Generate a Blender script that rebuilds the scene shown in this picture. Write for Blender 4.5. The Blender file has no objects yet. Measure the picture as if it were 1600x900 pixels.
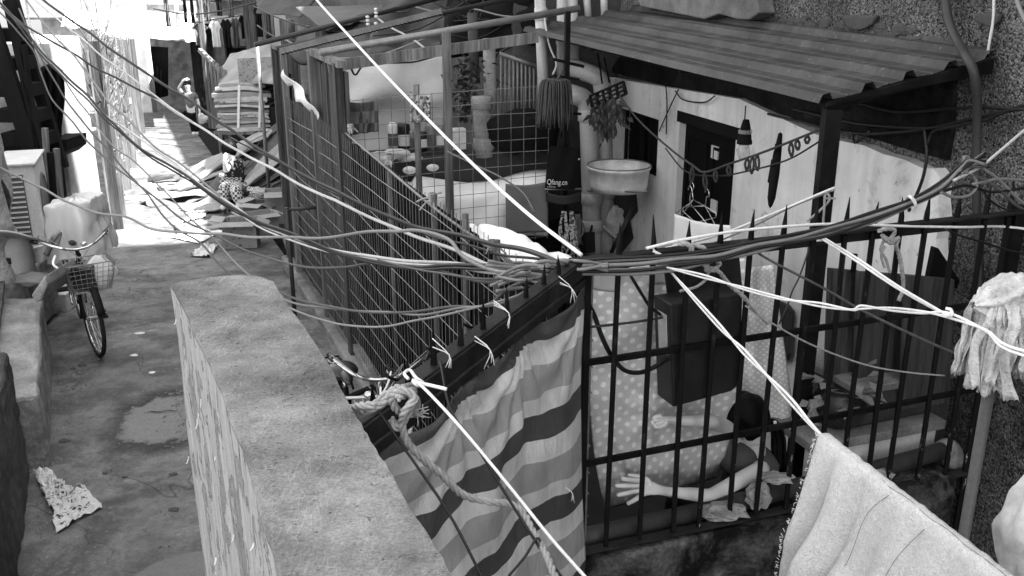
import bpy, bmesh, math, random
from mathutils import Vector, Matrix, noise as mnoise
from bpy.types import NodeSocket
R = random.Random(7)
S = bpy.context.scene
COL = S.collection

# ------------------------------------------------------------------ camera, sky, sun, exposure
F, PITCH, H = 1450.0, math.radians(18), 2.9
cam_d = bpy.data.cameras.new('camera'); cam = bpy.data.objects.new('camera', cam_d); COL.objects.link(cam)
cam_d.sensor_width = 36; cam_d.lens = 36 * F / 1600; cam_d.clip_start = .05; cam_d.clip_end = 500
cam.location = (0, 0, H); cam.rotation_euler = (math.pi / 2 - PITCH, 0, 0)
S.camera = cam
SUN_EL, SUN_AZ = math.radians(60), math.radians(100)
w = bpy.data.worlds.new('World'); S.world = w; w.use_nodes = True
wn = w.node_tree; wn.nodes.clear()
sky = wn.nodes.new('ShaderNodeTexSky'); sky.sky_type = 'NISHITA'; sky.sun_disc = False
sky.sun_elevation = SUN_EL; sky.sun_rotation = SUN_AZ; sky.air_density = 1.2; sky.dust_density = 2.0
bw = wn.nodes.new('ShaderNodeRGBToBW'); bg = wn.nodes.new('ShaderNodeBackground'); bg.inputs[1].default_value = .15
wo = wn.nodes.new('ShaderNodeOutputWorld')
wn.links.new(sky.outputs[0], bw.inputs[0]); wn.links.new(bw.outputs[0], bg.inputs[0]); wn.links.new(bg.outputs[0], wo.inputs[0])
sd = bpy.data.lights.new('sun', 'SUN'); sd.energy = 5.0; sd.angle = math.radians(.9); sd.color = (1, 1, 1)
so = bpy.data.objects.new('sun', sd); COL.objects.link(so)
_sv = Vector((math.sin(SUN_AZ) * math.cos(SUN_EL), math.cos(SUN_AZ) * math.cos(SUN_EL), math.sin(SUN_EL)))
so.rotation_euler = _sv.to_track_quat('Z', 'Y').to_euler(); so.location = (10, 10, 20)
S.view_settings.view_transform = 'Standard'; S.view_settings.look = 'None'; S.view_settings.gamma = 1
S.view_settings.use_curve_mapping = False
S.view_settings.exposure = 2.55
S.cycles.max_bounces = 8

# ------------------------------------------------------------------ where things stand
_c, _s = math.cos(PITCH), math.sin(PITCH)
O = Vector((0, 0, H))
def ray(px, py):
    u = (px - 800) / F; v = (450 - py) / F
    return Vector((u, _c + v * _s, -_s + v * _c))
def atz(px, py, z):
    r = ray(px, py); return O + r * ((z - H) / r.z)
def aty(px, py, y):
    r = ray(px, py); return O + r * (y / r.y)
def atd(px, py, d):
    return O + ray(px, py) * d
def onpl(px, py, p, d):
    r = ray(px, py); nx, ny = d[1], -d[0]
    return O + r * ((p[0] * nx + p[1] * ny) / (r.x * nx + r.y * ny))
def gz(y):                                   # the alley is level near us and falls away gently
    return 0.0 if y < 7 else -.05 * (y - 7)
def atg(px, py):
    p = atz(px, py, 0)
    if p.y < 7: return p
    r = ray(px, py)                          # z = H + r.z t = -.05 (r.y t - 7)
    t = (H - .35) / (-r.z - .05 * r.y)
    return O + r * t
V = Vector
RC, RD = V((.252, 3.411, 0)), V((.9326, .3610, 0)).normalized()       # iron railing: corner post and direction
RN = V((-RD.y, RD.x, 0))                                               # away from us
FA, FB = V((-2.369, 9.84, 0)), V((.15, 3.55, 0))                       # yard fence
FD = (FA - FB).normalized(); FN = V((FD.y, -FD.x, 0))                  # into the yard
WX, WK = 3.55, -.269
WD = V((WK, 1, 0)).normalized(); WN = V((-WD.y, WD.x, 0))              # house wall, WN faces the alley
TC = V((-.37, 2.03, 0)); TD = (RC - TC).normalized(); TN = V((TD.y, -TD.x, 0))
def rail(px, py, off=0.): return onpl(px, py, RC + RN * off, RD)
def fen(px, py, off=0.): return onpl(px, py, FB + FN * off, FD)
def wal(px, py, off=0.): return onpl(px, py, V((WX, 0, 0)) + WN * off, WD)
def tarpl(px, py, off=0.): return onpl(px, py, TC + TN * off, TD)

# ------------------------------------------------------------------ materials (greys: the photograph is black and white)
def nd(nt, typ, ins=None, **props):
    n = nt.nodes.new('ShaderNode' + typ)
    for k, v in props.items(): setattr(n, k, v)
    for k, v in (ins or {}).items():
        if isinstance(v, NodeSocket): nt.links.new(v, n.inputs[k])
        else: n.inputs[k].default_value = v
    return n
def mth(nt, op, a, b=None, c=None, clamp=False):
    ins = {0: a}
    if b is not None: ins[1] = b
    if c is not None: ins[2] = c
    n = nd(nt, 'Math', ins, operation=op, use_clamp=clamp); return n.outputs[0]
def noi(nt, vec, scale, detail=5, rough=.6, dist=0.):
    return nd(nt, 'TexNoise', {'Vector': vec, 'Scale': scale, 'Detail': detail, 'Roughness': rough, 'Distortion': dist}).outputs[0]
def rng(nt, x, a, b, c, d):
    return nd(nt, 'MapRange', {0: x, 1: a, 2: b, 3: c, 4: d}).outputs[0]
def base_mat(name, rough=.85, metal=0., spec=.3):
    m = bpy.data.materials.new(name); m.use_nodes = True; nt = m.node_tree
    b = nt.nodes['Principled BSDF']
    b.inputs['Roughness'].default_value = rough; b.inputs['Metallic'].default_value = metal
    b.inputs['Specular IOR Level'].default_value = spec
    return m, nt, b
def coords(nt, stretch=(1, 1, 1), uv=False):
    tc = nd(nt, 'TexCoord')
    return nd(nt, 'Mapping', {'Vector': tc.outputs['UV' if uv else 'Object'], 'Scale': stretch}).outputs[0]
def set_bump(nt, b, h, strength, dist=.01):
    bp = nd(nt, 'Bump', {'Height': h, 'Strength': strength, 'Distance': dist}); nt.links.new(bp.outputs[0], b.inputs['Normal'])
def mat(name, v, var=.3, scale=4., rough=.85, bump=.25, bscale=60., metal=0., stretch=(1, 1, 1), stain=.25, sscale=1.3, spec=.3, uv=False, bd=.006, trans=0., fine=.18):
    if v < .03 and spec < .4: spec = min(spec, .08)
    m, nt, b = base_mat(name, rough, metal, spec)
    vec = coords(nt, stretch, uv)
    n1 = noi(nt, vec, scale, 6); n2 = noi(nt, vec, sscale, 4, .55, .4); n3 = noi(nt, vec, bscale, 3, .7)
    x = rng(nt, n1, .25, .75, 1 - var, 1 + var)
    y = rng(nt, n2, .42, .68, 1, 1 - stain)
    q = rng(nt, n3, .25, .75, 1 - fine, 1 + fine)
    col = mth(nt, 'MULTIPLY', mth(nt, 'MULTIPLY', mth(nt, 'MULTIPLY', x, y), q), v, clamp=True)
    nt.links.new(col, b.inputs['Base Color'])
    nt.links.new(rng(nt, n1, .3, .7, max(.05, rough - .12), min(1, rough + .1)), b.inputs['Roughness'])
    if bump: set_bump(nt, b, mth(nt, 'ADD', n3, mth(nt, 'MULTIPLY', n1, 1.5)), bump, bd)
    if trans: b.inputs['Transmission Weight'].default_value = trans
    return m
MT = {}
def mk(name, *a, **k): MT[name] = mat(name, *a, **k)
mk('black_iron', .006, var=.5, scale=9, rough=.6, bump=.3, bscale=90, spec=.18, stain=-1.2, sscale=6)
mk('dark_wood', .012, var=.5, scale=5, stretch=(1, 1, .2), spec=.12)
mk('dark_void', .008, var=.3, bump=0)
mk('grey_wood', .068, var=.95, scale=6, stretch=(6, 6, .3), bump=.8, stain=.75, sscale=1.6, bscale=30, fine=.4)
mk('pale_wood', .19, var=.7, scale=6, stretch=(6, 6, .35), bump=.6, stain=.6, bscale=30)
mk('dark_slat', .010, var=1.1, scale=7, stretch=(5, 5, .35), bump=.7, stain=.85, sscale=1.8, bscale=30, fine=.5)
mk('galv', .22, var=.25, scale=12, rough=.5, metal=.4, bump=.1)
mk('wire', .2, var=.4, scale=15, rough=.5, metal=.3, bump=0)
mk('concrete', .25, var=.45, scale=4, bump=.7, bscale=60, stain=.5, sscale=2.2, fine=.3)
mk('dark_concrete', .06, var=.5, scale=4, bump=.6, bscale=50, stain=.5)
mk('pvc', .46, var=.1, scale=3, rough=.4, bump=0, stain=.2, spec=.45)
mk('pvc_dark', .035, var=.35, scale=4, rough=.5, bump=.1)
mk('white_rope', .78, var=.12, scale=40, bump=.3, bscale=200, stain=.15, bd=.002)
mk('hemp_rope', .36, var=.35, scale=50, bump=.5, bscale=260, bd=.002, stain=.2)
mk('dark_rope', .05, var=.4, scale=50, bump=.4, bscale=200)
mk('cable_black', .010, rough=.5, bump=0, spec=.45)
mk('cable_grey', .2, rough=.5, bump=0, spec=.4, var=.15)
mk('cable_pale', .5, rough=.5, bump=0, spec=.4, var=.1)
mk('cable_dim', .085, rough=.55, bump=0, spec=.4, var=.15)
mk('white_cloth', .78, var=.08, scale=3, bump=.25, bscale=220, stain=.06, bd=.002, fine=.05)
mk('grey_cloth', .15, var=.12, scale=3, bump=.25, bscale=220, stain=.1, bd=.002)
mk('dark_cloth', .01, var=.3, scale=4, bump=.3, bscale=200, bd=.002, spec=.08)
mk('mid_cloth', .1, var=.25, scale=4, bump=.3, bscale=200, bd=.002)
mk('canvas', .58, var=.1, scale=2, bump=.15, bscale=150, stain=.2, bd=.003)
mk('cardboard', .3, var=.2, scale=3, bump=.15, bscale=80, stain=.2)
mk('cardboard_dark', .1, var=.35, scale=3, bump=.2, bscale=80)
mk('paper', .6, var=.15, scale=4, bump=.1)
mk('plastic_white', .68, var=.08, rough=.45, bump=.05, spec=.45)
mk('skin', .68, var=.06, scale=5, rough=.55, bump=.08, bscale=180, stain=.06, spec=.35, bd=.001, fine=.04)
mk('hair', .004, var=.5, scale=30, stretch=(1, 1, .12), rough=.5, bump=.4, bscale=120, bd=.002, spec=.12)
mk('chrome', .55, metal=.9, rough=.22, bump=0, var=.2, scale=20)
mk('rubber', .02, rough=.75, bump=.2)
mk('leather', .015, rough=.3, bump=.1, spec=.5)
mk('tin_box', .03, var=.4, scale=6, rough=.45, bump=.25, metal=.3, stain=.6, sscale=3)
mk('leaf', .22, var=.35, scale=15, rough=.45, bump=.2)
mk('dry_leaf', .06, var=.5, scale=15, rough=.7)
mk('clay', .025, var=.3, scale=9, rough=.3, bump=.3, spec=.5)
mk('yard_floor', .02, var=.5, scale=3, bump=.4)
mk('tarp_grey', .24, var=.3, scale=2, rough=.6, bump=.15, stain=.35)
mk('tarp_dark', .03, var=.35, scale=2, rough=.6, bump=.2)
mk('chip', .55, bump=0)
mk('white_wall', .6, var=.15, scale=2.2, bump=.3, bscale=90, stain=.3)
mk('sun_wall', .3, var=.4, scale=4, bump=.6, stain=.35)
mk('stone', .3, var=.5, scale=9, bump=1., bscale=30, bd=.02)
mk('tile_roof', .1, var=.4, scale=4, bump=.5)
def clearish(name, v, alpha, rough=.3):
    m, nt, b = base_mat(name, rough, 0, .5)
    vec = coords(nt); n = noi(nt, vec, 6, 4)
    nt.links.new(mth(nt, 'MULTIPLY', rng(nt, n, .3, .7, .75, 1.2), v), b.inputs['Base Color'])
    nt.links.new(rng(nt, n, .3, .7, alpha - .12, alpha + .12), b.inputs['Alpha'])
    set_bump(nt, b, n, .3, .01); MT[name] = m
clearish('thin_plastic', .75, .62); clearish('frosted_basin', .82, .86, .45); clearish('glass', .5, .45, .08); clearish('net', .02, .72, .9)
def m_pebble():
    m, nt, b = base_mat('pebbledash', .9, 0, .2); vec = coords(nt)
    vo = nd(nt, 'TexVoronoi', {'Vector': vec, 'Scale': 95.}); c = nd(nt, 'SeparateColor', {0: vo.outputs['Color']}).outputs[0]
    big = noi(nt, vec, 1.1, 5, .6, .5); mid = noi(nt, vec, 4, 5)
    g = mth(nt, 'MULTIPLY', rng(nt, c, 0, 1, .015, .27), rng(nt, big, .38, .65, 1.0, .4))
    g = mth(nt, 'MULTIPLY', g, rng(nt, mid, .3, .7, .75, 1.25))
    nt.links.new(g, b.inputs['Base Color'])
    set_bump(nt, b, mth(nt, 'SUBTRACT', 1., vo.outputs['Distance']), 1., .012); return m
MT['pebbledash'] = m_pebble()
def m_facade():                              # white paint, dirty, flaked towards the ground
    m, nt, b = base_mat('painted_plaster', .85, 0, .25); vec = coords(nt); drip = coords(nt, (4, 4, .35))
    a = noi(nt, vec, 1.6, 6, .62, .6); d = noi(nt, drip, 2.4, 5); f = noi(nt, vec, 70, 3); cr = noi(nt, vec, 7, 8, .7, 1.2)
    g = mth(nt, 'MULTIPLY', rng(nt, a, .35, .7, .88, .7), rng(nt, d, .35, .75, 1.05, .8))
    g = mth(nt, 'MULTIPLY', g, rng(nt, noi(nt, vec, 3.3, 9, .75, .4), .56, .68, 1, .62)); pits = rng(nt, cr, .64, .70, 0, 1)
    g = mth(nt, 'MULTIPLY', g, rng(nt, pits, 0, 1, 1, .35))
    nt.links.new(g, b.inputs['Base Color'])
    set_bump(nt, b, mth(nt, 'ADD', f, mth(nt, 'MULTIPLY', mth(nt, 'SUBTRACT', a, pits), 3.)), .35, .008); return m
MT['facade'] = m_facade()
def m_parapet_top():                         # worn cement with a fine tangle of pale scratches
    m, nt, b = base_mat('scratched_cement', .9, 0, .2); vec = coords(nt)
    base = noi(nt, vec, 3.2, 6, .6); f = noi(nt, vec, 160, 3, .7); md = noi(nt, vec, 14, 5, .7)
    acc = None
    for i, (sc, rz, st) in enumerate(((60, .5, 9), (52, -.7, 8), (75, 1.4, 10), (46, 2.3, 8), (58, 2.9, 9))):
        wv = nd(nt, 'Mapping', {'Vector': nd(nt, 'TexCoord').outputs['Object'], 'Rotation': (0, 0, rz), 'Location': (i * 3.1, i * 1.7, 0), 'Scale': (1, 1 / st * 3, 1)}).outputs[0]
        wv2 = nd(nt, 'VectorMath', {0: wv, 1: nd(nt, 'VectorMath', {0: nd(nt, 'TexNoise', {'Vector': vec, 'Scale': 5.}).outputs[1], 1: (.12, .12, 0)}, operation='MULTIPLY').outputs[0]}, operation='ADD').outputs[0]
        n = noi(nt, wv2, sc, 1, .3)
        l = rng(nt, mth(nt, 'ABSOLUTE', mth(nt, 'SUBTRACT', n, .5)), 0, .03, 1, 0)
        msk = rng(nt, noi(nt, wv, 11, 2), .52, .6, 0, 1)
        l = mth(nt, 'MULTIPLY', l, msk); acc = l if acc is None else mth(nt, 'MAXIMUM', acc, l)
    g = mth(nt, 'MULTIPLY', rng(nt, base, .35, .65, .10, .245), rng(nt, f, .25, .75, .6, 1.4))
    g = mth(nt, 'MULTIPLY', g, rng(nt, md, .3, .7, .75, 1.25))
    ck = rng(nt, mth(nt, 'ABSOLUTE', mth(nt, 'SUBTRACT', noi(nt, vec, 2.1, 7, .6, .5), .5)), 0, .0025, .35, 1)
    g = mth(nt, 'MULTIPLY', g, rng(nt, rng(nt, noi(nt, vec, 5.5, 3), .5, .6, 0, 1), 0, 1, 1, 1)); g = mth(nt, 'MULTIPLY', g, ck)
    pit = rng(nt, noi(nt, vec, 75, 2, .5), .68, .72, 1, .35); g = mth(nt, 'MULTIPLY', g, pit)
    g = mth(nt, 'MULTIPLY', g, rng(nt, noi(nt, vec, 8, 9, .78), .5, .62, 1.06, .72))
    g = mth(nt, 'ADD', g, mth(nt, 'MULTIPLY', acc, .06))
    nt.links.new(g, b.inputs['Base Color']); set_bump(nt, b, mth(nt, 'ADD', f, mth(nt, 'ADD', md, acc)), .3, .004); return m
MT['parapet_top'] = m_parapet_top()
def m_peeling():                             # lime wash peeling off in vertical flakes
    m, nt, b = base_mat('peeling_limewash', .9, 0, .2)
    vec = coords(nt, (3.0, 2.2, 1.6)); v2 = coords(nt)
    a = noi(nt, vec, 3.4, 9, .68, .5); f = noi(nt, v2, 110, 3); d = noi(nt, coords(nt, (6, 4, .8)), 4, 8, .7, .4)
    flake = rng(nt, a, .545, .56, 0, 1)
    g = nd(nt, 'MapRange', {0: flake, 3: .36, 4: .235}).outputs[0]
    g = mth(nt, 'MULTIPLY', g, rng(nt, d, .3, .72, 1.2, .65))
    g = mth(nt, 'MULTIPLY', g, rng(nt, rng(nt, mth(nt, 'ABSOLUTE', mth(nt, 'SUBTRACT', a, .55)), 0, .008, 1, 0), 0, 1, 1, .3))
    nt.links.new(g, b.inputs['Base Color']); set_bump(nt, b, mth(nt, 'ADD', mth(nt, 'MULTIPLY', flake, -2.), mth(nt, 'ADD', f, d)), .8, .01); return m
MT['peeling'] = m_peeling()
def m_moss():
    m, nt, b = base_mat('mouldy_plaster', .9, 0, .2); vec = coords(nt)
    a = noi(nt, vec, 3.0, 8, .68, .7); f = noi(nt, vec, 45, 5, .7); s = noi(nt, vec, 16, 6, .75)
    g = mth(nt, 'MULTIPLY', rng(nt, a, .46, .72, .006, .17), rng(nt, s, .3, .7, .5, 1.5))
    g = mth(nt, 'MULTIPLY', g, rng(nt, f, .3, .7, .6, 1.4))
    nt.links.new(g, b.inputs['Base Color']); set_bump(nt, b, mth(nt, 'ADD', f, s), .9, .012); return m
MT['moss'] = m_moss()
def m_ground():
    m, nt, b = base_mat('alley_cement', .88, 0, .3); vec = coords(nt)
    a = noi(nt, vec, .9, 7, .62, .5); s = noi(nt, vec, 5, 8, .7, .6); f = noi(nt, vec, 90, 4, .7); v3 = noi(nt, vec, 24, 5, .75)
    dirt = rng(nt, a, .4, .64, .165, .07)
    g = mth(nt, 'MULTIPLY', dirt, rng(nt, s, .3, .7, .68, 1.3)); g = mth(nt, 'MULTIPLY', g, rng(nt, f, .3, .7, .8, 1.2))
    g = mth(nt, 'MULTIPLY', g, rng(nt, v3, .3, .7, .78, 1.22))
    spk = rng(nt, noi(nt, vec, 38, 2, .5), .7, .73, 0, 1)
    g = mth(nt, 'ADD', g, mth(nt, 'MULTIPLY', spk, .08))
    cr = rng(nt, mth(nt, 'ABSOLUTE', mth(nt, 'SUBTRACT', noi(nt, vec, .55, 5, .55, .9), .5)), 0, .0035, .45, 1)
    g = mth(nt, 'MULTIPLY', g, cr)
    g = mth(nt, 'MULTIPLY', g, rng(nt, noi(nt, vec, 2.3, 9, .72, .3), .46, .58, 1.15, .62))
    pc = atz(268, 652, 0); dv = nd(nt, 'VectorMath', {0: nd(nt, 'VectorMath', {0: vec, 1: tuple(pc)}, operation='SUBTRACT').outputs[0], 1: (1, .8, 1)}, operation='MULTIPLY').outputs[0]
    ln = nd(nt, 'VectorMath', {0: dv}, operation='LENGTH').outputs['Value']
    ln = mth(nt, 'ADD', ln, mth(nt, 'MULTIPLY', mth(nt, 'SUBTRACT', noi(nt, vec, 7, 6, .65), .5), .28))
    rim = mth(nt, 'MULTIPLY', rng(nt, ln, .30, .34, 0, 1), rng(nt, ln, .36, .50, 1, 0)); inn = rng(nt, ln, .28, .34, 1, 0)
    g = mth(nt, 'MULTIPLY', g, rng(nt, rim, 0, 1, 1, .38)); fl = mth(nt, 'MULTIPLY', rng(nt, f, .3, .7, .13, .21), rng(nt, v3, .3, .7, .85, 1.15))
    g = nd(nt, 'Mix', {0: inn, 2: g, 3: fl}).outputs[0]
    nt.links.new(g, b.inputs['Base Color']); nt.links.new(rng(nt, a, .4, .65, .92, .6), b.inputs['Roughness'])
    set_bump(nt, b, mth(nt, 'ADD', mth(nt, 'MULTIPLY', s, 2.), mth(nt, 'ADD', f, v3)), .5, .012); return m
MT['ground'] = m_ground()
def m_roof():
    m, nt, b = base_mat('weathered_sheet_iron', .6, .25, .35); vec = coords(nt)
    st = nd(nt, 'Mapping', {'Vector': nd(nt, 'TexCoord').outputs['Object'], 'Rotation': (0, 0, -math.atan2(1, WK) ), 'Scale': (.6, 5, 5)}).outputs[0]
    a = noi(nt, vec, 2, 6, .6, .3); s = noi(nt, st, 4, 7, .7, .4); f = noi(nt, vec, 120, 3)
    sc = rng(nt, noi(nt, st, 11, 3, .6, .6), .64, .72, 0, 1)
    g = mth(nt, 'MULTIPLY', rng(nt, a, .35, .65, .028, .068), rng(nt, s, .3, .7, .5, 1.5))
    g = mth(nt, 'ADD', mth(nt, 'MULTIPLY', g, rng(nt, f, .3, .7, .85, 1.15)), mth(nt, 'MULTIPLY', sc, .14))
    nt.links.new(g, b.inputs['Base Color']); nt.links.new(rng(nt, s, .3, .7, .5, .75), b.inputs['Roughness'])
    set_bump(nt, b, mth(nt, 'ADD', s, f), .25, .004); return m
MT['sheet_roof'] = m_roof()
def m_stripes():                             # striped woven polythene; v runs down the sheet in metres
    m, nt, b = base_mat('striped_tarpaulin', .55, 0, .35); tc = nd(nt, 'TexCoord').outputs['UV']
    sx = nd(nt, 'SeparateXYZ', {0: tc}); vec = coords(nt)
    wob = mth(nt, 'MULTIPLY', mth(nt, 'SUBTRACT', noi(nt, tc, 3.2, 3, .5), .5), .05)
    f = mth(nt, 'FRACT', mth(nt, 'DIVIDE', mth(nt, 'ADD', sx.outputs[1], wob), .335))
    cr = nd(nt, 'ValToRGB', {0: f}); e = cr.color_ramp; e.interpolation = 'CONSTANT'
    e.elements.remove(e.elements[1])
    for p, v in ((0, .085), (.26, .76), (.50, .42), (.82, .74)):
        el = e.elements[0] if p == 0 else e.elements.new(p); el.position = p; el.color = (v, v, v, 1)
    weave = noi(nt, tc, 260, 2, .6); cr2 = noi(nt, coords(nt, (1, .35, 1), True), 14, 6, .65, .6); dirt = noi(nt, vec, 5, 6)
    g = mth(nt, 'MULTIPLY', cr.outputs[0], rng(nt, dirt, .3, .75, 1.12, .72)); g = mth(nt, 'MULTIPLY', g, rng(nt, cr2, .3, .7, .85, 1.12))
    g = mth(nt, 'MULTIPLY', g, rng(nt, weave, .3, .7, .88, 1.12))
    nt.links.new(g, b.inputs['Base Color']); set_bump(nt, b, mth(nt, 'ADD', mth(nt, 'MULTIPLY', cr2, 5.), weave), .5, .005); return m
MT['stripes'] = m_stripes()
def m_dots(name, s, r, lo, hi):              # white spots printed on cloth, uv in metres
    m, nt, b = base_mat(name, .85, 0, .2); tc = nd(nt, 'TexCoord').outputs['UV']
    jit = nd(nt, 'VectorMath', {0: nd(nt, 'TexNoise', {'Vector': tc, 'Scale': 6., 'Detail': 2.}).outputs[1], 1: (.5, .5, .5)}, operation='SUBTRACT').outputs[0]
    tcj = nd(nt, 'VectorMath', {0: tc, 1: nd(nt, 'VectorMath', {0: jit, 1: (.05, .05, 0)}, operation='MULTIPLY').outputs[0]}, operation='ADD').outputs[0]
    acc = None
    for off in ((0, 0, 0), (.5, .5, 0)):
        q = nd(nt, 'Mapping', {'Vector': tcj, 'Location': off, 'Scale': (1 / s, 1 / (s * .95), 1)}).outputs[0]
        fr = nd(nt, 'VectorMath', {0: q}, operation='FRACTION').outputs[0]
        ds = nd(nt, 'VectorMath', {0: fr, 1: (.5, .5, 0)}, operation='DISTANCE').outputs['Value']
        k = rng(nt, ds, r - .03, r + .03, 1, 0); acc = k if acc is None else mth(nt, 'MAXIMUM', acc, k)
    big = noi(nt, tc, 5, 5); w = noi(nt, tc, 300, 2)
    g = mth(nt, 'MULTIPLY', rng(nt, acc, 0, 1, lo, hi), rng(nt, big, .3, .7, .9, 1.1))
    nt.links.new(g, b.inputs['Base Color']); set_bump(nt, b, mth(nt, 'ADD', w, mth(nt, 'MULTIPLY', noi(nt, tc, 16, 5, .6, .8), 6.)), .35, .004); MT[name] = m
m_dots('dots_big', .064, .18, .6, .86); m_dots('dots_small', .03, .2, .6, .8)
def m_terry():
    m, nt, b = base_mat('terry_towel', .95, 0, .1); vec = coords(nt)
    f = noi(nt, vec, 260, 4, .75); s = noi(nt, vec, 60, 5, .7, 1.2); a = noi(nt, vec, 4, 4); y = coords(nt)
    g = mth(nt, 'MULTIPLY', rng(nt, a, .3, .7, .76, .86), rng(nt, f, .25, .75, .72, 1.18)); g = mth(nt, 'MULTIPLY', g, rng(nt, s, .3, .7, .86, 1.08))
    nt.links.new(g, b.inputs['Base Color']); set_bump(nt, b, mth(nt, 'ADD', f, mth(nt, 'MULTIPLY', s, 1.5)), 1., .006); return m
MT['terry'] = m_terry()
def m_check(name, s, lo, hi):
    m, nt, b = base_mat(name, .9, 0, .2); vec = coords(nt, (1 / s, 1 / s, 1 / s))
    ck = nd(nt, 'TexChecker', {'Vector': vec, 'Scale': 1.}).outputs[1]
    nt.links.new(rng(nt, ck, 0, 1, lo, hi), b.inputs['Base Color']); MT[name] = m
m_check('plaid', .035, .06, .55)
def m_print(name, bgc, ink, sc=24, thr=.6):          # cartons and papers with blotchy printing
    m, nt, b = base_mat(name, .8, 0, .25); vec = coords(nt)
    n = noi(nt, vec, sc, 3, .6, .4); n2 = noi(nt, vec, 3, 4)
    g = mth(nt, 'MULTIPLY', rng(nt, n, thr - .03, thr + .03, bgc, ink), rng(nt, n2, .3, .7, .85, 1.15))
    nt.links.new(g, b.inputs['Base Color']); MT[name] = m
m_print('printed_carton', .26, .08); m_print('magazine', .48, .05, 30, .6); m_print('floral', .5, .06, 45, .52); m_print('leaf_print', .02, .5, 24, .62)

mk('grey_top', .075, var=.15, scale=3, bump=.2, bscale=200, bd=.002)
mk('board_dark', .06, var=.6, scale=7, stretch=(7, 7, .3), bump=.7, bscale=30, stain=.4)
mk('pole_grey', .11, var=.2, scale=6, rough=.5, bump=.1)
mk('mop_cotton', .62, var=.2, scale=22, bump=1., bscale=120, stain=.35, sscale=14, bd=.008, fine=.2)
mk('bag_white', .6, var=.1, scale=4, rough=.4, bump=.1, spec=.4)
mk('bundle_plastic', .5, var=.08, scale=3, rough=.22, bump=.06, bscale=9, stain=.12, sscale=2.5, spec=.6, bd=.03, fine=.03)
mk('grey_shirt', .13, var=.1, bump=.2)
mk('skin_dark', .12, var=.1)
mk('fence_post', .1, var=.3, scale=10, rough=.6, metal=.3, bump=.1)
mk('rag_grey', .3, var=.3, scale=12)
mk('old_plaster', .15, var=.4, scale=7, bump=.8, bscale=45, stain=.4)
mk('rail_iron', .024, var=.6, scale=9, rough=.5, bump=.3, bscale=90, spec=.3, stain=.4)  # sky reflection on the rails put into a base colour paler than the bars
mk('roof_shade_panel', .016, var=.9, scale=14, bump=.9, bscale=80, stain=.6, sscale=3, fine=.5)  # near-black colour that paints the shade under the lean-to roof
mk('door_paint', .006, var=.5, scale=5, bump=.2)

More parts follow.
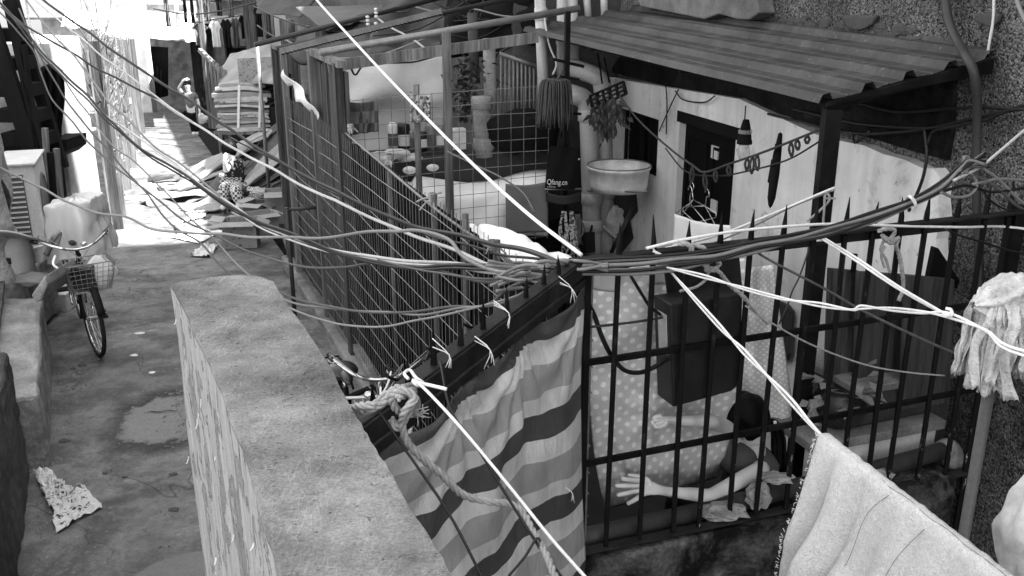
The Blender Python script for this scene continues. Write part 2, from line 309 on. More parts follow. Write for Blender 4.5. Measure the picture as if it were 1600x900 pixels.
# ------------------------------------------------------------------ mesh building
def M(x): return MT[x] if isinstance(x, str) else x
def frame_of(t):
    t = t.normalized(); a = V((0, 0, 1)) if abs(t.z) < .95 else V((1, 0, 0))
    u = t.cross(a).normalized(); return u, u.cross(t).normalized()
def spline(pts, n=6):
    pts = [V(p) for p in pts]
    if len(pts) < 3: return pts
    q = [pts[0] * 2 - pts[1]] + pts + [pts[-1] * 2 - pts[-2]]; out = []
    for i in range(1, len(q) - 2):
        a, b_, c_, d_ = q[i - 1:i + 3]
        for k in range(n):
            t = k / n; out.append(.5 * (2 * b_ + (c_ - a) * t + (2 * a - 5 * b_ + 4 * c_ - d_) * t * t + (3 * b_ - a - 3 * c_ + d_) * t ** 3))
    out.append(pts[-1]); return out
class MB:
    def __init__(s): s.v = []; s.f = []; s.uv = {}
    def add(s, vs, fs, uvs=None):
        o = len(s.v); s.v += [V(p) for p in vs]
        if uvs:
            for i, q in enumerate(uvs): s.uv[o + i] = q
        s.f += [tuple(i + o for i in f) for f in fs]; return s
    def box8(s, q): return s.add(q, [(0, 3, 2, 1), (4, 5, 6, 7), (0, 1, 5, 4), (1, 2, 6, 5), (2, 3, 7, 6), (3, 0, 4, 7)])
    def box(s, c, size, ax=None):
        c = V(c); X, Y, Z = ax or (V((1, 0, 0)), V((0, 1, 0)), V((0, 0, 1))); a, b_, d = (q / 2 for q in size)
        return s.box8([c + X * i * a + Y * j * b_ + Z * k * d for k in (-1, 1) for i, j in ((-1, -1), (1, -1), (1, 1), (-1, 1))])
    def beam(s, p0, p1, w, h=None, up=(0, 0, 1)):
        p0, p1 = V(p0), V(p1); h = h or w; t = (p1 - p0).normalized(); up = V(up)
        u = t.cross(up)
        if u.length < .05: u = t.cross(V((1, 0, 0)))
        u.normalize(); n = u.cross(t)
        return s.box8([p + u * i * w / 2 + n * j * h / 2 for p in (p0, p1) for i, j in ((-1, -1), (1, -1), (1, 1), (-1, 1))])
    def tube(s, pts, r, n=7, cap=True):
        pts = [V(p) for p in pts]; rs = r if isinstance(r, (list, tuple)) else [r] * len(pts); L = len(pts); vs = []; fs = []
        t = (pts[1] - pts[0]); u, w_ = frame_of(t)
        for i, p in enumerate(pts):
            t = (pts[min(i + 1, L - 1)] - pts[max(i - 1, 0)]).normalized()
            u = (u - t * u.dot(t)); u = u.normalized() if u.length > 1e-5 else frame_of(t)[0]; w_ = t.cross(u)
            vs += [p + (u * math.cos(a) + w_ * math.sin(a)) * rs[i] for a in (2 * math.pi * k / n for k in range(n))]
        for i in range(L - 1):
            for k in range(n): fs.append((i * n + k, i * n + (k + 1) % n, (i + 1) * n + (k + 1) % n, (i + 1) * n + k))
        if cap: fs += [tuple(range(n))[::-1], tuple(range((L - 1) * n, L * n))]
        return s.add(vs, fs)
    def rope(s, pts, r, pitch=None, strands=3, n=5, step=None):     # laid rope: twisted strands
        pts = spline(pts, 10); pitch = pitch or r * 7; step = step or r * .9
        q = [pts[0]]; acc = 0
        for a, b_ in zip(pts, pts[1:]):
            d = (b_ - a).length; k = max(1, int(d / step + .5))
            for i in range(1, k + 1): q.append(a.lerp(b_, i / k))
        u, w_ = frame_of(q[1] - q[0]); ln = 0; tr = [[] for _ in range(strands)]
        for i, p in enumerate(q):
            t = (q[min(i + 1, len(q) - 1)] - q[max(i - 1, 0)]).normalized()
            u = (u - t * u.dot(t)).normalized(); w_ = t.cross(u)
            if i: ln += (p - q[i - 1]).length
            for k in range(strands):
                a = 2 * math.pi * (k / strands + ln / pitch); tr[k].append(p + (u * math.cos(a) + w_ * math.sin(a)) * r * .52)
        for k in tr: s.tube(k, r * .56, n)
        return s
    def lathe(s, c, prof, n=20, ax=(0, 0, 1)):
        c = V(c); t = V(ax).normalized(); u, w_ = frame_of(t); vs = []; fs = []
        for r, z in prof: vs += [c + t * z + (u * math.cos(2 * math.pi * k / n) + w_ * math.sin(2 * math.pi * k / n)) * r for k in range(n)]
        for i in range(len(prof) - 1):
            for k in range(n): fs.append((i * n + k, i * n + (k + 1) % n, (i + 1) * n + (k + 1) % n, (i + 1) * n + k))
        return s.add(vs, fs)
    def grid(s, fn, nu, nv, uvf=None):
        vs = []; uvs = []
        for j in range(nv + 1):
            for i in range(nu + 1):
                u, v = i / nu, j / nv; vs.append(fn(u, v)); uvs.append(uvf(u, v) if uvf else (u, v))
        fs = [(j * (nu + 1) + i, j * (nu + 1) + i + 1, (j + 1) * (nu + 1) + i + 1, (j + 1) * (nu + 1) + i) for j in range(nv) for i in range(nu)]
        return s.add(vs, fs, uvs)
    def ball(s, c, r, sc=(1, 1, 1), nu=14, nv=9, ax=None, rough=0, seed=0):
        c = V(c); X, Y, Z = ax or (V((1, 0, 0)), V((0, 1, 0)), V((0, 0, 1)))
        def fn(u, v):
            a, b_ = 2 * math.pi * u, math.pi * v; d = V((math.sin(b_) * math.cos(a), math.sin(b_) * math.sin(a), math.cos(b_)))
            k = r * (1 + (rough * mnoise.noise(d * 2.3 + V((seed, seed * .7, 0))) if rough else 0))
            return c + X * d.x * sc[0] * k + Y * d.y * sc[1] * k + Z * d.z * sc[2] * k
        return s.grid(fn, nu, nv)
    def prism(s, pts, thick):
        n = len(pts); t = V(thick); pts = [V(p) for p in pts]
        return s.add(pts + [p + t for p in pts], [tuple(range(n))[::-1], tuple(range(n, 2 * n))] + [(i, (i + 1) % n, (i + 1) % n + n, i + n) for i in range(n)])
    def leafq(s, c, d, n, ln, w):                        # one folded leaf
        c = V(c); d = V(d).normalized(); sd_ = d.cross(V(n)).normalized(); n = sd_.cross(d)
        return s.add([c, c + d * ln * .4 + sd_ * w / 2 + n * ln * .06, c + d * ln - n * ln * .12, c + d * ln * .4 - sd_ * w / 2 + n * ln * .06, c + d * ln * .45], [(0, 1, 4), (1, 2, 4), (2, 3, 4), (3, 0, 4)])
    def base(s):
        xs = [p.x for p in s.v]; ys = [p.y for p in s.v]
        return V(((min(xs) + max(xs)) / 2, (min(ys) + max(ys)) / 2, min(p.z for p in s.v)))
    def build(s, name, m, parent=None, smooth=False, org=None, thick=0, bevel=0, sub=0, rough=0):
        o = None
        if parent is not None: org = org_of(parent)
        elif org is None: org = s.base()
        me = bpy.data.meshes.new(name); me.from_pydata([p - org for p in s.v], [], s.f)
        if s.uv:
            uvl = me.uv_layers.new(name='uv')
            for lp in me.loops: uvl.data[lp.index].uv = s.uv.get(lp.vertex_index, (0, 0))
        bm = bmesh.new(); bm.from_mesh(me); bmesh.ops.recalc_face_normals(bm, faces=bm.faces); bm.to_mesh(me); bm.free()
        me.materials.append(M(m))
        if smooth:
            for p in me.polygons: p.use_smooth = True
        o = bpy.data.objects.new(name, me); COL.objects.link(o)
        if parent is not None: o.parent = parent
        else: o.location = org
        if thick: md = o.modifiers.new('thick', 'SOLIDIFY'); md.thickness = thick; md.offset = 0
        if bevel: md = o.modifiers.new('bevel', 'BEVEL'); md.width = bevel; md.segments = 2; md.limit_method = 'ANGLE'
        if rough:
            md = o.modifiers.new('cut', 'SUBSURF'); md.subdivision_type = 'SIMPLE'; md.levels = md.render_levels = 5
            for nm, sz, st in (('clouds_big', .35, rough), ('clouds_small', .06, rough * .45)):
                tx = bpy.data.textures.get(nm) or bpy.data.textures.new(nm, 'CLOUDS'); tx.noise_scale = sz; tx.noise_depth = 4
                md = o.modifiers.new(nm, 'DISPLACE'); md.texture = tx; md.strength = st; md.mid_level = .5; md.texture_coords = 'GLOBAL'
        if sub: md = o.modifiers.new('sub', 'SUBSURF'); md.levels = md.render_levels = sub
        return o
def org_of(o):
    p = V((0, 0, 0))
    while o is not None: p = p + o.location; o = o.parent
    return p
def tag(o, label=None, cat=None, group=None, kind=None):
    if label: o['label'] = label
    if cat: o['category'] = cat
    if group: o['group'] = group
    if kind: o['kind'] = kind
    return o
def thing(name, label, cat, loc, group=None):
    o = bpy.data.objects.new(name, None); o.empty_display_size = .1; COL.objects.link(o); o.location = loc
    return tag(o, label, cat, group)
def solo(mb, name, m, label, cat, group=None, **k):
    return tag(mb.build(name, m, **k), label, cat, group)
def struct(mb, name, m, **k):
    o = mb.build(name, m, **k); o['kind'] = 'structure'; return o
def copy_tree(o, parent=None):
    c = o.copy(); COL.objects.link(c)
    if parent is not None: c.parent = parent
    for ch in [x for x in bpy.data.objects if x.parent == o]: copy_tree(ch, c)
    return c
def skin(name, m, joints, edges, root, parent, sub=2, smooth=True):     # one continuous tapered body from a jointed skeleton
    ks = list(joints); idx = {k: i for i, k in enumerate(ks)}; org = org_of(parent)
    bm = bmesh.new(); lay = bm.verts.layers.skin.verify(); vs = [bm.verts.new(V(joints[k][0]) - org) for k in ks]
    for a, b_ in edges: bm.edges.new((vs[idx[a]], vs[idx[b_]]))
    for k, v in zip(ks, vs):
        r = joints[k][1]; v[lay].radius = (r, r) if not isinstance(r, tuple) else r; v[lay].use_root = (k == root)
    me = bpy.data.meshes.new(name); bm.to_mesh(me); bm.free()
    o = bpy.data.objects.new(name, me); COL.objects.link(o)
    o.modifiers.new('skin', 'SKIN').use_smooth_shade = smooth
    md = o.modifiers.new('sub', 'SUBSURF'); md.levels = md.render_levels = sub
    dg = bpy.context.evaluated_depsgraph_get(); me2 = bpy.data.meshes.new_from_object(o.evaluated_get(dg))
    o.modifiers.clear(); o.data = me2; me2.name = name; bpy.data.meshes.remove(me)
    me2.materials.clear(); me2.materials.append(M(m))
    for p in me2.polygons: p.use_smooth = True
    o.parent = parent; return o
def wr(p, a, f, seed=0): p = V(p) * f; return mnoise.noise(p + V((seed, seed * 1.7, seed * .3))) * a     # wrinkle
def pathpx(l, d0, d1, n=6):                 # a line through pixels whose distance runs from d0 to d1
    L = [0]
    for a, b_ in zip(l, l[1:]): L.append(L[-1] + math.hypot(a[0] - b_[0], a[1] - b_[1]))
    q = spline([atd(p[0], p[1], p[2] if len(p) > 2 else d0 + (d1 - d0) * q / L[-1]) for p, q in zip(l, L)], n)
    return [p + V((mnoise.noise(p * 2.1), mnoise.noise(p * 2.3 + V((9, 0, 0))), mnoise.noise(p * 2.7 + V((0, 9, 0))))) * .012 for p in q]

# ================================================================== THE SETTING
FLOOR = -.3
def fx(y): return FB.x + (FA.x - FB.x) * (y - FB.y) / (FA.y - FB.y)     # x of the yard fence at a given y
g = MB()
ys = [-25, -8, -2, 1, 2.2, 3.3]
for a, b_ in zip(ys, ys[1:]): g.add([(-90, a, 0), (90, a, 0), (90, b_, 0), (-90, b_, 0)], [(0, 1, 2, 3)])
ys = [3.3, 5, 7, 9, 12, 16, 22, 30, 45, 70, 130]
for a, b_ in zip(ys, ys[1:]): g.add([(-90, a, gz(a)), (fx(a), a, gz(a)), (fx(b_), b_, gz(b_)), (-90, b_, gz(b_))], [(0, 1, 2, 3)])
struct(g, 'ground', 'ground', org=V((0, 0, 0)))
g = MB(); g.add([(fx(3.3) - .2, 3.3, FLOOR), (40, 3.3, FLOOR), (40, 9.5, FLOOR), (fx(9.5) - .2, 9.5, FLOOR)], [(0, 1, 2, 3)])
g.add([(fx(9.5) - .2, 9.5, FLOOR), (40, 9.5, FLOOR), (40, 130, -6.45), (fx(130) - .2, 130, -6.45)], [(0, 1, 2, 3)])
g.add([(fx(3.3) - .2, 3.3, FLOOR), (40, 3.3, FLOOR), (40, 3.3, 0), (fx(3.3) - .2, 3.3, 0)], [(0, 1, 2, 3)])
struct(g, 'yard_floor', 'yard_floor', org=V((0, 5, FLOOR)))
# a worn cement patch with a crack, and the corner of a step, in the near alley
def blob(px, py, rx, ry, z, n=36, seed=1, am=.18):
    c = atz(px, py, z); q = []
    for i in range(n):
        a = 2 * math.pi * i / n; k = 1 + am * mnoise.noise(V((math.cos(a) * 1.6 + seed, math.sin(a) * 1.6, seed)))
        q.append(c + V((math.cos(a) * rx * k, math.sin(a) * ry * k, 0)))
    return q
mk('wet_rim', .07, var=.4, scale=8, rough=.6, bump=.4); mk('bare_cement', .23, var=.2, scale=6, bump=.5)
g = MB(); cpts = [atz(x, y, .009) for x, y in ((222, 646), (236, 643), (250, 644), (262, 641), (280, 643))]
g.grid(lambda u, v: cpts[int(round(u * 4))] + V((0, (v - .5) * (.012 if 0 < u < 1 else .002), .002)), 4, 1); struct(g, 'ground_crack', 'dark_void')
mk('step_stone', .13, var=.2, scale=5, bump=.3)
g = MB(); c0 = atz(330, 910, .1); g.prism([c0 + V((math.cos(a) * .42, math.sin(a) * .3, 0)) for a in (2 * math.pi * k / 24 for k in range(24))], (0, 0, -.12)); struct(g, 'step', 'step_stone', bevel=.015)

# ------------------------------------------------------------------ the big house on the right
def wp(s, z, off=0.): return V((WX, 0, 0)) + WD * s + WN * off + V((0, 0, z))
def ws(px, py): return (wal(px, py) - V((WX, 0, 0))).dot(WD)
house = thing('tall_house', 'tall pebbledashed house with white painted ground floor, dark doorway and small window', 'house', wp(6, FLOOR))
m = MB(); a, b_ = -9, 9.65
m.prism([wp(a, -.5), wp(b_, -.5), wp(b_, -.5, -5), wp(a, -.5, -5)], (0, 0, 14.5)); m.build('wall', 'pebbledash', house)
PO = .08
sdl, sdr = ws(1072, 260), ws(1162, 260); swl, swr = ws(986, 220), ws(1041, 220); zl = wal(1115, 199).z; zw1, zw0 = wal(1015, 178).z, wal(1030, 272).z
s0, s1 = ws(1487, 330), ws(946, 250)
ztop = lambda s: 2.16 + (s - ws(1290, 205)) * (wal(955, 120).z - 2.16) / (ws(955, 120) - ws(1290, 205))
jag = []
for x, y in ((1290, 208), (1330, 219), (1368, 226), (1400, 240), (1432, 248), (1462, 262), (1478, 262), (1489, 275), (1486, 310), (1489, 345), (1482, 372), (1483, 412), (1478, 440), (1481, 500), (1476, 560)):
    p = wal(x, y); jag.append((ws(x, y), p.z))
pl_ = MB()
def piece(poly): pl_.prism([wp(s, z, PO) for s, z in poly], -WN * (PO - .002))
piece([(sdr, FLOOR - .1), (sdr, ztop(sdr))] + jag + [(jag[-1][0], FLOOR - .1)])
piece([(sdr, zl), (sdl, zl), (sdl, ztop(sdl)), (sdr, ztop(sdr))])
piece([(sdl, FLOOR - .1), (swr, FLOOR - .1), (swr, ztop(swr)), (sdl, ztop(sdl))])
piece([(swr, zw1), (swl, zw1), (swl, ztop(swl)), (swr, ztop(swr))])
piece([(swr, FLOOR - .1), (swl, FLOOR - .1), (swl, zw0), (swr, zw0)])
piece([(swl, FLOOR - .1), (s1, FLOOR - .1), (s1, ztop(s1)), (swl, ztop(swl))])
pl_.build('painted_wall', 'facade', house)
dr = MB(); dr.prism([wp(sdr, FLOOR, .012), wp(sdl, FLOOR, .012), wp(sdl, zl, .012), wp(sdr, zl, .012)], WN * .01)
dr = dr.build('door', 'door_paint', house)
m = MB()
for k in range(2):
    sa = sdr + (sdl - sdr) * (.08 + .48 * k); sb = sa + (sdl - sdr) * .36
    for z0, z1 in ((.0, .75), (.85, 1.7)):
        for q in ((sa, z0, sb, z0), (sa, z1, sb, z1), (sa, z0, sa, z1), (sb, z0, sb, z1)): m.beam(wp(q[0], q[1], .025), wp(q[2], q[3], .025), .025)
m.build('panel_moulding', 'door_paint', dr)
m = MB(); m.beam(wp(sdr - .05, zl + .03, PO - .03), wp(sdl + .05, zl + .03, PO - .03), .07, .09); m.build('lintel', 'dark_wood', house)
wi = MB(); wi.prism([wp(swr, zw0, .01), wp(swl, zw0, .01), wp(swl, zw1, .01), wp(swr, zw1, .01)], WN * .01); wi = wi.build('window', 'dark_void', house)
m = MB()
for q in ((swr, zw0, swr, zw1), (swl, zw0, swl, zw1), ((swl + swr) / 2, zw0, (swl + swr) / 2, zw1), (swr, zw0, swl, zw0), (swr, zw1, swl, zw1)): m.beam(wp(q[0], q[1], .05), wp(q[2], q[3], .05), .035)
for k in range(1, 7):
    s_ = swr + (swl - swr) * k / 7; m.tube([wp(s_, zw0, .06), wp(s_, zw1, .06)], .006, 5)
m.build('frame', 'dark_wood', wi)
m = MB(); m.prism([wal(x, y, .03) for x, y in ((952, 112), (1075, 143), (1180, 168), (1290, 198), (1368, 218), (1432, 238), (1478, 250), (1486, 205), (1490, 120), (1290, 92), (1000, 40))], -WN * .028); m.build('roof_shade_panel', 'roof_shade_panel', house)  # added dark panel: the roof's shade painted over plain pebbledash
# lumps and holes where the dash has come away
m = MB(); m.prism([wal(x, y, .13) for x, y in ((985, -40), (1000, 10), (1040, 18), (1080, 26), (1100, 30), (1122, 22), (1150, 30), (1170, 31), (1186, 20), (1183, 8), (1180, -40))], -WN * .13); m.build('plaster_ledge', 'old_plaster', house, bevel=.012)
for poly in (((1316, 27), (1330, 23), (1352, 25), (1370, 24), (1362, 38), (1350, 45), (1337, 48), (1322, 43)), ((1523, 22), (1545, 20), (1562, 22), (1556, 36), (1545, 44), (1533, 38), (1520, 34))):
    m = MB(); m.prism([wal(x, y, .03) for x, y in poly], -WN * .028); m.build('loose_render', 'dark_concrete', house, bevel=.01)
m = MB()
for k in range(60):
    t = R.random(); x = 1205 + 320 * t; y = 30 + 32 * t + R.gauss(0, 5) + (8 if t > .7 else 0); p = wal(x, y, .006)
    m.ball(p, R.uniform(.012, .04), (1.6, .3, .8), 6, 4, (WD, WN, V((0, 0, 1))), .6, k)
m.build('crack_edge', 'dark_concrete', house)
# lean-to roof: a ribbed sheet fixed to the wall and carried by a post
pA = wal(1550, 90, .02); best = None
for k in range(1, 400):
    q = pA + WN * (k * .005); t = q.y / ray(1290, 160).y; px = 800 + F * q.x / (q.y * _c - (aty(1290, 160, q.y).z - H) * _s)
    if best is None or abs(px - 1290) < best[0]: best = (abs(px - 1290), q, k * .005)
pB = aty(1290, 158, best[1].y); RW = best[2]
pC = onpl(824, 47, pB, WD); pD = wal(992, 14, .02)
LEN = (pC - pB).dot(WD)
roof = thing('lean_to_roof', 'ribbed sheet iron lean-to roof on a dark post above the doorway', 'roof', pB + V((0, 0, 0)))
m = MB(); prof = []
for k in range(5):
    c_ = k / 4
    prof += [(c_ - .045, 0), (c_ - .022, .034), (c_ + .022, .034), (c_ + .045, 0)]
    if k < 4: prof += [(c_ + .125, -.002), (c_ + .13, .004), (c_ + .135, -.002)]
prof = prof[1:-1] if False else prof
def roofpt(t, u, h):
    a = pB.lerp(pC, t); d = pA.lerp(V((pD.x, pD.y, pD.z)), t)
    p = a.lerp(d, u); return p + V((0, 0, h + .003 * mnoise.noise(V((t * 5, u * 3, 0)))))
NS = 26
m.add([roofpt(i / NS + (.008 * mnoise.noise(V((u * 9, 3, 0))) if i in (0, NS) else 0), u, h) for i in range(NS + 1) for u, h in prof],
      [(i * len(prof) + k, i * len(prof) + k + 1, (i + 1) * len(prof) + k + 1, (i + 1) * len(prof) + k) for i in range(NS) for k in range(len(prof) - 1)])
m.build('sheet', 'sheet_roof', roof, thick=.003)
m = MB(); m.beam(pB + WD * .12 + V((0, 0, -.045)) + WN * -.2, pC + V((0, 0, -.045)) + WN * -.2, .05, .05)
for t in (.01, .33, .66, .99): m.beam(roofpt(t, .03, -.035), roofpt(t, .98, -.035), .045, .05)
m.build('rafter', 'dark_wood', roof)
pp = aty(1300, 175, pB.y + .04); p0 = V((pp.x, pp.y, FLOOR))
m = MB(); m.beam(p0, V((pp.x, pp.y, pB.z - .04)), .075, .075, up=(1, 0, 0)); m.build('post', 'black_iron', roof)
m = MB(); fl = aty(1545, 106, pA.y); m.prism([roofpt(-.004, u, -.005) for u in (.0, .25, .5, .75, 1.)] + [roofpt(-.004, 1., -.07), roofpt(-.004, .5, -.045), roofpt(-.004, 0, -.02)], WD * .02); m.build('end_fascia', 'black_iron', roof)

# ------------------------------------------------------------------ the neighbouring house, its pipes, and the row behind
nb = thing('neighbour_house', 'dark stained house jutting out behind the yard with pale drain pipes on it', 'house', (.6, 10.5, FLOOR))
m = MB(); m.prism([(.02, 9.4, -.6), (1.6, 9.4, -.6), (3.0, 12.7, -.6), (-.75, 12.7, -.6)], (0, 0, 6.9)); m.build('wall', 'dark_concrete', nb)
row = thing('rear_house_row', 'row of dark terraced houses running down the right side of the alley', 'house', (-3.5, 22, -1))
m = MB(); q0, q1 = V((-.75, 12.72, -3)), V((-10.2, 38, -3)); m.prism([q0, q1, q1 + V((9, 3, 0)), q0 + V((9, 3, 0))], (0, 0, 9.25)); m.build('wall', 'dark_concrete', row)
qd = (q1 - q0); qd.z = 0; qd.normalize(); qn = V((-qd.y, qd.x, 0))
for s_ in (1.2, 5.5, 9.8, 14, 18.4):
    m = MB(); p = q0 + qd * s_; p.z = gz(p.y); m.box(p + qn * .01 + V((0, 0, 1)), (.95, .06, 2.0), (qd, qn, V((0, 0, 1)))); m.build('door', 'dark_wood', row)
    m = MB(); p = p + qd * 2.1; f_ = m.box(p + qn * .01 + V((0, 0, 1.6)), (1.1, .05, .9), (qd, qn, V((0, 0, 1)))).build('window', 'dark_void', row)
    m = MB()
    for k in range(7): m.tube([p + qd * (-.55 + k * .183) + qn * .06 + V((0, 0, 1.15)), p + qd * (-.55 + k * .183) + qn * .06 + V((0, 0, 2.05))], .012, 5)
    m.build('window_bar', 'galv', f_)
# far end of the alley
def blockhouse(name, label, x0, x1, y, zt, wm, roofm, wins, dep=6):
    b0 = thing(name, label, 'house', ((x0 + x1) / 2, y, gz(y)))
    m = MB(); m.box(((x0 + x1) / 2, y + dep / 2, (zt + gz(y)) / 2 - .3), (x1 - x0, dep, zt - gz(y) + .6)); m.build('wall', wm, b0)
    m = MB(); m.prism([(x0 - .4, y - .7, zt - .05), (x1 + .4, y - .7, zt - .05), (x1 + .4, y + dep / 2, zt + .9), (x0 - .4, y + dep / 2, zt + .9)], (0, 0, .09)); m.build('roof', roofm, b0)
    for (wx, wz, ww, wh) in wins:
        m = MB(); m.box((wx, y, wz), (ww, .12, wh)); f_ = m.build('window' if wh < 1.6 else 'door', 'dark_void', b0)
        m = MB()
        for q in ((wx - ww / 2, wz), (wx + ww / 2, wz)): m.beam((q[0], y - .08, wz - wh / 2), (q[0], y - .08, wz + wh / 2), .08)
        m.beam((wx - ww / 2, y - .08, wz + wh / 2), (wx + ww / 2, y - .08, wz + wh / 2), .08); m.build('frame', 'grey_wood', f_)
    return b0
blockhouse('end_house', 'whitewashed low house closing the far end of the alley', -20.5, -13.2, 42, 1.6, 'sun_wall', 'tile_roof', [(-15, -.7, 1.2, 2), (-17.5, .0, 1.2, 1.1)])
blockhouse('end_house', 'darker shack at the alley end behind the hanging washing', -13, -7.5, 40, 2.4, 'concrete', 'tile_roof', [(-11.4, -.5, 1.1, 2), (-9.2, .2, 1.1, 1.1)])
blockhouse('end_house', 'taller pale house rising behind the roofs at the end of the alley', -24, -5, 54, 5.5, 'white_wall', 'tile_roof', [(-17, 2, 1.4, 1.4), (-12, 2, 1.4, 1.4), (-14.5, -.5, 1.4, 1.4)])
# canopy, pillar and dark shop on the left far side
shop = thing('corner_shop', 'dark open-fronted shop beside a square white pillar down the alley', 'shop', (-11.7, 34, gz(34)))
pz = gz(33)
m = MB(); a = aty(201, 60, 33); b_ = aty(229, 60, 33); m.box(((a.x + b_.x) / 2, 33, (2.2 + pz) / 2), (b_.x - a.x, .5, 2.2 - pz)); m.build('pillar', 'white_wall', shop)
m = MB(); m.box((-12.3, 36.5, .4), (1.4, 4, 3.8)); m.box((-11.2, 35.6, 1.75), (3.6, 4.8, .12)); m.build('wall', 'concrete', shop)
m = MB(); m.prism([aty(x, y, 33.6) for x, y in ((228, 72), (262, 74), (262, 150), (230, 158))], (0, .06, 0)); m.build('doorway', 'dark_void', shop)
m = MB()
for x in (234, 240, 246, 252): m.beam(aty(x, 92 + (x - 234), 33.4), aty(x, 150, 33.4), .05)
m.build('shutter', 'dark_wood', shop)
for px0, px1, py0, py1, yy, nm, lab in ((150, 300, 20, 58, 27, 'awning', 'wide white awning over the alley in full sun'), (95, 160, 20, 42, 22, 'awning', 'small white awning at the top of the sunlit plank fence'), (262, 305, 44, 62, 30, 'awning', 'short white awning beside the hanging washing')):
    m = MB(); a, b_, c_, d_ = aty(px0, py1, yy), aty(px1, py1 + 4, yy), aty(px1 + 6, py0, yy + 5), aty(px0 + 10, py0 - 3, yy + 5)
    m.grid(lambda u, v: a.lerp(b_, u).lerp(d_.lerp(c_, u), v) + V((0, 0, .025 * math.sin(u * 15 + v) + .06 * math.sin(v * 3.1))), 26, 10)
    solo(m, nm, 'white_cloth', lab, 'awning', smooth=True, thick=.01)

# ------------------------------------------------------------------ left side of the alley
lh = thing('left_house', 'limewashed rough house behind the wooden stair on the left', 'house', (-7, 9, 0))
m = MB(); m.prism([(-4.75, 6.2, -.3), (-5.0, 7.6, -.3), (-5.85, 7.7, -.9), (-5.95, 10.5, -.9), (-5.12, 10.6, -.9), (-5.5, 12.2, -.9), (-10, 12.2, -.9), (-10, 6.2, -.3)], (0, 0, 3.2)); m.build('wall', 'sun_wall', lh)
m = MB(); m.prism([(-5.7, 6.0, 3.4), (-5.8, 7.6, 3.4), (-5.9, 12.3, 3.2), (-10, 12.3, 3.3), (-10, 6.0, 3.4)], (0, 0, .15)); m.build('roof', 'tile_roof', lh)
# plank fence in the sun
pf = thing('plank_fence', 'tall weathered plank fence standing in full sun on the left', 'fence', aty(160, 310, 12.3))
PA, PB = V((-5.45, 12.3, 0)), V((-10.9, 27.5, 0)); pd = (PB - PA).normalized(); pn = V((pd.y, -pd.x, 0)); Lp = (PB - PA).length
m = MB(); s_ = 0
while s_ < Lp:
    w_ = R.uniform(.10, .2); p = PA + pd * s_; z0 = gz(p.y) - .05; h_ = R.uniform(2.35, 2.65); t = V((R.uniform(-.02, .02), 0, 0))
    q = p + pd * (w_ - .012); o_ = pn * R.uniform(-.02, .02)
    m.box8([p + o_ + V((0, 0, z0)), q + o_ + V((0, 0, z0)), q + o_ - pn * .025 + V((0, 0, z0)), p + o_ - pn * .025 + V((0, 0, z0)), p + o_ + t + V((0, 0, z0 + h_)), q + o_ + t + V((0, 0, z0 + h_ - R.uniform(0, .06))), q + o_ + t - pn * .025 + V((0, 0, z0 + h_)), p + o_ + t - pn * .025 + V((0, 0, z0 + h_))])
    s_ += w_
m.build('plank', 'pale_wood', pf)
for s_ in (.05, 1.1, 3.4, 6.6, 10, 14):
    p = PA + pd * s_ + pn * .07; z0 = gz(p.y); m = MB(); m.beam(p + V((0, 0, z0 - .05)), p + V((0, 0, z0 + 2.5)), .13, .09, up=pd); m.build('post', 'pale_wood' if s_ > .5 else 'grey_wood', pf)
bz = thing('brushwood', 'dry brushwood and bamboo piled along the plank fence top', 'brushwood', (-6, 13, 1.9))
m = MB()
for k in range(150):
    s_ = R.uniform(0, 5); p = PA + pd * s_ + pn * R.uniform(-.05, .12); z0 = gz(p.y) + R.uniform(1.2, 2.5)
    d = V((R.gauss(0, .25), R.gauss(0, .25), 1)); p = p + V((0, 0, z0)); l_ = R.uniform(.3, .9); k2 = d * l_ * .5 + V((R.gauss(0, .05), R.gauss(0, .05), 0)); m.tube([p, p + k2, p + d * l_], [.008, .006, .003], 4, False)
m.build('twig', 'pale_wood', bz)
m = MB()
for k in range(320):
    s_ = R.uniform(0, 6); p = PA + pd * s_ + pn * R.uniform(0, .16); p.z = gz(p.y) + R.uniform(.7, 2.5); m.leafq(p, (R.gauss(0, 1), R.gauss(0, 1), R.gauss(-.3, 1)), (R.random(), .3, 1), R.uniform(.05, .13), .025)
m.build('leaf', 'pale_wood', bz)
# steep wooden stair
st = thing('wooden_stair', 'steep dark wooden ladder stair at the left edge of the alley', 'stair', aty(60, 250, 9.6))
YS = 9.6
def stl(pts, w_): 
    m = MB()
    for a, b_ in zip(pts, pts[1:]): m.beam(aty(a[0], a[1], YS + (a[2] if len(a) > 2 else 0)), aty(b_[0], b_[1], YS + (b_[2] if len(b_) > 2 else 0)), w_, .07, up=(0, 1, 0))
    return m
stl([(-18, 30), (58, 258)], .17).build('stringer', 'dark_wood', st); stl([(10, -30, .5), (98, 262, .5)], .12).build('stringer', 'dark_wood', st)
for y in (60, 105, 147, 187, 224):
    x1 = 8 + (y - 60) * .31; m = MB(); a = aty(x1 - 62, y - 4, YS + .1); b_ = aty(x1 + 8, y - 5, YS + .1); m.box((a + b_) / 2 + V((0, .18, 0)), ((b_ - a).length, .3, .13)); m.build('tread', 'dark_wood', st)
for a, b_, w_ in (((8, 0), (60, 230), .03), ((26, 60), (72, 250), .03), ((38, 70), (60, 250), .025)): stl([a, b_], w_).build('baluster', 'dark_wood', st)
stl([(0, 250), (0, 330)], .12).build('leg', 'dark_wood', st); stl([(93, 255, .6), (97, 335, .6)], .06).build('leg', 'dark_wood', st)
m = MB(); m.prism([aty(x, y, YS + .62) for x, y in ((-20, 222), (104, 218), (104, 236), (92, 246), (-20, 252))], (0, .5, 0)); m.build('landing', 'dark_wood', st)
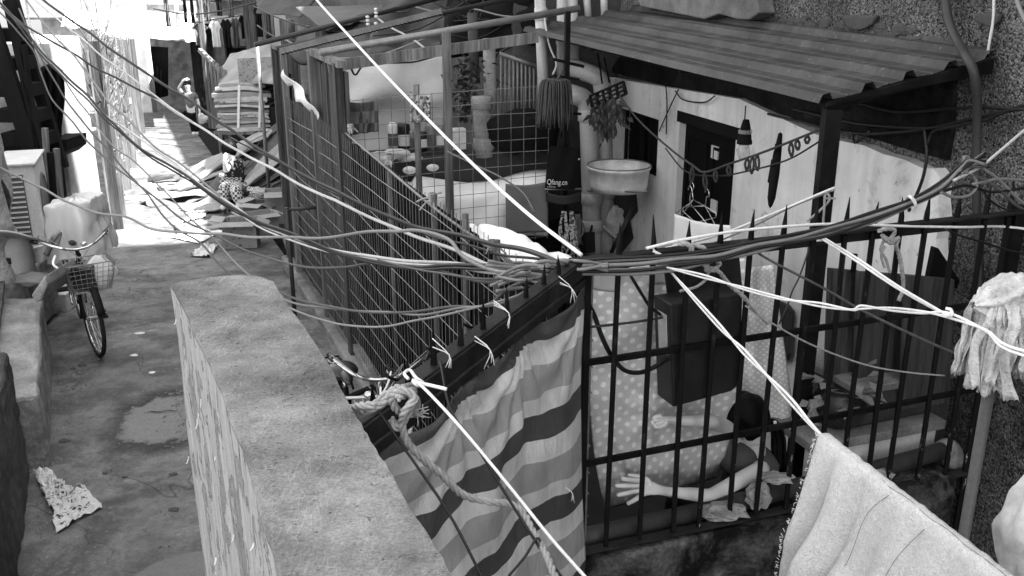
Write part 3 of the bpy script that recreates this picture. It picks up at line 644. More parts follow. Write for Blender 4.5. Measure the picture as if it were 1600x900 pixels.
# dark sheet and coat hanging under the stair
m = MB(); m.grid(lambda u, v: aty(56 + 42 * u + 3 * math.sin(v * 5), 112 + 112 * v - 12 * math.sin(u * 3), YS + .75 + .06 * math.sin(u * 22)), 22, 12)
solo(m, 'hanging_coat', 'dark_cloth', 'black coat hanging beside the wooden stair', 'coat', smooth=True, thick=.01)
for k, (x, y0, y1) in enumerate(((78, 238, 330), (88, 232, 325), (94, 262, 330), (70, 200, 320))):
    m = MB(); m.beam(aty(x, y0, 9.35 + k * .07), aty(x + 8, y1, 9.35 + k * .07), .05); solo(m, 'pole', 'pale_wood' if k % 2 else 'dark_wood', ['pale wooden pole leaning under the stair, shortest', 'dark pole leaning under the stair beside a pale pole', 'pale pole at the foot of the stair nearest the plank fence', 'dark pole leaning behind the air conditioner'][k] if k != 1 else 'pale pole leaning in the middle under the stair', 'pole', 'poles under the stair')
# rough pillar at the left frame edge, wrapped in netting
m = MB(); a = aty(8, 330, 7.4)
m.grid(lambda u, v: V((a.x - .28 + .28 * math.cos(2 * math.pi * u) * (1 + .25 * v), a.y + .28 * math.sin(2 * math.pi * u), 2.5 - 2.6 * v)) + V((wr((u * 6, v * 9, 0), .05, 1.3), wr((u * 6, v * 9, 5), .05, 1.3), 0)), 30, 40)
solo(m, 'rough_pillar', 'stone', 'rough plastered pillar at the left edge in the sun', 'pillar', smooth=True)
# low ledges by the alley
m = MB(); m.prism([(-3.82, 7.15, .5), (-2.93, 5.25, .5), (-3.25, 5.15, .5), (-4.15, 7.15, .5)], (0, 0, -.52)); solo(m, 'low_wall', 'concrete', 'low cement wall with a pale worn top on the left of the alley', 'wall', bevel=.03, rough=.045)
m = MB(); m.prism([(-2.99, 5.13, .84), (-2.58, 4.16, .84), (-2.2, 3.2, .84), (-5, 3.2, .84), (-5, 5.13, .84)], (0, 0, -.85)); solo(m, 'stone_bench', 'dark_concrete', 'dark mouldy masonry block in the lower left corner', 'wall', bevel=.03, rough=.05)
m = MB(); m.prism([(-4.12, 7.35, .55), (-4.3, 8.35, .55), (-5, 8.35, .55), (-5, 7.2, .55)], (0, 0, -.56)); solo(m, 'stone_ledge', 'concrete', 'low stone ledge under the air conditioner cluttered with cans', 'wall', bevel=.02, rough=.04)
m = MB(); m.beam((-3.22, 5.05, .56), (-4.2, 7.1, .62), .22, .04); solo(m, 'plank', 'grey_wood', 'grey board lying along the low cement wall', 'plank')

# ------------------------------------------------------------------ near parapet, with the alley 2 m below it
par = thing('parapet_wall', 'thick near parapet with scratched cement top and peeling limewashed side', 'wall', (-.5, 2, 0))
topo = [(267, 443), (290, 437), (330, 431), (372, 428), (405, 430), (426, 438), (450, 475), (482, 520), (517, 572), (545, 628), (570, 672), (590, 705), (612, 738), (632, 778), (655, 815), (680, 850), (705, 893), (745, 975), (470, 985), (437, 893), (415, 830), (400, 772), (385, 722), (370, 676), (350, 620), (337, 590), (312, 532), (287, 482)]
tp = []
for i in range(len(topo)):
    a, b_ = topo[i], topo[(i + 1) % len(topo)]
    for k in range(5):
        t = k / 5; x, y = a[0] + (b_[0] - a[0]) * t, a[1] + (b_[1] - a[1]) * t; p = atz(x, y, 2.05); nse = 3.2 * mnoise.noise(V((p.x * 30, p.y * 30, 0))) * (.3 if i > 17 else 1); tp.append(atz(x + nse, y, 2.05))
m = MB(); n = len(tp); ctr = sum(tp, V()) / n; ins = [p.lerp(ctr, .012) for p in tp]
drop = lambda p, i, z: V((p.x + .007 * mnoise.noise(V((i * .21, z * 3, 0))), p.y + .007 * mnoise.noise(V((i * .21, z * 3, 7))), z))
m.add([p + V((0, 0, .0)) for p in ins] + [drop(p, i, 2.04) for i, p in enumerate(tp)], [tuple(range(n))] + [(i, (i + 1) % n, n + (i + 1) % n, n + i) for i in range(n)])
m.build('top', 'parapet_top', par)
m = MB(); zs = [2.038, 1.9, 1.75, 1.6, 1.4, 1.2, .9, .5, 0]
m.add([drop(p, i, z) for z in zs for i, p in enumerate(tp)], [(j * n + i, j * n + (i + 1) % n, (j + 1) * n + (i + 1) % n, (j + 1) * n + i) for j in range(len(zs) - 1) for i in range(n)])
m.build('side', 'peeling', par)
# curled flakes of limewash still hanging on
m = MB()
lft = [atz(x, y, 2.05) for x, y in ((268, 445), (312, 532), (350, 620), (385, 722), (437, 893))]
for k in range(26):
    t = R.random() * 3.99; i = int(t); a = lft[i].lerp(lft[i + 1], t - i); z = 2.0 - R.random() ** 1.3 * .75; a = V((a.x - .012, a.y, z)); d = (lft[i + 1] - lft[i]).normalized(); s_ = R.uniform(.006, .02); hh = s_ * R.uniform(.8, 1.8); o_ = V((-d.y, d.x, 0)); o_ = o_ if o_.x < 0 else -o_
    c_ = R.uniform(.15, .6)
    m.grid(lambda u, v: a + d * (s_ * (u - .5) * (1 - .5 * v)) + V((0, 0, hh * (.5 - v) + .3 * s_ * u)) + o_ * (c_ * s_ * v * v + .2 * s_ * math.sin(u * 3)), 3, 4)
m.build('paint_flake', 'chip', par, thick=.0012)

# ================================================================== THE YARD FENCE
fs = lambda px, py: (fen(px, py) - FB).dot(FD)
def fp(s, z, off=0.): return FB + FD * s + FN * off + V((0, 0, z))
fence = thing('yard_fence', 'long yard fence of weathered boards and dark slats behind rusty wire mesh', 'fence', fp(3, 0))
sA, sB, sC, sD, sE = fs(433, 76), fs(449, 86), fs(494, 84), fs(546, 205), fs(872, 428)
def boards(mname, s0_, s1_, zt0, zt1, wlo, whi, nm, off=0., gap=.008, sub=0):
    m = MB(); s_ = s1_
    while s_ < s0_:
        w_ = R.uniform(wlo, whi); t = (s_ - s1_) / (s0_ - s1_); zt = zt1 + (zt0 - zt1) * t + R.uniform(-.02, .02); y = fp(s_, 0).y
        m.box(fp(s_ + w_ / 2, (zt + gz(y)) / 2 - .02, off + R.uniform(-.012, .012)), (w_ - gap, .018, zt - gz(y)), (FD, FN, V((0, 0, 1)))); s_ += w_
    return m.build(nm, mname, fence)
boards('grey_wood', sA, sB, 2.27, 2.27, .08, .16, 'board_panel')
zl0, zl1 = fen(449, 112).z, fen(494, 168).z
boards('grey_wood', sB, sC, zl0, zl1, .08, .16, 'board_panel', .02)
boards('grey_wood', sC, sD, 2.33, 2.33, .09, .17, 'board_panel')
boards('dark_slat', sD, sE, 1.8, 1.74, .05, .13, 'slat_panel', .02, .006)
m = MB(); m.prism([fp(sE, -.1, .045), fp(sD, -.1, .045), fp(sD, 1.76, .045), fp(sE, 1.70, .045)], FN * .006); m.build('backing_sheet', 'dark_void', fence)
for s_, zt, w_, mt in ((sA, 2.3, .07, 'grey_wood'), (sB, 2.3, .08, 'pale_wood'), (sC, 2.38, .09, 'pale_wood'), (sD + .12, 2.36, .09, 'grey_wood')):
    m = MB(); p = fp(s_, 0, -.04); m.beam(V((p.x, p.y, gz(p.y) - .05)), V((p.x, p.y, zt)), w_, w_ * .7, up=FN); m.build('post', mt, fence)
for px, py in ((608, 252), (678, 318), (727, 350), (776, 392)):
    p = fen(px, py, -.03); m = MB(); m.tube([V((p.x, p.y, gz(p.y))), V((p.x, p.y, p.z + .05))], .017, 8); m.build('post', 'fence_post', fence, True)
m = MB(); m.beam(fp(sA + .05, 2.3, -.03), fp(sB - .05, 2.3, -.03), .06, .04); m.build('top_frame', 'pale_wood', fence); m = MB(); m.beam(fp(sC + .05, 2.38, -.03), fp(sD - .02, 2.36, -.03), .07, .05); m.build('top_frame', 'pale_wood', fence)
m = MB(); m.tube(spline([fp(sD, 1.86, -.03), fp(sD * .7, 1.83, -.05), fp(sD * .35, 1.77, -.04), fp(sE, 1.77, -.03)]), .008, 6); m.build('top_wire', 'wire', fence, True)
m = MB(); s_ = sE
while s_ < sB:
    zt = 1.83 if s_ < sD else (2.2 if s_ > sC - .0 and s_ < sC else 1.85); p = fp(s_, 0)
    m.tube([fp(s_ + R.gauss(0, .004), gz(p.y) + .05, -.045), fp(s_ + R.gauss(0, .008), zt * .5, -.05), fp(s_ + R.gauss(0, .006), zt, -.045)], .0019, 4, False); s_ += .066
z = .1
while z < 1.85:
    m.tube(spline([fp(sE + (sB - sE) * k / 9, z + gz(fp(sE + (sB - sE) * k / 9, 0).y) * .6 + R.gauss(0, .008), -.05) for k in range(10)], 3), .0028, 4, False); z += .135
m.build('wire_mesh', 'wire', fence)
m = MB(); m.prism([fp(sE, -.02, -.13), fp(sA + .1, gz(9.8) - .02, -.12), fp(sA + .1, gz(9.8) - .02, .1), fp(sE, -.02, .1)], (0, 0, .14)); m.build('footing', 'concrete', fence, bevel=.02)
for px, py, r_ in ((608, 250, .05), (676, 310, .07), (548, 200, .04), (770, 385, .05)):
    m = MB(); c = fen(px, py, -.03)
    for j in range(5): m.lathe(c + V((0, 0, .012 * j - .03)), [(.02, 0), (.026 + .004 * (j % 2), .006), (.02, .012)], 8)
    for j in range(4): d = V((R.gauss(0, 1), R.gauss(0, 1), R.gauss(-.4, .5))) * r_ * .8; m.tube(spline([c, c + d * .5, c + d - V((0, 0, .02))], 4), .005, 4)
    m.build('tied_rag', 'rag_grey', fence, True)
m = MB(); a, b_ = fen(446, 108, -.06), fen(496, 166, -.06)
m.grid(lambda u, v: a.lerp(b_, u) + V((0, 0, -.14 * v * (.8 + .4 * mnoise.noise(V((u * 7, 0, 0)))))) - FN * (.02 + .03 * math.sin(u * 9 + v * 3)), 14, 4); solo(m, 'paper_strip', 'white_cloth', 'torn white paper strip hanging along the sloping fence top', 'paper', smooth=True, thick=.003)
# leftover timber and a bit of kerb against the fence foot
for k, (x0, y0, x1, y1, w_, mt, lab) in enumerate(((446, 378, 462, 418, .1, 'pale_wood', 'pale timber offcut leaning at the far end of the yard fence'), (560, 560, 588, 612, .09, 'concrete', 'short concrete strip lying at the fence foot behind the bicycle'))):
    m = MB(); a, b_ = atg(x0, y0) + V((0, 0, .12)), atg(x1, y1) + V((0, 0, .08)); m.beam(a, b_, w_, .06); solo(m, 'timber_offcut' if k == 0 else 'concrete_strip', mt, lab, 'timber' if k == 0 else 'kerb')
m = MB(); a = atg(461, 497); m.tube([a, V((a.x, a.y, 1.0))], .02, 8); b_ = fen(500, 408, -.05); m.tube([V((a.x, a.y, .98)), V((b_.x, b_.y, 1.0))], .016, 8)
solo(m, 'drain_pipe', 'pvc_dark', 'thin grey standpipe with a bent arm beside the fence', 'pipe', smooth=True)

# ================================================================== BEHIND THE FENCE: screen, sheet, poles
GP0 = fen(548, 205, .06); GP0.z = 0; GD = V((.955, .297, 0)).normalized(); GN = V((-GD.y, GD.x, 0))
def gp(px, py, off=0.): return onpl(px, py, GP0 + GN * off, GD)
scr = thing('wire_screen', 'square wire grid screen standing across the yard', 'screen', V((GP0.x, GP0.y, FLOOR)))
pl0, pr0 = gp(545, 155), gp(858, 131); zb = gp(858, 372).z
m = MB(); L_ = (pr0 - pl0); L_.z = 0; L_ = L_.length; n = int(L_ / .105)
zt = lambda t: pl0.z + (pr0.z - pl0.z) * t
for k in range(n + 1):
    t = k / n; p = GP0 + GD * ((pl0 - GP0).dot(GD) + L_ * t); m.tube([V((p.x, p.y, zb)), V((p.x, p.y, (zb + zt(t)) / 2)) + GN * R.gauss(0, .008), V((p.x, p.y, zt(t)))], .0026, 4, False)
k = 0
while zb + k * .105 < max(pl0.z, pr0.z):
    z0 = zb + k * .105; a = GP0 + GD * (pl0 - GP0).dot(GD); b_ = a + GD * L_
    m.tube(spline([V((a.x, a.y, z0 - .04 + R.gauss(0, .005))), V(((a.x + b_.x) / 2, (a.y + b_.y) / 2, z0 + R.gauss(0, .01))), V((b_.x, b_.y, z0 + .02))], 4), .0026, 4, False); k += 1
m.build('wire_mesh', 'wire', scr)
a = gp(697, 50, .02); m = MB(); m.beam(V((a.x, a.y, FLOOR)), a, .06, .05, up=GN); m.build('post', 'pale_wood', scr)
a = gp(887, 18, -.02); m = MB(); m.beam(V((a.x, a.y, FLOOR)), a, .04, .04, up=GN)
m.beam(gp(862, 92, -.02), gp(912, 104, -.02), .025); m.beam(gp(864, 118, -.02), gp(905, 124, -.02), .02); m.beam(gp(888, 177, -.02), gp(908, 178, -.02), .02); m.build('frame', 'black_iron', scr)
def bar(p, q, r_, name, mt, lab, cat, grp=None, pts=None, n=8):
    m = MB(); m.tube(spline(pts) if pts else [p, q], r_, n); return solo(m, name, mt, lab, cat, grp, smooth=True)
m = MB(); m.beam(gp(512, 104, .12), gp(840, 58, .12), .035, .085); bm_ = solo(m, 'timber_beam', 'pale_wood', 'pale squared timber beam across the yard above the canvas sheet', 'beam')
bar(gp(500, 82, .2), gp(905, 13, .25), .028, 'scaffold_pole', 'galv', 'long grey tube running just above the pale timber beam', 'pole', 'overhead poles')
m = MB(); a, b_ = gp(438, 85, .3), gp(690, 22, .4); m.beam(a, b_, .05, .012); m.beam(a + V((0, 0, .02)), b_ + V((0, 0, .02)), .006, .05)
ai = solo(m, 'slotted_angle', 'galv', 'slotted steel angle bar crossing from the fence post', 'angle bar', 'overhead poles')
m = MB()
for k in range(40): m.box(a.lerp(b_, (k + .5) / 40) + V((0, -.008, .0)) + GN * -.03, (.03, .02, .008), (GD, GN, V((0, 0, 1))))
m.build('slot', 'dark_void', ai)
bar(gp(398, 70, 1.2), gp(690, -4, 1.6), .022, 'scaffold_pole', 'pvc_dark', 'highest dark thin tube crossing over the roofs behind the fence', 'pole', 'overhead poles')
bar(gp(432, 76, .8), gp(880, -20, 1.2), .02, 'scaffold_pole', 'pvc_dark', 'second dark tube crossing below the highest one', 'pole', 'overhead poles')
# canvas sheet
m = MB(); cs = [gp(528, 106, 1.55), gp(694, 82, 1.55), gp(694, 262, 1.6), gp(520, 262, 1.55)]
m.grid(lambda u, v: cs[0].lerp(cs[1], u).lerp(cs[3].lerp(cs[2], u), v) + GN * (.05 * math.sin(v * 9 + u * 2 + 1.5 * math.sin(u * 4)) * (1 - abs(2 * u - 1) * .5) + wr((u * 3, v * 5, 0), .05, 1)) + V((0, 0, .03 * math.sin(u * 6) * (1 - v))), 40, 30)
solo(m, 'canvas_sheet', 'canvas', 'large pale canvas sheet hung as a screen across the yard', 'sheet', smooth=True, thick=.006)
# rag and cloths on the screen
def hang(nm, px0, py0, px1, py1, pb, mt, lab, cat, off=-.03, fold=.012, fr=20, pl_fn=None, nu=24, nv=18, grp=None):
    f_ = pl_fn or gp; a, b_ = f_(px0, py0, off), f_(px1, py1, off); c_, d_ = f_(px1, pb[1], off), f_(px0, pb[0], off); nn = (b_ - a).cross(V((0, 0, 1))).normalized()
    m = MB(); W_ = (b_ - a).length; Hh = (a - d_).length
    m.grid(lambda u, v: a.lerp(b_, u).lerp(d_.lerp(c_, u), v) + nn * (fold * math.sin(u * fr + v * 2) * (.4 + v) + wr((u * 3, v * 3, px0 * .1), fold * 1.2, 1.2)) - V((0, 0, .02 * math.sin(math.pi * u) * (1 - v))), nu, nv, lambda u, v: (u * W_, v * Hh))
    return solo(m, nm, mt, lab, cat, grp, smooth=True, thick=.005)
m_check('rag_check', .09, .06, .13)
hang('check_rag', 540, 158, 591, 155, (212, 205), 'rag_check', 'dark checked rag pegged on the wire screen near the fence', 'rag')
hang('grey_cloth', 790, 287, 855, 284, (366, 362), 'grey_cloth', 'plain grey cloth hanging on the wire screen below the bag', 'cloth', -.05, .006, 6)
# pole with floral scarf
a = gp(650, 132, .1); b_ = gp(655, 290, .1); m = MB(); m.tube([b_ - V((0, 0, .8)), b_, a], .026, 8); solo(m, 'bamboo_pole', 'pale_wood', 'upright bamboo pole behind the wire screen', 'pole', smooth=True)
hang('floral_scarf', 640, 142, 672, 148, (192, 190), 'floral', 'small floral scarf hung over the bamboo pole', 'scarf', .06, .02, 14)
# goods under a pale dust sheet
m = MB()
prof = [(368, .12), (348, .13), (325, .16), (308, .2), (296, .3), (290, .5), (285, .8), (281, 1.0)]
def dust(u, v):
    i = min(int(v * 7), 6); t = v * 7 - i; y = prof[i][0] + (prof[i + 1][0] - prof[i][0]) * t; o_ = prof[i][1] + (prof[i + 1][1] - prof[i][1]) * t
    x = 560 + u * 296; bump_ = 14 * math.exp(-((u - .9) / .2) ** 2) * (1 if v > .35 else v / .35) + 7 * math.sin(u * 7) * v
    return gp(x, y - bump_ + (10 if u < .3 else 0) * v, o_ + .04 * mnoise.noise(V((u * 6, v * 5, 0))))
m.grid(dust, 50, 28); solo(m, 'dust_sheet', 'white_cloth', 'pale dust sheet spread over goods behind the wire screen', 'sheet', smooth=True, thick=.006)
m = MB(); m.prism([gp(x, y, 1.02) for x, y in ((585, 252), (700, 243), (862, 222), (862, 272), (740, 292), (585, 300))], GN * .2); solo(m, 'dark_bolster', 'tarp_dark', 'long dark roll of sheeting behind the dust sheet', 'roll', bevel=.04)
shelf = MB(); shelf.beam(gp(560, 243, 1.25), gp(740, 232, 1.25), .3, .03); solo(shelf, 'plank_shelf', 'grey_wood', 'grey plank shelf carrying cans behind the wire screen', 'shelf')
labs = ['tall pale bottle at the left end of the plank shelf', 'dark tin with a pale band second on the plank shelf', 'grey can with a label on the plank shelf', 'short dark jar on the plank shelf', 'pale can right of the bamboo pole on the shelf', 'grey paint can left of the white carton', 'dark can beside the white carton']
for k, (x, r_, h_, mt) in enumerate(((615, .045, .28, 'plastic_white'), (632, .06, .26, 'tin_box'), (644, .05, .2, 'galv'), (660, .05, .18, 'tin_box'), (674, .055, .25, 'galv'), (688, .055, .22, 'galv'), (699, .04, .2, 'tin_box'))):
    c = gp(x, 239 - (x - 615) * .06, 1.2); t = thing('can' if k else 'bottle', labs[k], 'can' if k else 'bottle', c, 'cans on the plank shelf')
    m = MB(); m.lathe(c, [(0, 0), (r_, 0), (r_, h_ * .9), (r_ * (.9 if k else .5), h_), (0, h_)], 14); m.build('body', mt, t, True)
    m = MB(); m.lathe(c, [(r_ * 1.02, h_ * .25), (r_ * 1.02, h_ * .65)], 14); m.build('label', 'paper' if k % 2 else 'cardboard_dark', t, True)
c = gp(713, 222, 1.2); m = MB(); m.box(c, (.17, .1, .26), (GD, GN, V((0, 0, 1)))); t = solo(m, 'white_carton', 'paper', 'white carton at the right end of the plank shelf', 'carton', bevel=.01)
for k, (x, y, r_) in enumerate(((618, 240, .08), (640, 246, .07), (596, 246, .09))):
    m = MB(); m.ball(gp(x, y, .95), r_, (1.6, 1, .5), 14, 8, None, .7, k); solo(m, 'crumpled_cloth', 'canvas', ['crumpled pale cloth in the middle of the shelf edge', 'crumpled cloth nearest the bamboo pole', 'crumpled cloth beside the fence top'][k], 'cloth', 'crumpled cloths', smooth=True)
for k, (x, y, r_) in enumerate(((676, 262, .05), (640, 266, .055))):
    m = MB(); m.ball(gp(x, y, .55), r_, (1.1, 1, .6), 16, 10, None, .1, k + 4); solo(m, 'white_bowl', 'plastic_white', ['upturned pale bowl right of the bamboo pole', 'upturned pale bowl left of the bamboo pole'][k], 'bowl', smooth=True)
# dark gate bars, old pipes and plants on the neighbouring wall
gt = thing('bar_gate', 'grey vertical bar gate leaning against the neighbouring house', 'gate', aty(810, 225, 9.2)); m = MB()
for k in range(10):
    x = 783 + k * 6.4; m.tube([aty(x, 88 + k * 2.2, 9.2), aty(x, 214, 9.2)], .012, 5)
m.build('bar', 'galv', gt, True); m = MB(); m.tube([aty(780, 84, 9.2), aty(845, 106, 9.2)], .022, 7); m.build('top_rail', 'galv', gt, True)
PIP = 'pipes on the house corner'
def pipe(pts, r_, lab, mt='pvc', y=9.0, collars=()):
    q = [aty(p[0], p[1], p[2] if len(p) > 2 else y) for p in pts]; t = thing('drain_pipe', lab, 'pipe', q[-1], PIP)
    m = MB(); m.tube(spline(q, 8) if len(q) > 2 else q, r_, 14); m.build('barrel', mt, t, True)
    for cx, cy in collars:
        c = aty(cx, cy, y); m = MB(); m.lathe(c - V((0, 0, .05)), [(r_ * 1.02, -.01), (r_ * 1.18, 0), (r_ * 1.18, .1), (r_ * 1.02, .11)], 14); m.build('collar', mt, t, True)
    return t
pipe([(843, -20), (852, 232)], .052, 'straight white drain pipe left of the lean-to roof', y=8.9, collars=((845, 22), (850, 180)))
pipe([(878, -20), (878, 122)], .05, 'white pipe second from the left behind the mop', y=9.15, collars=((878, 60),))
pipe([(892, -20), (896, 110)], .06, 'thick white pipe behind the second one', y=9.2)
pipe([(915, -20), (920, 32)], .035, 'slim white pipe running up beside the roof corner', y=9.2)
pipe([(943, -20), (945, 30)], .035, 'slimmest pipe right of the roof corner', y=9.1)
pipe([(893, 106, 9.0), (912, 112, 8.9), (932, 120, 8.8), (941, 135, 8.8), (943, 200, 8.8), (946, 395, 8.8)], .085, 'fat elbow pipe turning down beside the hanging rack', y=8.8, collars=((945, 300),))
pipe([(890, 146, 8.75), (900, 149, 8.7), (912, 155, 8.7), (919, 172, 8.7), (921, 220, 8.7), (926, 395, 8.7)], .088, 'front fat elbow pipe with ringed collars', y=8.7, collars=((920, 180), (925, 310), (926, 352)))
pipe([(752, 150), (756, 245)], .085, 'short fat grey pipe standing behind the wire screen', 'concrete', y=8.6, collars=((753, 160), (756, 225)))
pipe([(764, 60), (768, 240)], .06, 'tall grey pipe on the neighbouring house', 'concrete', y=9.0, collars=((767, 200),))
pipe([(738, 20), (742, 130)], .05, 'dim grey pipe above the dried flowers', 'dark_concrete', y=9.2)
fl = thing('dried_flowers', 'dark bunch of dried flowers hanging behind the canvas sheet post', 'plant', aty(728, 160, 8.8)); m = MB()
for k in range(260):
    a = R.uniform(0, 6.3); r_ = abs(R.gauss(0, .11)); c = aty(728, 130 + R.uniform(-32, 62), 8.8) + V((math.cos(a) * r_, math.sin(a) * r_, 0)); m.leafq(c, (R.gauss(0, 1), R.gauss(0, 1), R.gauss(0, 1)), (R.gauss(0, 1), .4, 1), R.uniform(.05, .09), .05)
m.build('petal', 'dry_leaf', fl)
m = MB(); m.ball(aty(818, 206, 8.6), .24, (1.5, .8, .8), 22, 14, None, .35, 3); solo(m, 'dark_sack', 'dark_cloth', 'dark bulging sack behind the wire screen', 'sack', smooth=True)
# mop hung on the iron frame, black bag, rags
def mophead(c, r_, h_, n, mt, name, lab, seed=0, wd=.02):
    q = R.getstate(); R.seed(seed); m = MB()
    for k in range(n):
        a = 2 * math.pi * k / n * 1.7; rr = r_ * R.uniform(.3, 1); d = V((math.cos(a), math.sin(a), 0)); l_ = h_ * R.uniform(.65, 1.05)
        m.tube(spline([c, c + d * rr * .8 + V((0, 0, .02)), c + d * rr - V((0, 0, l_ * .5)), c + d * rr * R.uniform(.9, 1.15) + V((R.gauss(0, .01), 0, -l_))], 4), [wd * .6] * 5 + [wd * R.uniform(.5, 1)] * 8, 5)
    R.setstate(q); return m.build(name, mt, lab, True) if not isinstance(lab, str) else solo(m, name, mt, lab, 'mop', smooth=True)
mp = thing('string_mop', 'dark string mop hung upside down on the iron frame', 'mop', gp(868, 185, -.08)); mophead(gp(868, 130, -.08), .14, .36, 150, 'dry_leaf', 'mop_string', mp, 3, .009)
m = MB(); c = gp(868, 130, -.08); m.tube([c, c + V((0.05, 0, .1))], .013, 6); m.build('handle', 'grey_wood', mp, True)
for k in range(3): pass
bag = thing('black_tote_bag', 'black shopping tote bag with white lettering hanging on the frame', 'bag', gp(880, 300, -.12))
b0, b1, b2, b3 = gp(858, 228, -.1), gp(906, 232, -.1), gp(909, 296, -.1), gp(851, 294, -.1)
m = MB()
for sg in (-1, 1):
    m.grid(lambda u, v: b0.lerp(b1, u).lerp(b3.lerp(b2, u), v) + GN * (sg * .035 * math.sin(math.pi * u) * (.3 + .7 * v) + .006 * math.sin(u * 12 + v * 4)), 14, 14)
m.build('body', 'dark_cloth', bag, True)
m = MB()
for x0, x1 in ((872, 878), (890, 882)): m.beam(gp(x0, 231, -.12), gp(x1, 186, -.05), .022, .006)
m.build('strap', 'dark_cloth', bag)
def text(s, p, xd, up, size, mt, parent, nm, ext=.001, sx=1.0):
    cu = bpy.data.curves.new(nm, 'FONT'); cu.body = s; cu.size = size; cu.extrude = ext; o = bpy.data.objects.new(nm, cu); COL.objects.link(o)
    dg = bpy.context.evaluated_depsgraph_get(); me = bpy.data.meshes.new_from_object(o.evaluated_get(dg)); bpy.data.objects.remove(o)
    xd = V(xd).normalized(); zd = xd.cross(V(up)).normalized(); yd = zd.cross(xd); org = org_of(parent)
    me.transform(Matrix(((xd.x * sx, yd.x, zd.x, p.x - org.x), (xd.y * sx, yd.y, zd.y, p.y - org.y), (xd.z * sx, yd.z, zd.z, p.z - org.z), (0, 0, 0, 1))))
    me.materials.clear(); me.materials.append(M(mt)); o = bpy.data.objects.new(nm, me); COL.objects.link(o); o.parent = parent; return o
tl = gp(854, 288, -.155); tr = gp(887, 289, -.155)
text('Qfang.cn', tl, tr - tl, (0, 0, 1), .062, 'plastic_white', bag, 'lettering', .001, .82)
text('v o l t o', gp(855, 293, -.15), tr - tl, (0, 0, 1), .022, 'plastic_white', bag, 'lettering')
text('o', gp(903, 250, -.13), tr - tl, (0, 0, 1), .035, 'plastic_white', bag, 'lettering')
m = MB()
m.grid(lambda u, v: gp(853 + 54 * u, 300 + 14 * v + 6 * math.sin(3.1 * u), -.09 - .04 * math.sin(math.pi * u)), 10, 6); solo(m, 'dark_pouch', 'tarp_dark', 'dark pouch hanging right under the lettered bag', 'bag', smooth=True, thick=.01)
bar(gp(851, 296, -.11), gp(909, 295, -.11), .008, 'thin_stick', 'galv', 'thin stick running along the foot of the black bag', 'stick')
for k, (x, y0, y1, mt) in enumerate(((882, 330, 392, 'floral'), (893, 330, 400, 'floral'), (902, 335, 380, 'mid_cloth'))):
    m = MB(); a = gp(x, y0, -.06)
    for j in range(9): m.tube(spline([a + V((R.gauss(0, .012), 0, 0)), gp(x + R.gauss(0, 4), (y0 + y1) / 2, -.06), gp(x + R.gauss(0, 5), y1 + R.uniform(-6, 6), -.06)], 3), .008, 5)
    solo(m, 'rag_bundle', mt, ['striped rag bundle left of two under the black bag', 'striped rag bundle right of two under the black bag', 'plain dark rag next to the fat pipe'][k], 'rag', 'rags below the bag', smooth=True)
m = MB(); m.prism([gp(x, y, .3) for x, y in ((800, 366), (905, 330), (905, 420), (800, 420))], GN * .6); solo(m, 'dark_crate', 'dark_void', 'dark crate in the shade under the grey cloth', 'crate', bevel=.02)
# white cloth over the fence top
m = MB(); pth = [(738, 354), (770, 366), (805, 384), (840, 402), (878, 424)]
def wc(u, v):
    i = min(int(u * 4), 3); t = u * 4 - i; x = pth[i][0] + (pth[i + 1][0] - pth[i][0]) * t; y = pth[i][1] + (pth[i + 1][1] - pth[i][1]) * t; wd_ = .25 + .75 * math.sin(math.pi * min(1, u * .75 + .1))
    p = fen(x, y, .12 + .0 * v); return p + FN * (.34 * (v - .3) * wd_) + V((0, 0, -.25 * (v - .35) ** 2 + .025 * math.sin(v * 12 + u * 5) + wr((u * 7, v * 5, 0), .03, 1)))
m.grid(wc, 34, 16); solo(m, 'white_quilt', 'white_cloth', 'white quilt spread along the near end of the fence top', 'quilt', smooth=True, thick=.012)

# ================================================================== ON THE WALL UNDER THE LEAN-TO
def wl(px, py, off=.12): return wal(px, py, off)
tub = thing('plastic_tub', 'pale translucent plastic tub resting on a bracket by the tap', 'tub', wl(966, 300, .4)); c = wl(966, 296, .4); rw = 48 / F * ((c - O).dot(V((0, _c, -_s)))); hh = .215
m = MB(); m.lathe(c, [(0, 0), (rw * .9, 0), (rw * .94, .05), (rw, hh), (rw * 1.04, hh), (rw * 1.04, hh - .015), (rw * .985, hh - .03), (rw * .92, .06), (rw * .88, .012), (0, .012)], 32); m.build('bowl', 'frosted_basin', tub, True)
m = MB(); m.lathe(c, [(rw * 1.03, hh), (rw * 1.05, hh + .006), (rw * 1.03, hh + .012), (rw * 1.0, hh + .006), (rw * 1.03, hh)], 32); m.build('rim', 'galv', tub, True)
m = MB(); 
for q in ((930, 300, 905, 296), (1000, 300, 930, 300)): m.tube([wl(q[0], q[1], .4), wl(q[2], q[3], .1)], .008, 5)
m.tube([wl(915, 298, .5), wl(1012, 300, .4)], .008, 5); solo(m, 'wall_bracket', 'galv', 'thin wire bracket carrying the plastic tub', 'bracket', smooth=True)
tap = thing('tap', 'small chrome tap on a dark pipe above the plastic tub', 'tap', wl(941, 256, .12)); m = MB(); m.tube(spline([wl(938, 250, .02), wl(940, 250, .12), wl(938, 262, .15)], 5), .014, 8); m.build('spout', 'chrome', tap, True)
m = MB(); m.beam(wl(936, 249, .1), wl(947, 251, .1), .014, .02); m.build('handle', 'chrome', tap); m = MB(); m.tube([wl(949, 215, .02), wl(947, 250, .02)], .008, 6); m.build('supply_pipe', 'pvc_dark', tap, True)
bar(0, 0, .014, 'hose', 'pvc', 'pale hose looping down from the tub to the ground', 'hose', pts=[wl(929, 298, .3), wl(929, 320, .35), wl(936, 345, .35), (wl(955, 365, .3)), wl(964, 371, .3)])
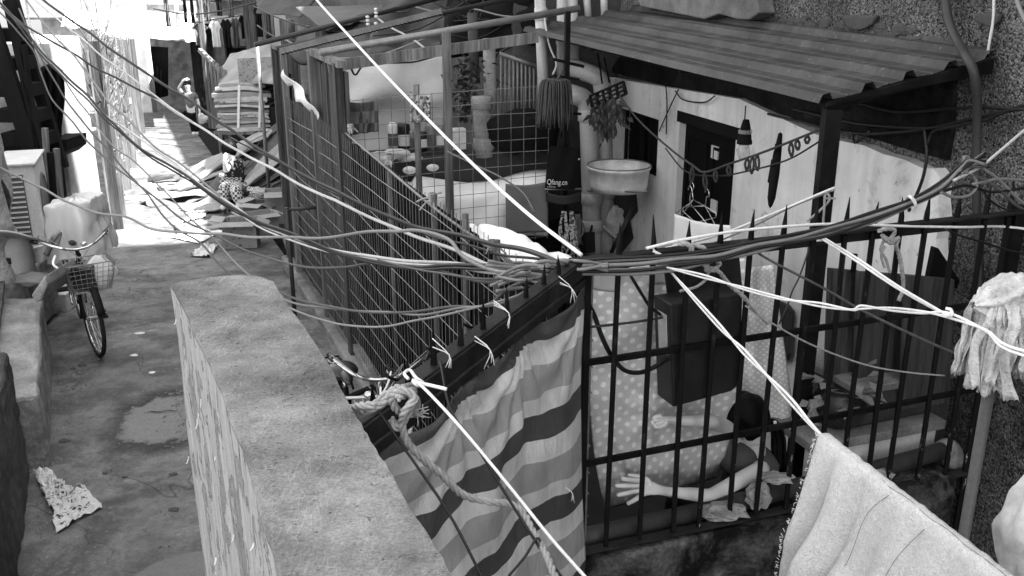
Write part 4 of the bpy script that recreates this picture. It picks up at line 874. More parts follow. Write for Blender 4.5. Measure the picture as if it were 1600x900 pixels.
bar(wl(955, 395, .35), wl(991, 318, .2), .02, 'wooden_stick', 'grey_wood', 'grey wooden stick leaning under the tub', 'stick')
m = MB(); m.ball(wl(961, 345, .25), .12, (.7, .6, 1.1), 14, 10, None, .5, 9); solo(m, 'plastic_bag', 'thin_plastic', 'small translucent bag hanging under the tub', 'bag', smooth=True)
dp = thing('dustpan', 'black ribbed dustpan standing between the pipe and the stick', 'dustpan', wl(921, 395, .45)); m = MB(); m.prism([wl(x, y, .5) for x, y in ((912, 365), (930, 362), (931, 394), (912, 396))], WN * .1); m.build('pan', 'rubber', dp, bevel=.01)
m = MB(); m.beam(wl(922, 366, .5), wl(929, 336, .4), .018); m.build('handle', 'rubber', dp)
m = MB(); m.prism([wal(x, y, .086) for x, y in ((955, 300), (994, 300), (997, 330), (985, 345), (990, 372), (972, 395), (968, 340), (956, 330))], WN * .004); m.build('damp_stain', 'dark_concrete', house)
# wire rack of pegs hung with dry leaves
rk = thing('drying_rack', 'tangled black peg rack with dried leaves hanging from the roof edge', 'drying rack', wl(950, 205, .55)); m = MB(); RO = .6
P_ = [wl(x, y, RO) for x, y in ((922, 150), (974, 128), (979, 146), (928, 170))]
for i in range(4): m.tube([P_[i], P_[(i + 1) % 4]], .011, 5)
for k in range(6): m.tube([P_[0].lerp(P_[1], k / 5), P_[3].lerp(P_[2], k / 5)], .008, 5); m.tube([P_[0].lerp(P_[1], k / 5), P_[0].lerp(P_[1], k / 5) + V((.02, 0, -.1))], .014, 5)
for k in (.33, .66): m.tube([P_[0].lerp(P_[3], k), P_[1].lerp(P_[2], k)], .008, 5)
m.tube([wl(941, 130, RO), wl(934, 84, .4)], .008, 5); m.tube([wl(952, 128, RO), wl(944, 90, .4)], .008, 5); m.build('frame', 'black_iron', rk, True)
m = MB()
for k in range(130): 
    c = wl(952 + R.gauss(0, 12), 172 + R.gauss(0, 15), RO + R.gauss(0, .05)); m.leafq(c, (R.gauss(0, .5), R.gauss(0, .5), -1), (R.gauss(0, 1), 1, .2), R.uniform(.06, .14), .045)
for k in range(26):
    c = wl(944 + R.gauss(0, 4), 192 + R.gauss(0, 7), RO); m.leafq(c, (R.gauss(0, .3), 0, -1), (R.gauss(0, 1), 1, .2), .1, .05)
m.build('leaf', 'dry_leaf', rk)
# bulb
bl = thing('hanging_bulb', 'unlit bulb in a ringed lampholder hanging from the lean-to', 'lamp', wl(1163, 246, .35)); LO = .35
m = MB(); m.tube([wl(1165, 165, LO), wl(1163, 195, LO)], .005, 5); m.build('flex', 'cable_black', bl); c = wl(1163, 225, LO)
m = MB(); m.lathe(c, [(0, .16), (.02, .16), (.03, .12), (.035, .1), (.03, .095), (.04, .07), (.045, .03), (.05, .02), (.05, 0), (0, 0)], 14); m.build('lampholder', 'dark_wood', bl, True)
m = MB(); m.lathe(c + V((0, 0, -.11)), [(0, 0), (.03, .01), (.042, .04), (.04, .075), (.03, .11)], 14); m.lathe(c + V((0, 0, .07)), [(.046, 0), (.046, .025)], 14); m.build('bulb', 'glass', bl, True)
# clothes line with loops, hangers, towel, umbrella
CO = .75
bar(0, 0, .007, 'clothes_line', 'dark_rope', 'dark twisted clothes line strung across in front of the doorway', 'clothes line', pts=[wl(968, 150, CO), wl(1000, 190, CO), wl(1050, 235, CO), wl(1082, 258, CO), wl(1101, 269, CO), wl(1140, 256, CO), wl(1200, 235, CO), wl(1285, 201, CO)])
bar(0, 0, .005, 'clothes_line', 'cable_black', 'plain thin black line just below the twisted clothes line', 'clothes line', pts=[wl(1040, 232, CO - .03), wl(1072, 268, CO - .03), wl(1120, 275, CO - .03), wl(1165, 268, CO - .03), wl(1230, 250, CO - .03), wl(1290, 215, CO - .03)])
for x, y, l_ in ((1082, 260, 26), (1101, 270, 26), (1118, 266, 18), (1139, 258, 16), (1168, 246, 20), (1176, 243, 28), (1183, 240, 26), (1236, 222, 22), (1246, 218, 16), (1262, 212, 12)):
    m = MB(); a, b_ = wl(x, y, CO), wl(x + R.uniform(-2, 2), y + l_, CO); m.rope([a, (a + b_) / 2 + V((.01, 0, 0)), b_, (a + b_) / 2 - V((.012, 0, 0)), a], .007); solo(m, 'rope_loop', 'dark_rope', 'dark knotted rope loop hanging on the twisted clothes line', 'rope', 'rope loops on the clothes line', smooth=True)
def hanger(x, y, w_, tilt, lab, off):
    m = MB(); c = wl(x, y, off); a = wl(x + w_, y, off) - c; X = a.normalized(); l_ = a.length; Z = V((0, 0, 1)); X = (X * math.cos(tilt) + Z * math.sin(tilt)).normalized(); Z = X.cross(WN).normalized(); Z = Z if Z.z > 0 else -Z
    pts = [c + Z * .0 + X * 0, c + X * l_ * .5 - Z * l_ * .2, c + X * l_ - Z * l_ * .42, c + X * l_ * .96 - Z * l_ * .5, c - X * l_ * .96 - Z * l_ * .5, c - X * l_ - Z * l_ * .42, c - X * l_ * .5 - Z * l_ * .2, c]
    m.tube(pts, .0035, 5); hk = [c, c + Z * .06]
    for k in range(7): t = -.5 + k * .62; hk.append(c + Z * (.085 + .028 * math.sin(t)) + X * (.028 * math.cos(t)))
    m.tube(spline(hk, 3), .0035, 5); solo(m, 'wire_hanger', 'chrome', lab, 'hanger', 'hangers on the clothes line', smooth=True)
hanger(1083, 312, 34, .15, 'wire hanger tilted left of the doorway', CO); hanger(1102, 322, 36, -.35, 'wire hanger tilted steeply to the right', CO - .02)
hanger(1078, 318, 26, -.1, 'small wire hanger behind the two tilted ones', CO + .03)
m = MB(); cl = [wl(1052, 332, .8), wl(1142, 366, .8)]
hang('white_towel', 1053, 334, 1142, 352, (430, 430), 'white_cloth', 'thin white towel hanging in front of the doorway', 'towel', .8, .01, 22, wal)
um = thing('folded_umbrella', 'black folded umbrella hanging on the clothes line beside the post', 'umbrella', wl(1204, 335, .7)); m = MB(); m.lathe(wl(1203, 326, .7), [(0, 0), (.012, .02), (.022, .06), (.026, .2), (.02, .33), (.012, .42), (0, .43)], 10, (.05, 0, 1)); m.build('canopy', 'dark_cloth', um, True)
m = MB(); a = wl(1208, 262, .7); m.tube(spline([a, wl(1211, 240, .7), wl(1215, 231, .7), wl(1213, 226, .7)], 4), .011, 6); m.build('handle', 'dark_wood', um, True); m = MB(); m.tube([wl(1204, 285, .7), wl(1210, 250, .7)], .018, 6); m.build('shaft', 'dark_wood', um)
for k, (x, y) in enumerate(((1117, 238), (1115, 322))):
    m = MB(); m.box(wl(x, y, .03), (.012, .11, .1), (WN, WD, V((0, 0, 1)))); t = m.build('notice', 'paper', dr)
# board beside the doorway and conduit
cb = thing('chopping_board', 'grey wooden chopping board hung on the white wall', 'chopping board', wl(1217, 560, .12)); m = MB(); m.prism([wl(x, y, .14) for x, y in ((1200, 464), (1228, 476), (1236, 486), (1234, 552), (1226, 564), (1202, 550))], -WN * .03); m.build('board', 'grey_wood', cb, bevel=.008)
bar(0, 0, .022, 'ribbed_conduit', 'pvc_dark', 'ribbed grey conduit bending over the roof end and down the wall', 'conduit', pts=[wl(1474, -20, .06), wl(1482, 30, .06), wl(1497, 66, .1), wl(1511, 90, .2), wl(1522, 115, .2), wl(1527, 160, .15), wl(1526, 220, .1), wl(1526, 330, .06), wl(1530, 420, .05), wl(1533, 620, .05)], n=10)
bar(0, 0, .007, 'cable', 'cable_pale', 'white cable hanging down the pebbledash above the roof', 'cable', pts=[wl(1553, -10, .03), wl(1552, 30, .03), wl(1547, 60, .03), wl(1543, 84, .03)])
bar(0, 0, .01, 'cable', 'cable_grey', 'grey cable crossing the top right corner', 'cable', pts=[wl(1586, -10, .03), wl(1594, 15, .03), wl(1606, 40, .03)])
for k, pts in enumerate((((1200, 178), (1250, 190), (1330, 208), (1420, 205), (1500, 190), (1560, 176), (1610, 168)), ((1240, 170), (1330, 192), (1440, 200), (1530, 190), (1575, 172), (1610, 170)), ((1340, 160), (1400, 175), (1480, 170), (1540, 168), (1610, 172)), ((1450, 225), (1460, 205), (1500, 196), (1545, 184), (1610, 160)), ((1330, 205), (1335, 222), (1345, 218), (1360, 204)), ((1444, 200), (1448, 235), (1446, 260), (1438, 290), (1420, 330)))):
    bar(0, 0, .009, 'cable', 'cable_black', ['lowest black cable sagging under the lean-to roof', 'black cable sagging along the wall below the roof end', 'black cable close under the roof fascia', 'black cable rising to the right frame edge', 'short black cable loop behind the roof post', 'black cable drooping across the white wall'][k], 'cable', 'cables on the house wall', pts=[wl(x, y, .11) for x, y in pts], n=6)
for k, pts in enumerate((((1040, 130), (1042, 160), (1041, 210)), ((1060, 140), (1048, 165), (1030, 205)), ((1055, 142), (1068, 156), (1100, 160), (1117, 150)))):
    bar(0, 0, .006, 'cable', 'cable_black', ['thin cable hanging straight beside the small window', 'thin cable slanting across the small window', 'thin cable looping over the lintel'][k], 'cable', 'cables on the house wall', pts=[wl(x, y, .12) for x, y in pts], n=5)

# ================================================================== IRON RAILING AROUND THE YARD CORNER
ra = thing('iron_railing', 'black spiked iron railing with worn bars round the yard corner', 'railing', RC + V((0, 0, .57)))
def rp(s, z, off=0.): return RC + RD * s + RN * off + V((0, 0, z))
rs = lambda px, py, off=0.: (rail(px, py, off) - RC).dot(RD)
SR = rs(1592, 335)
m = MB(); m.beam(rp(-.03, 1.905, -.005), rp(SR, 1.9, -.005), .055, .012); m.beam(rp(-.03, 1.872, .02), rp(SR, 1.867, .02), .01, .055); m.build('top_rail', 'rail_iron', ra, bevel=.003)
for z in (1.46, 1.005): m = MB(); m.beam(rp(0, z + .005, .017), rp(SR, z - .004, .017), .016, .028); m.build('mid_rail', 'black_iron', ra, bevel=.002)
m = MB(); m.beam(rp(-.02, .60, .0), rp(SR, .545, .0), .05, .012); m.beam(rp(-.02, .575, .03), rp(SR, .52, .03), .01, .05); m.build('bottom_rail', 'rail_iron', ra, bevel=.003)
mk('worn_iron', .02, var=.6, scale=9, rough=.55, bump=.4)
def m_worn():
    m, nt, b = base_mat('worn_black_paint', .55, 0, .1); vec = coords(nt, (1, 1, .35)); n = noi(nt, vec, 30, 5, .7); n2 = noi(nt, coords(nt), 70, 4)
    z = nd(nt, 'SeparateXYZ', {0: nd(nt, 'TexCoord').outputs['Object']}).outputs[2]
    k = mth(nt, 'MULTIPLY', rng(nt, n, .6, .66, 0, 1), rng(nt, z, .12, .4, 1, .06))
    nt.links.new(mth(nt, 'ADD', .008, mth(nt, 'MULTIPLY', k, .42)), b.inputs['Base Color']); set_bump(nt, b, n2, .4, .003); return m
MT['worn_iron'] = m_worn()
for k, px in enumerate((967, 1021, 1075, 1125, 1173, 1224, 1272, 1321, 1365, 1407, 1447, 1495, 1540, 1577)):
    s_ = rs(px, 405 - (px - 905) * .108); zb_ = .57 if px < 1500 else .1; t = .002 * ((k * 7) % 5 - 2)
    m = MB(); m.beam(rp(s_ + t * 3, zb_), rp(s_, 1.885), .021, .021); m.build('bar', 'worn_iron', ra, bevel=.003)
    m = MB(); l_ = R.uniform(.10, .15); m.tube([rp(s_, 1.91), rp(s_, 1.94), rp(s_ + R.gauss(0, .006), 1.91 + l_)], [.013, .012, .0015], 6); m.build('spike', 'black_iron', ra)
m = MB(); m.beam(rp(0, .02), rp(0, 1.90), .05, .05); m.beam(rp(.05, .5, .01), rp(.05, 1.87, .01), .014, .03); m.build('corner_post', 'black_iron', ra, bevel=.004)
m = MB(); m.beam(rp(SR, .02), rp(SR, 1.93), .05, .05); m.build('end_post', 'black_iron', ra, bevel=.004)
m = MB(); m.beam(rp(rs(1500, 840), .14, .01), rp(SR, .13, .01), .012, .03); m.build('low_rail', 'black_iron', ra)
m = MB()
for k, (y0, y1) in enumerate(((470, 498), (508, 540), (552, 582), (592, 622), (630, 660), (676, 706), (712, 748), (750, 780), (786, 815))): m.tube([rp(.03, rail(912, y0).z, .02), rp(.10, rail(932, y1).z, .05)], .003, 4)
m.tube([rp(.085, .62, .04), rp(.085, 1.85, .04)], .004, 4); m.tube([rp(.065, .62, .03), rp(.065, 1.85, .03)], .003, 4); m.build('wire_mesh', 'wire', ra)
T0 = V((-.44, TC.y + (-.44 - TC.x) * TD.y / TD.x, 0))
m = MB(); m.beam(T0 + V((0, 0, 1.905)), RC + V((0, 0, 1.905)), .055, .012); m.beam(T0 + TN * .03 + V((0, 0, 1.875)), RC + TN * .03 + V((0, 0, 1.875)), .01, .06); m.beam(T0 + TN * .022 + V((0, 0, 1.825)), RC + TN * .022 + V((0, 0, 1.82)), .03, .03); m.build('side_rail', 'rail_iron', ra, bevel=.003)
for bx, by, tx, ty in ((873, 420, 874, 390), (850, 436, 850, 403), (822, 455, 822, 422), (792, 480, 792, 442), (755, 514, 755, 464), (720, 538, 720, 489), (678, 567, 678, 500), (638, 586, 639, 545), (583, 628, 583, 589)):
    p = tarpl(bx, by, .005); m = MB(); h_ = tarpl(tx, ty, .005).z - p.z; p.z = 1.91; m.tube([p, p + V((0, 0, h_ * .3)), p + V((R.gauss(0, .003), 0, h_))], [.011, .009, .001], 6); m.build('spike', 'black_iron', ra)
for x, y in ((640, 600), (700, 545), (838, 452), (752, 508)):
    p = tarpl(x, y, -.02); p.z = 1.905; m = MB(); m.tube(spline([p, p + TD * -.03 - TN * .02, p + TD * -.06 - TN * .03 + V((0, 0, .02))], 4), .005, 5); m.build('hook', 'black_iron', ra)
# low wall under the railing, gutter pipe, rubble
m = MB(); e0, e1 = -.05, rs(1480, 790)
m.prism([rp(e0, 0, -.04), rp(e1, 0, -.04), rp(e1, 0, .16), rp(e0, 0, .16)], (0, 0, .56)); m.prism([rp(e0, FLOOR, .0), rp(e1, FLOOR, .0), rp(e1, FLOOR, .16), rp(e0, FLOOR, .16)], (0, 0, .29)); solo(m, 'low_wall', 'moss', 'black mouldy low wall under the spiked railing', 'wall', bevel=.015, rough=.02)
m = MB(); m.prism([rp(-.3, 0, -.02), rp(.0, 0, -.02), rp(.0, 0, .1), rp(-.3, 0, .1)], (0, 0, .3)); m.prism([rp(e1 + .05, -.02, .9), rp(e1 + 1.5, -.02, .9), rp(e1 + 1.5, -.02, 1.0), rp(e1 + .05, -.02, 1.0)], (0, 0, .1)); solo(m, 'rubble_kerb', 'dark_concrete', 'dark kerb at the foot of the striped tarpaulin', 'kerb')
gp_ = thing('gutter_pipe', 'grey plastic pipe lying along the foot of the railing', 'pipe', rp(1., .66, .1))
m = MB(); m.tube(spline([rail(905, 842, .1), rail(1105, 797, .1), rail(1230, 765, .1), rail(1380, 730, .1), rail(1472, 704, .11)], 6), .045, 16); m.build('barrel', 'pvc_dark', gp_, True)
m = MB(); c = rail(1472, 704, .11); m.tube(spline([c, c + RD * .05 + RN * .01, c + RD * .08 + V((0, 0, -.04)), c + RD * .085 + V((0, 0, -.1))], 5), .052, 14); m.build('elbow', 'concrete', gp_, True)
for k, (x, y, r_, sc) in enumerate(((1185, 775, .055, (1, .8, 1.2)), (1128, 800, .07, (1.6, .9, .5)), (1212, 746, .05, (1.5, 1, .35)), (1378, 742, .04, (1.4, .8, .7)))):
    m = MB(); m.ball(rail(x, y, .03), r_, sc, 16, 10, None, .55, k * 3 + 1); solo(m, 'rubble', 'stone', ['pale upright lump of rubble on the wall by the railing', 'flat broken lump of mortar left of the upright rubble', 'flat flake of rubble lying on the gutter pipe', 'small lump of rubble behind the terry towel'][k], 'rubble', 'rubble on the low wall')
# counter, boards, pot plant behind the railing
ct = thing('yard_counter', 'cement counter with worn pale top behind the railing', 'counter', rp(1.6, FLOOR, .5))
q = [rail(1340, 606, .28), rail(1495, 575, .28)]; zc = q[0].z; sa, sb = (q[0] - RC).dot(RD), (q[1] - RC).dot(RD) + .3
m = MB(); m.prism([rp(sa, FLOOR, .28), rp(sb, FLOOR, .28), rp(sb, FLOOR, .75), rp(sa, FLOOR, .75)], (0, 0, zc - FLOOR - .04)); m.build('base', 'dark_concrete', ct)
m = MB(); m.prism([rp(sa - .01, zc - .038, .26), rp(sb, zc - .038, .26), rp(sb, zc - .038, .77), rp(sa - .01, zc - .038, .77)], (0, 0, .04)); m.build('top', 'concrete', ct, bevel=.006)
q = rail(1305, 668, .3); zs_ = q.z
m = MB(); m.prism([rp(sa - .32, zs_ - .05, .18), rp(sa + .5, zs_ - .05, .16), rp(sa + .5, zs_ - .05, .27), rp(sa - .012, zs_ - .05, .27), rp(sa - .012, zs_ - .05, .6), rp(sa - .32, zs_ - .05, .6)], (0, 0, .05)); m.build('lower_shelf', 'concrete', ct, bevel=.006)
m = MB(); m.prism([rp(sa - .3, FLOOR, .2), rp(sa + .48, FLOOR, .2), rp(sa + .48, FLOOR, .265), rp(sa - .3, FLOOR, .265)], (0, 0, zs_ - .052 - FLOOR)); m.build('shelf_support', 'white_wall', ct)
pt = thing('clay_pot', 'dark ribbed clay pot with broad-leaved plant on the lower shelf', 'plant pot', rail(1306, 664, .36)); c = rail(1306, 664, .36); c.z = zs_; pr = .135
m = MB(); pf_ = [(0, 0), (pr * .62, 0)]
for k in range(15): t = k / 14; pf_.append((pr * (.66 + .36 * math.sin(math.pi * (.12 + .72 * t))) + .003 * (k % 2), .005 + t * .16))
pf_ += [(pr * .72, .185), (pr * .86, .20), (pr * .84, .21), (pr * .68, .19), (pr * .6, .16), (0, .15)]
m.lathe(c, pf_, 32); m.build('pot', 'clay', pt, True)
m = MB()
for k in range(34):
    a = R.uniform(0, 6.3); p0 = c + V((math.cos(a) * .05, math.sin(a) * .05, .16)); p1 = p0 + V((math.cos(a) * R.uniform(.04, .13), math.sin(a) * R.uniform(.04, .13), R.uniform(-.02, .13))); m.leafq(p1, (math.cos(a), math.sin(a), R.uniform(-.5, .5)), (math.cos(a), math.sin(a), 2), R.uniform(.07, .12), R.uniform(.05, .08))
for k in range(16): m.leafq(c + V((-.14 + R.gauss(0, .02), -.05, .17 - k * .012)), (R.gauss(0, 1), -.4, -.6), (0, -1, 1), .06, .045)
m.build('leaf', 'leaf', pt)
for k, (x0, x1, yt0, yt1, yb0, yb1, of, mt, lab) in enumerate(((1298, 1345, 420, 424, 640, 640, .48, 'board_dark', 'weathered upright board standing beside the roof post'), (1343, 1420, 425, 430, 640, 640, .40, 'board_dark', 'wide dark weathered board in the middle of the three'), (1418, 1492, 430, 437, 640, 630, .26, 'board_dark', 'weathered board leaning next to the pebbledash'))):
    m = MB(); q = [rail(x0, yt0, of), rail(x1, yt1, of), rail(x1 - 8, yb1, of - .04), rail(x0 - 8, yb0, of - .04)]; m.prism(q, RN * .03); solo(m, 'board', 'grey_wood' if k == 0 else 'board_dark' if 'board_dark' in MT else mt, lab, 'board', 'boards behind the railing', bevel=.004)
m = MB(); m.prism([rail(x, y, .32) for x, y in ((1461, 386), (1467, 388), (1500, 438), (1496, 452), (1450, 440))], RN * .03); solo(m, 'axe_blade', 'dark_void', 'dark triangular tool head sticking up behind the boards', 'tool', bevel=.004)
bar(rail(1333, 425, .46), rail(1336, 397, .46), .014, 'tool_handle', 'dark_wood', 'short black handle sticking up behind the boards', 'tool')
# metal box tied to the bars
bx = thing('metal_box', 'dark dented metal letter box with raised lid tied behind the bars', 'box', rail(1100, 620, .1))
f4 = [rail(x, y, .035) for x, y in ((1047, 476), (1161, 458), (1157, 600), (1143, 612), (1052, 637))]
m = MB(); m.prism(f4, RN * .14); m.build('body', 'tin_box', bx, bevel=.008)
m = MB(); m.prism([rail(x, y, .165) for x, y in ((1038, 418), (1156, 402), (1161, 456), (1045, 472))], RN * .012); m.build('lid', 'tin_box', bx, bevel=.004)
m = MB(); dl = (f4[4] - f4[0]); m.prism([f4[0] + dl * .12 + RN * .03 - RD * .004, f4[0] + dl * .12 + RN * .1 - RD * .004, f4[0] + dl * .5 + RN * .1 - RD * .004, f4[0] + dl * .5 + RN * .03 - RD * .004], RD * .003); m.build('torn_label', 'paper', bx)
# bedding
def bed(u, v):
    xl = 914 + 8 * v + 24 * v ** 4; xr = 1166 - 46 * v ** 3; x = xl + (xr - xl) * u
    y = 418 - 14 * u + v * (378 - 36 * u)
    o_ = .325 - .10 * math.sin(min(1, v * 1.05) * 2.2) + (.16 * ((v - .86) / .14) ** 2 if v > .86 else 0) + .06 * (abs(u - .5) * 2) ** 4 * (.4 + v)
    o_ += .014 * math.sin(u * 16 + 2 * math.sin(v * 3)) * (1 - v) + wr((u * 4, v * 6, 0), .03, 1.0) + .012 * math.sin(v * 46 + u * 14) * max(0, v - .72) * 3 * (.3 + u)
    for (cx, cy) in ((.42, .62), (.28, .93)):
        d = math.hypot((u - cx) * .7, v - cy); an = math.atan2(v - cy, u - cx); o_ += .016 * math.sin(an * 7) * math.exp(-d * 5) * min(1, d * 12)
    return rail(x, y, o_)
m = MB(); m.grid(bed, 80, 100, lambda u, v: (u * .66, v * 1.12)); solo(m, 'polka_dot_quilt', 'dots_big', 'grey quilt with white polka dots hanging behind the railing', 'quilt', smooth=True, thick=.004)
m = MB()
m.grid(lambda u, v: rail(1150 + 58 * u + 26 * v * u + 8 * v, 422 - 8 * u + 250 * v, .5 + .02 * math.sin(u * 11 + v * 2) + wr((u * 3, v * 5, 3), .03, 1)), 26, 34, lambda u, v: (u * .2, v * .8)); solo(m, 'polka_dot_sheet', 'dots_small', 'paler sheet with small dots hanging behind the metal box', 'sheet', smooth=True, thick=.004)
m = MB(); m.grid(lambda u, v: rail(916 + 128 * u, 416 + 34 * v + 6 * math.sin(u * 5), .25 + .05 * v + .01 * math.sin(u * 30)), 26, 6); solo(m, 'white_lining', 'white_cloth', 'white turned-over edge of bedding under the top rail', 'sheet', smooth=True, thick=.004)
bar(0, 0, .006, 'bedding_line', 'dark_rope', 'dark twisted cord crossing the polka dot quilt', 'cord', pts=[rail(912, 512, .03), rail(960, 507, .06), rail(1000, 502, .06), rail(1035, 496, .08)])
bar(0, 0, .010, 'loop_cable', 'cable_black', 'thick black cable looping in front of the polka dot quilt', 'cable', pts=[rail(905, 462, -.02), rail(925, 485, .05), rail(940, 525, .06), rail(955, 555, .06), rail(975, 578, .06), rail(1000, 582, .06), rail(1025, 572, .07), rail(1048, 555, .1)])
bar(0, 0, .007, 'cable', 'cable_black', 'thin black cable slanting behind the bars from rail to box', 'cable', pts=[rail(985, 430, .08), rail(1000, 455, .08), rail(1015, 478, .08), rail(1032, 492, .1)])

# ================================================================== THE WOMAN AT THE BEDDING
wo_ = thing('person', 'woman in dark tank top with black ponytail leaning over the polka dot quilt', 'person', V((1.05, 4.2, FLOOR)))
def J(x, y, off): return rail(x, y, off)
nb_, nk, hd, hc = J(1184, 706, .31), J(1178, 690, .31), J(1168, 668, .30), J(1160, 645, .30)
ch = J(1172, 742, .36); rsh, lsh = J(1193, 731, .2), J(1154, 676, .36)
pel = V((ch.x, ch.y, 0)) + RD * .12 + RN * .06 + V((0, 0, .14)); spn = (ch + pel) / 2 + RD * .03
rel, rwr, lel, lwr = J(1110, 775, .13), J(1041, 768, .115), J(1110, 658, .14), J(1060, 657, .115)
jt = {'pel': (pel, .125), 'spn': (spn, .09), 'ch': (ch, .078), 'nb': (nb_, .05), 'nk': (nk, .045), 'hd': (hd, .07), 'hc': (hc, .085),
      'rs': (rsh, .045), 'ru': (rsh.lerp(rel, .5), .041), 're': (rel, .034), 'rf': (rel.lerp(rwr, .35), .034), 'rw': (rwr, .0225),
      'ls': (lsh, .045), 'lu': (lsh.lerp(lel, .5), .04), 'le': (lel, .035), 'lf': (lel.lerp(lwr, .35), .034), 'lw': (lwr, .0225)}
ed = [('pel', 'spn'), ('spn', 'ch'), ('ch', 'nb'), ('nb', 'nk'), ('nk', 'hd'), ('hd', 'hc'), ('ch', 'rs'), ('rs', 'ru'), ('ru', 're'), ('re', 'rf'), ('rf', 'rw'), ('ch', 'ls'), ('ls', 'lu'), ('lu', 'le'), ('le', 'lf'), ('lf', 'lw')]
# right hand spread on the cloth: knuckles then two joints for each finger
jt['rp'] = (J(1019, 763, .112), (.018, .026)); ed.append(('rw', 'rp'))
for k, (kn, a, b_) in enumerate((((1003, 752), (984, 750), (966, 748)), ((999, 759), (978, 759), (956, 759)), ((1000, 766), (979, 770), (959, 774)), ((1005, 772), (990, 781), (975, 788)))):
    jt['rk%d' % k] = (J(kn[0], kn[1], .115), .0115); jt['ra%d' % k] = (J(a[0] + 2, a[1], .118), .0115); jt['rb%d' % k] = (J(b_[0] + 4, b_[1], .13), .0098)
    ed += [('rp', 'rk%d' % k), ('rk%d' % k, 'ra%d' % k), ('ra%d' % k, 'rb%d' % k)]
jt['rt0'] = (J(1012, 749, .12), .011); jt['rt1'] = (J(997, 744, .125), .0095); jt['rt2'] = (J(980, 742, .14), .008); ed += [('rp', 'rt0'), ('rt0', 'rt1'), ('rt1', 'rt2')]
# left hand closed on a pinch of cloth
jt['lp'] = (J(1042, 655, .12), (.017, .022)); ed.append(('lw', 'lp'))
for k, (kn, a, b_) in enumerate((((1031, 650), (1021, 653), (1022, 660)), ((1029, 655), (1018, 659), (1021, 665)), ((1030, 660), (1020, 665), (1025, 669)), ((1034, 664), (1026, 669), (1031, 671)))):
    jt['lk%d' % k] = (J(kn[0], kn[1], .11), .0125); jt['la%d' % k] = (J(a[0], a[1], .105), .0095); jt['lb%d' % k] = (J(b_[0], b_[1], .1), .008); ed += [('lp', 'lk%d' % k), ('lk%d' % k, 'la%d' % k), ('la%d' % k, 'lb%d' % k)]
jt['lt0'] = (J(1040, 664, .1), .011); jt['lt1'] = (J(1030, 668, .09), .009); jt['lt2'] = (J(1022, 667, .085), .008); ed += [('lp', 'lt0'), ('lt0', 'lt1'), ('lt1', 'lt2')]
for sg, nm in ((-1, 'r'), (1, 'l')):
    hip = pel + RN * sg * .08; kn = hip - RD * .26 + RN * (.26 + sg * .06) + V((0, 0, .08)); ft = kn + RD * .02 + V((0, 0, FLOOR + .05 - kn.z)); jt[nm + 'h'] = (hip, .09); jt[nm + 'k'] = (kn, .06); jt[nm + 'c'] = (kn.lerp(ft, .4), .055); jt[nm + 'a'] = (ft, .036); jt[nm + 'o'] = (ft - RD * .1 + RN * .08 - V((0, 0, .02)), .03)
    ed += [('pel', nm + 'h'), (nm + 'h', nm + 'k'), (nm + 'k', nm + 'c'), (nm + 'c', nm + 'a'), (nm + 'a', nm + 'o')]
skin('body', 'skin', jt, ed, 'pel', wo_, 2)
m = MB(); m.tube(spline([pel - V((0, 0, .05)), pel, spn, ch - RD * .01, ch.lerp(nb_, .45) - RD * .004, ch.lerp(nb_, .8), nb_ - RD * .0], 6), [.15] * 7 + [.142] * 6 + [.136] * 6 + [.132] * 6 + [.124] * 4 + [.112, .1, .088, .076, .066, .058, .05, .046], 24); m.ball(ch.lerp(rsh, .6), .062); m.ball(J(1152, 716, .33), .095, (1, 1, 1), 20, 14); m.build('tank_top', 'grey_top', wo_, True)
tr_ = {}; te = []
for nm in 'rl':
    for q in 'hkca': tr_[nm + q] = (jt[nm + q][0], jt[nm + q][1] * 1.15)
    te += [(nm + 'h', nm + 'k'), (nm + 'k', nm + 'c'), (nm + 'c', nm + 'a'), ('p', nm + 'h')]
tr_['p'] = (pel, .14); skin('trousers', 'dark_cloth', tr_, te, 'p', wo_)
hx = (hc - nk).normalized(); fw = (-RD * .85 + V((0, 0, -.5)) - RN * .2); fw = (fw - hx * fw.dot(hx)).normalized(); hy = hx.cross(fw); hcc = (hd + hc) / 2 + hx * .015 - RD * .012
m = MB()
def hairf(u, v):
    a = 2 * math.pi * u; b_ = math.pi * v; d = fw * (math.sin(b_) * math.cos(a)) + hy * (math.sin(b_) * math.sin(a)) + hx * math.cos(b_)
    f_ = d.dot(fw); k = .128 + .006 * mnoise.noise(d * 3)
    if f_ > .55 and v > .3: k *= .80                         # leave the face open
    part = abs(d.dot(hy)); k -= .006 * math.exp(-(part / .05) ** 2) * (1 if d.dot(hx) > .2 else 0)
    return hcc + d * k * (1 if v < .62 else 1 - (v - .62) * .75) - fw * .008
m.grid(hairf, 40, 28)
hr = m.build('hair', 'hair', wo_, True)
m = MB()
tail = [J(1196, 655, .32), J(1208, 662, .33), J(1216, 680, .33), J(1217, 705, .31), J(1219, 728, .29), J(1228, 741, .28)]
for k in range(30):
    a = R.uniform(0, 6.3); r_ = R.uniform(.2, 1); rr = [.02, .028, .036, .038, .032, .014]; o_ = [RD * math.cos(a) * r_ * q + RN * math.sin(a) * r_ * q for q in rr]
    m.tube(spline([p + q for p, q in zip(tail, o_)], 5), [.008] * 21 + [.007, .006, .005, .004, .002], 5)
m.build('ponytail', 'hair', hr, True)
m = MB(); m.ball(J(1211, 660, .27), .009); m.build('hair_bead', 'plastic_white', hr, True)
m = MB(); c = rwr.lerp(rel, .10); ax = (rel - rwr).normalized(); m.lathe(c, [(.0255, -.006), (.0275, -.003), (.0275, .003), (.0255, .006), (.0245, 0), (.0255, -.006)], 20, ax); m.build('bracelet', 'chrome', wo_, True)
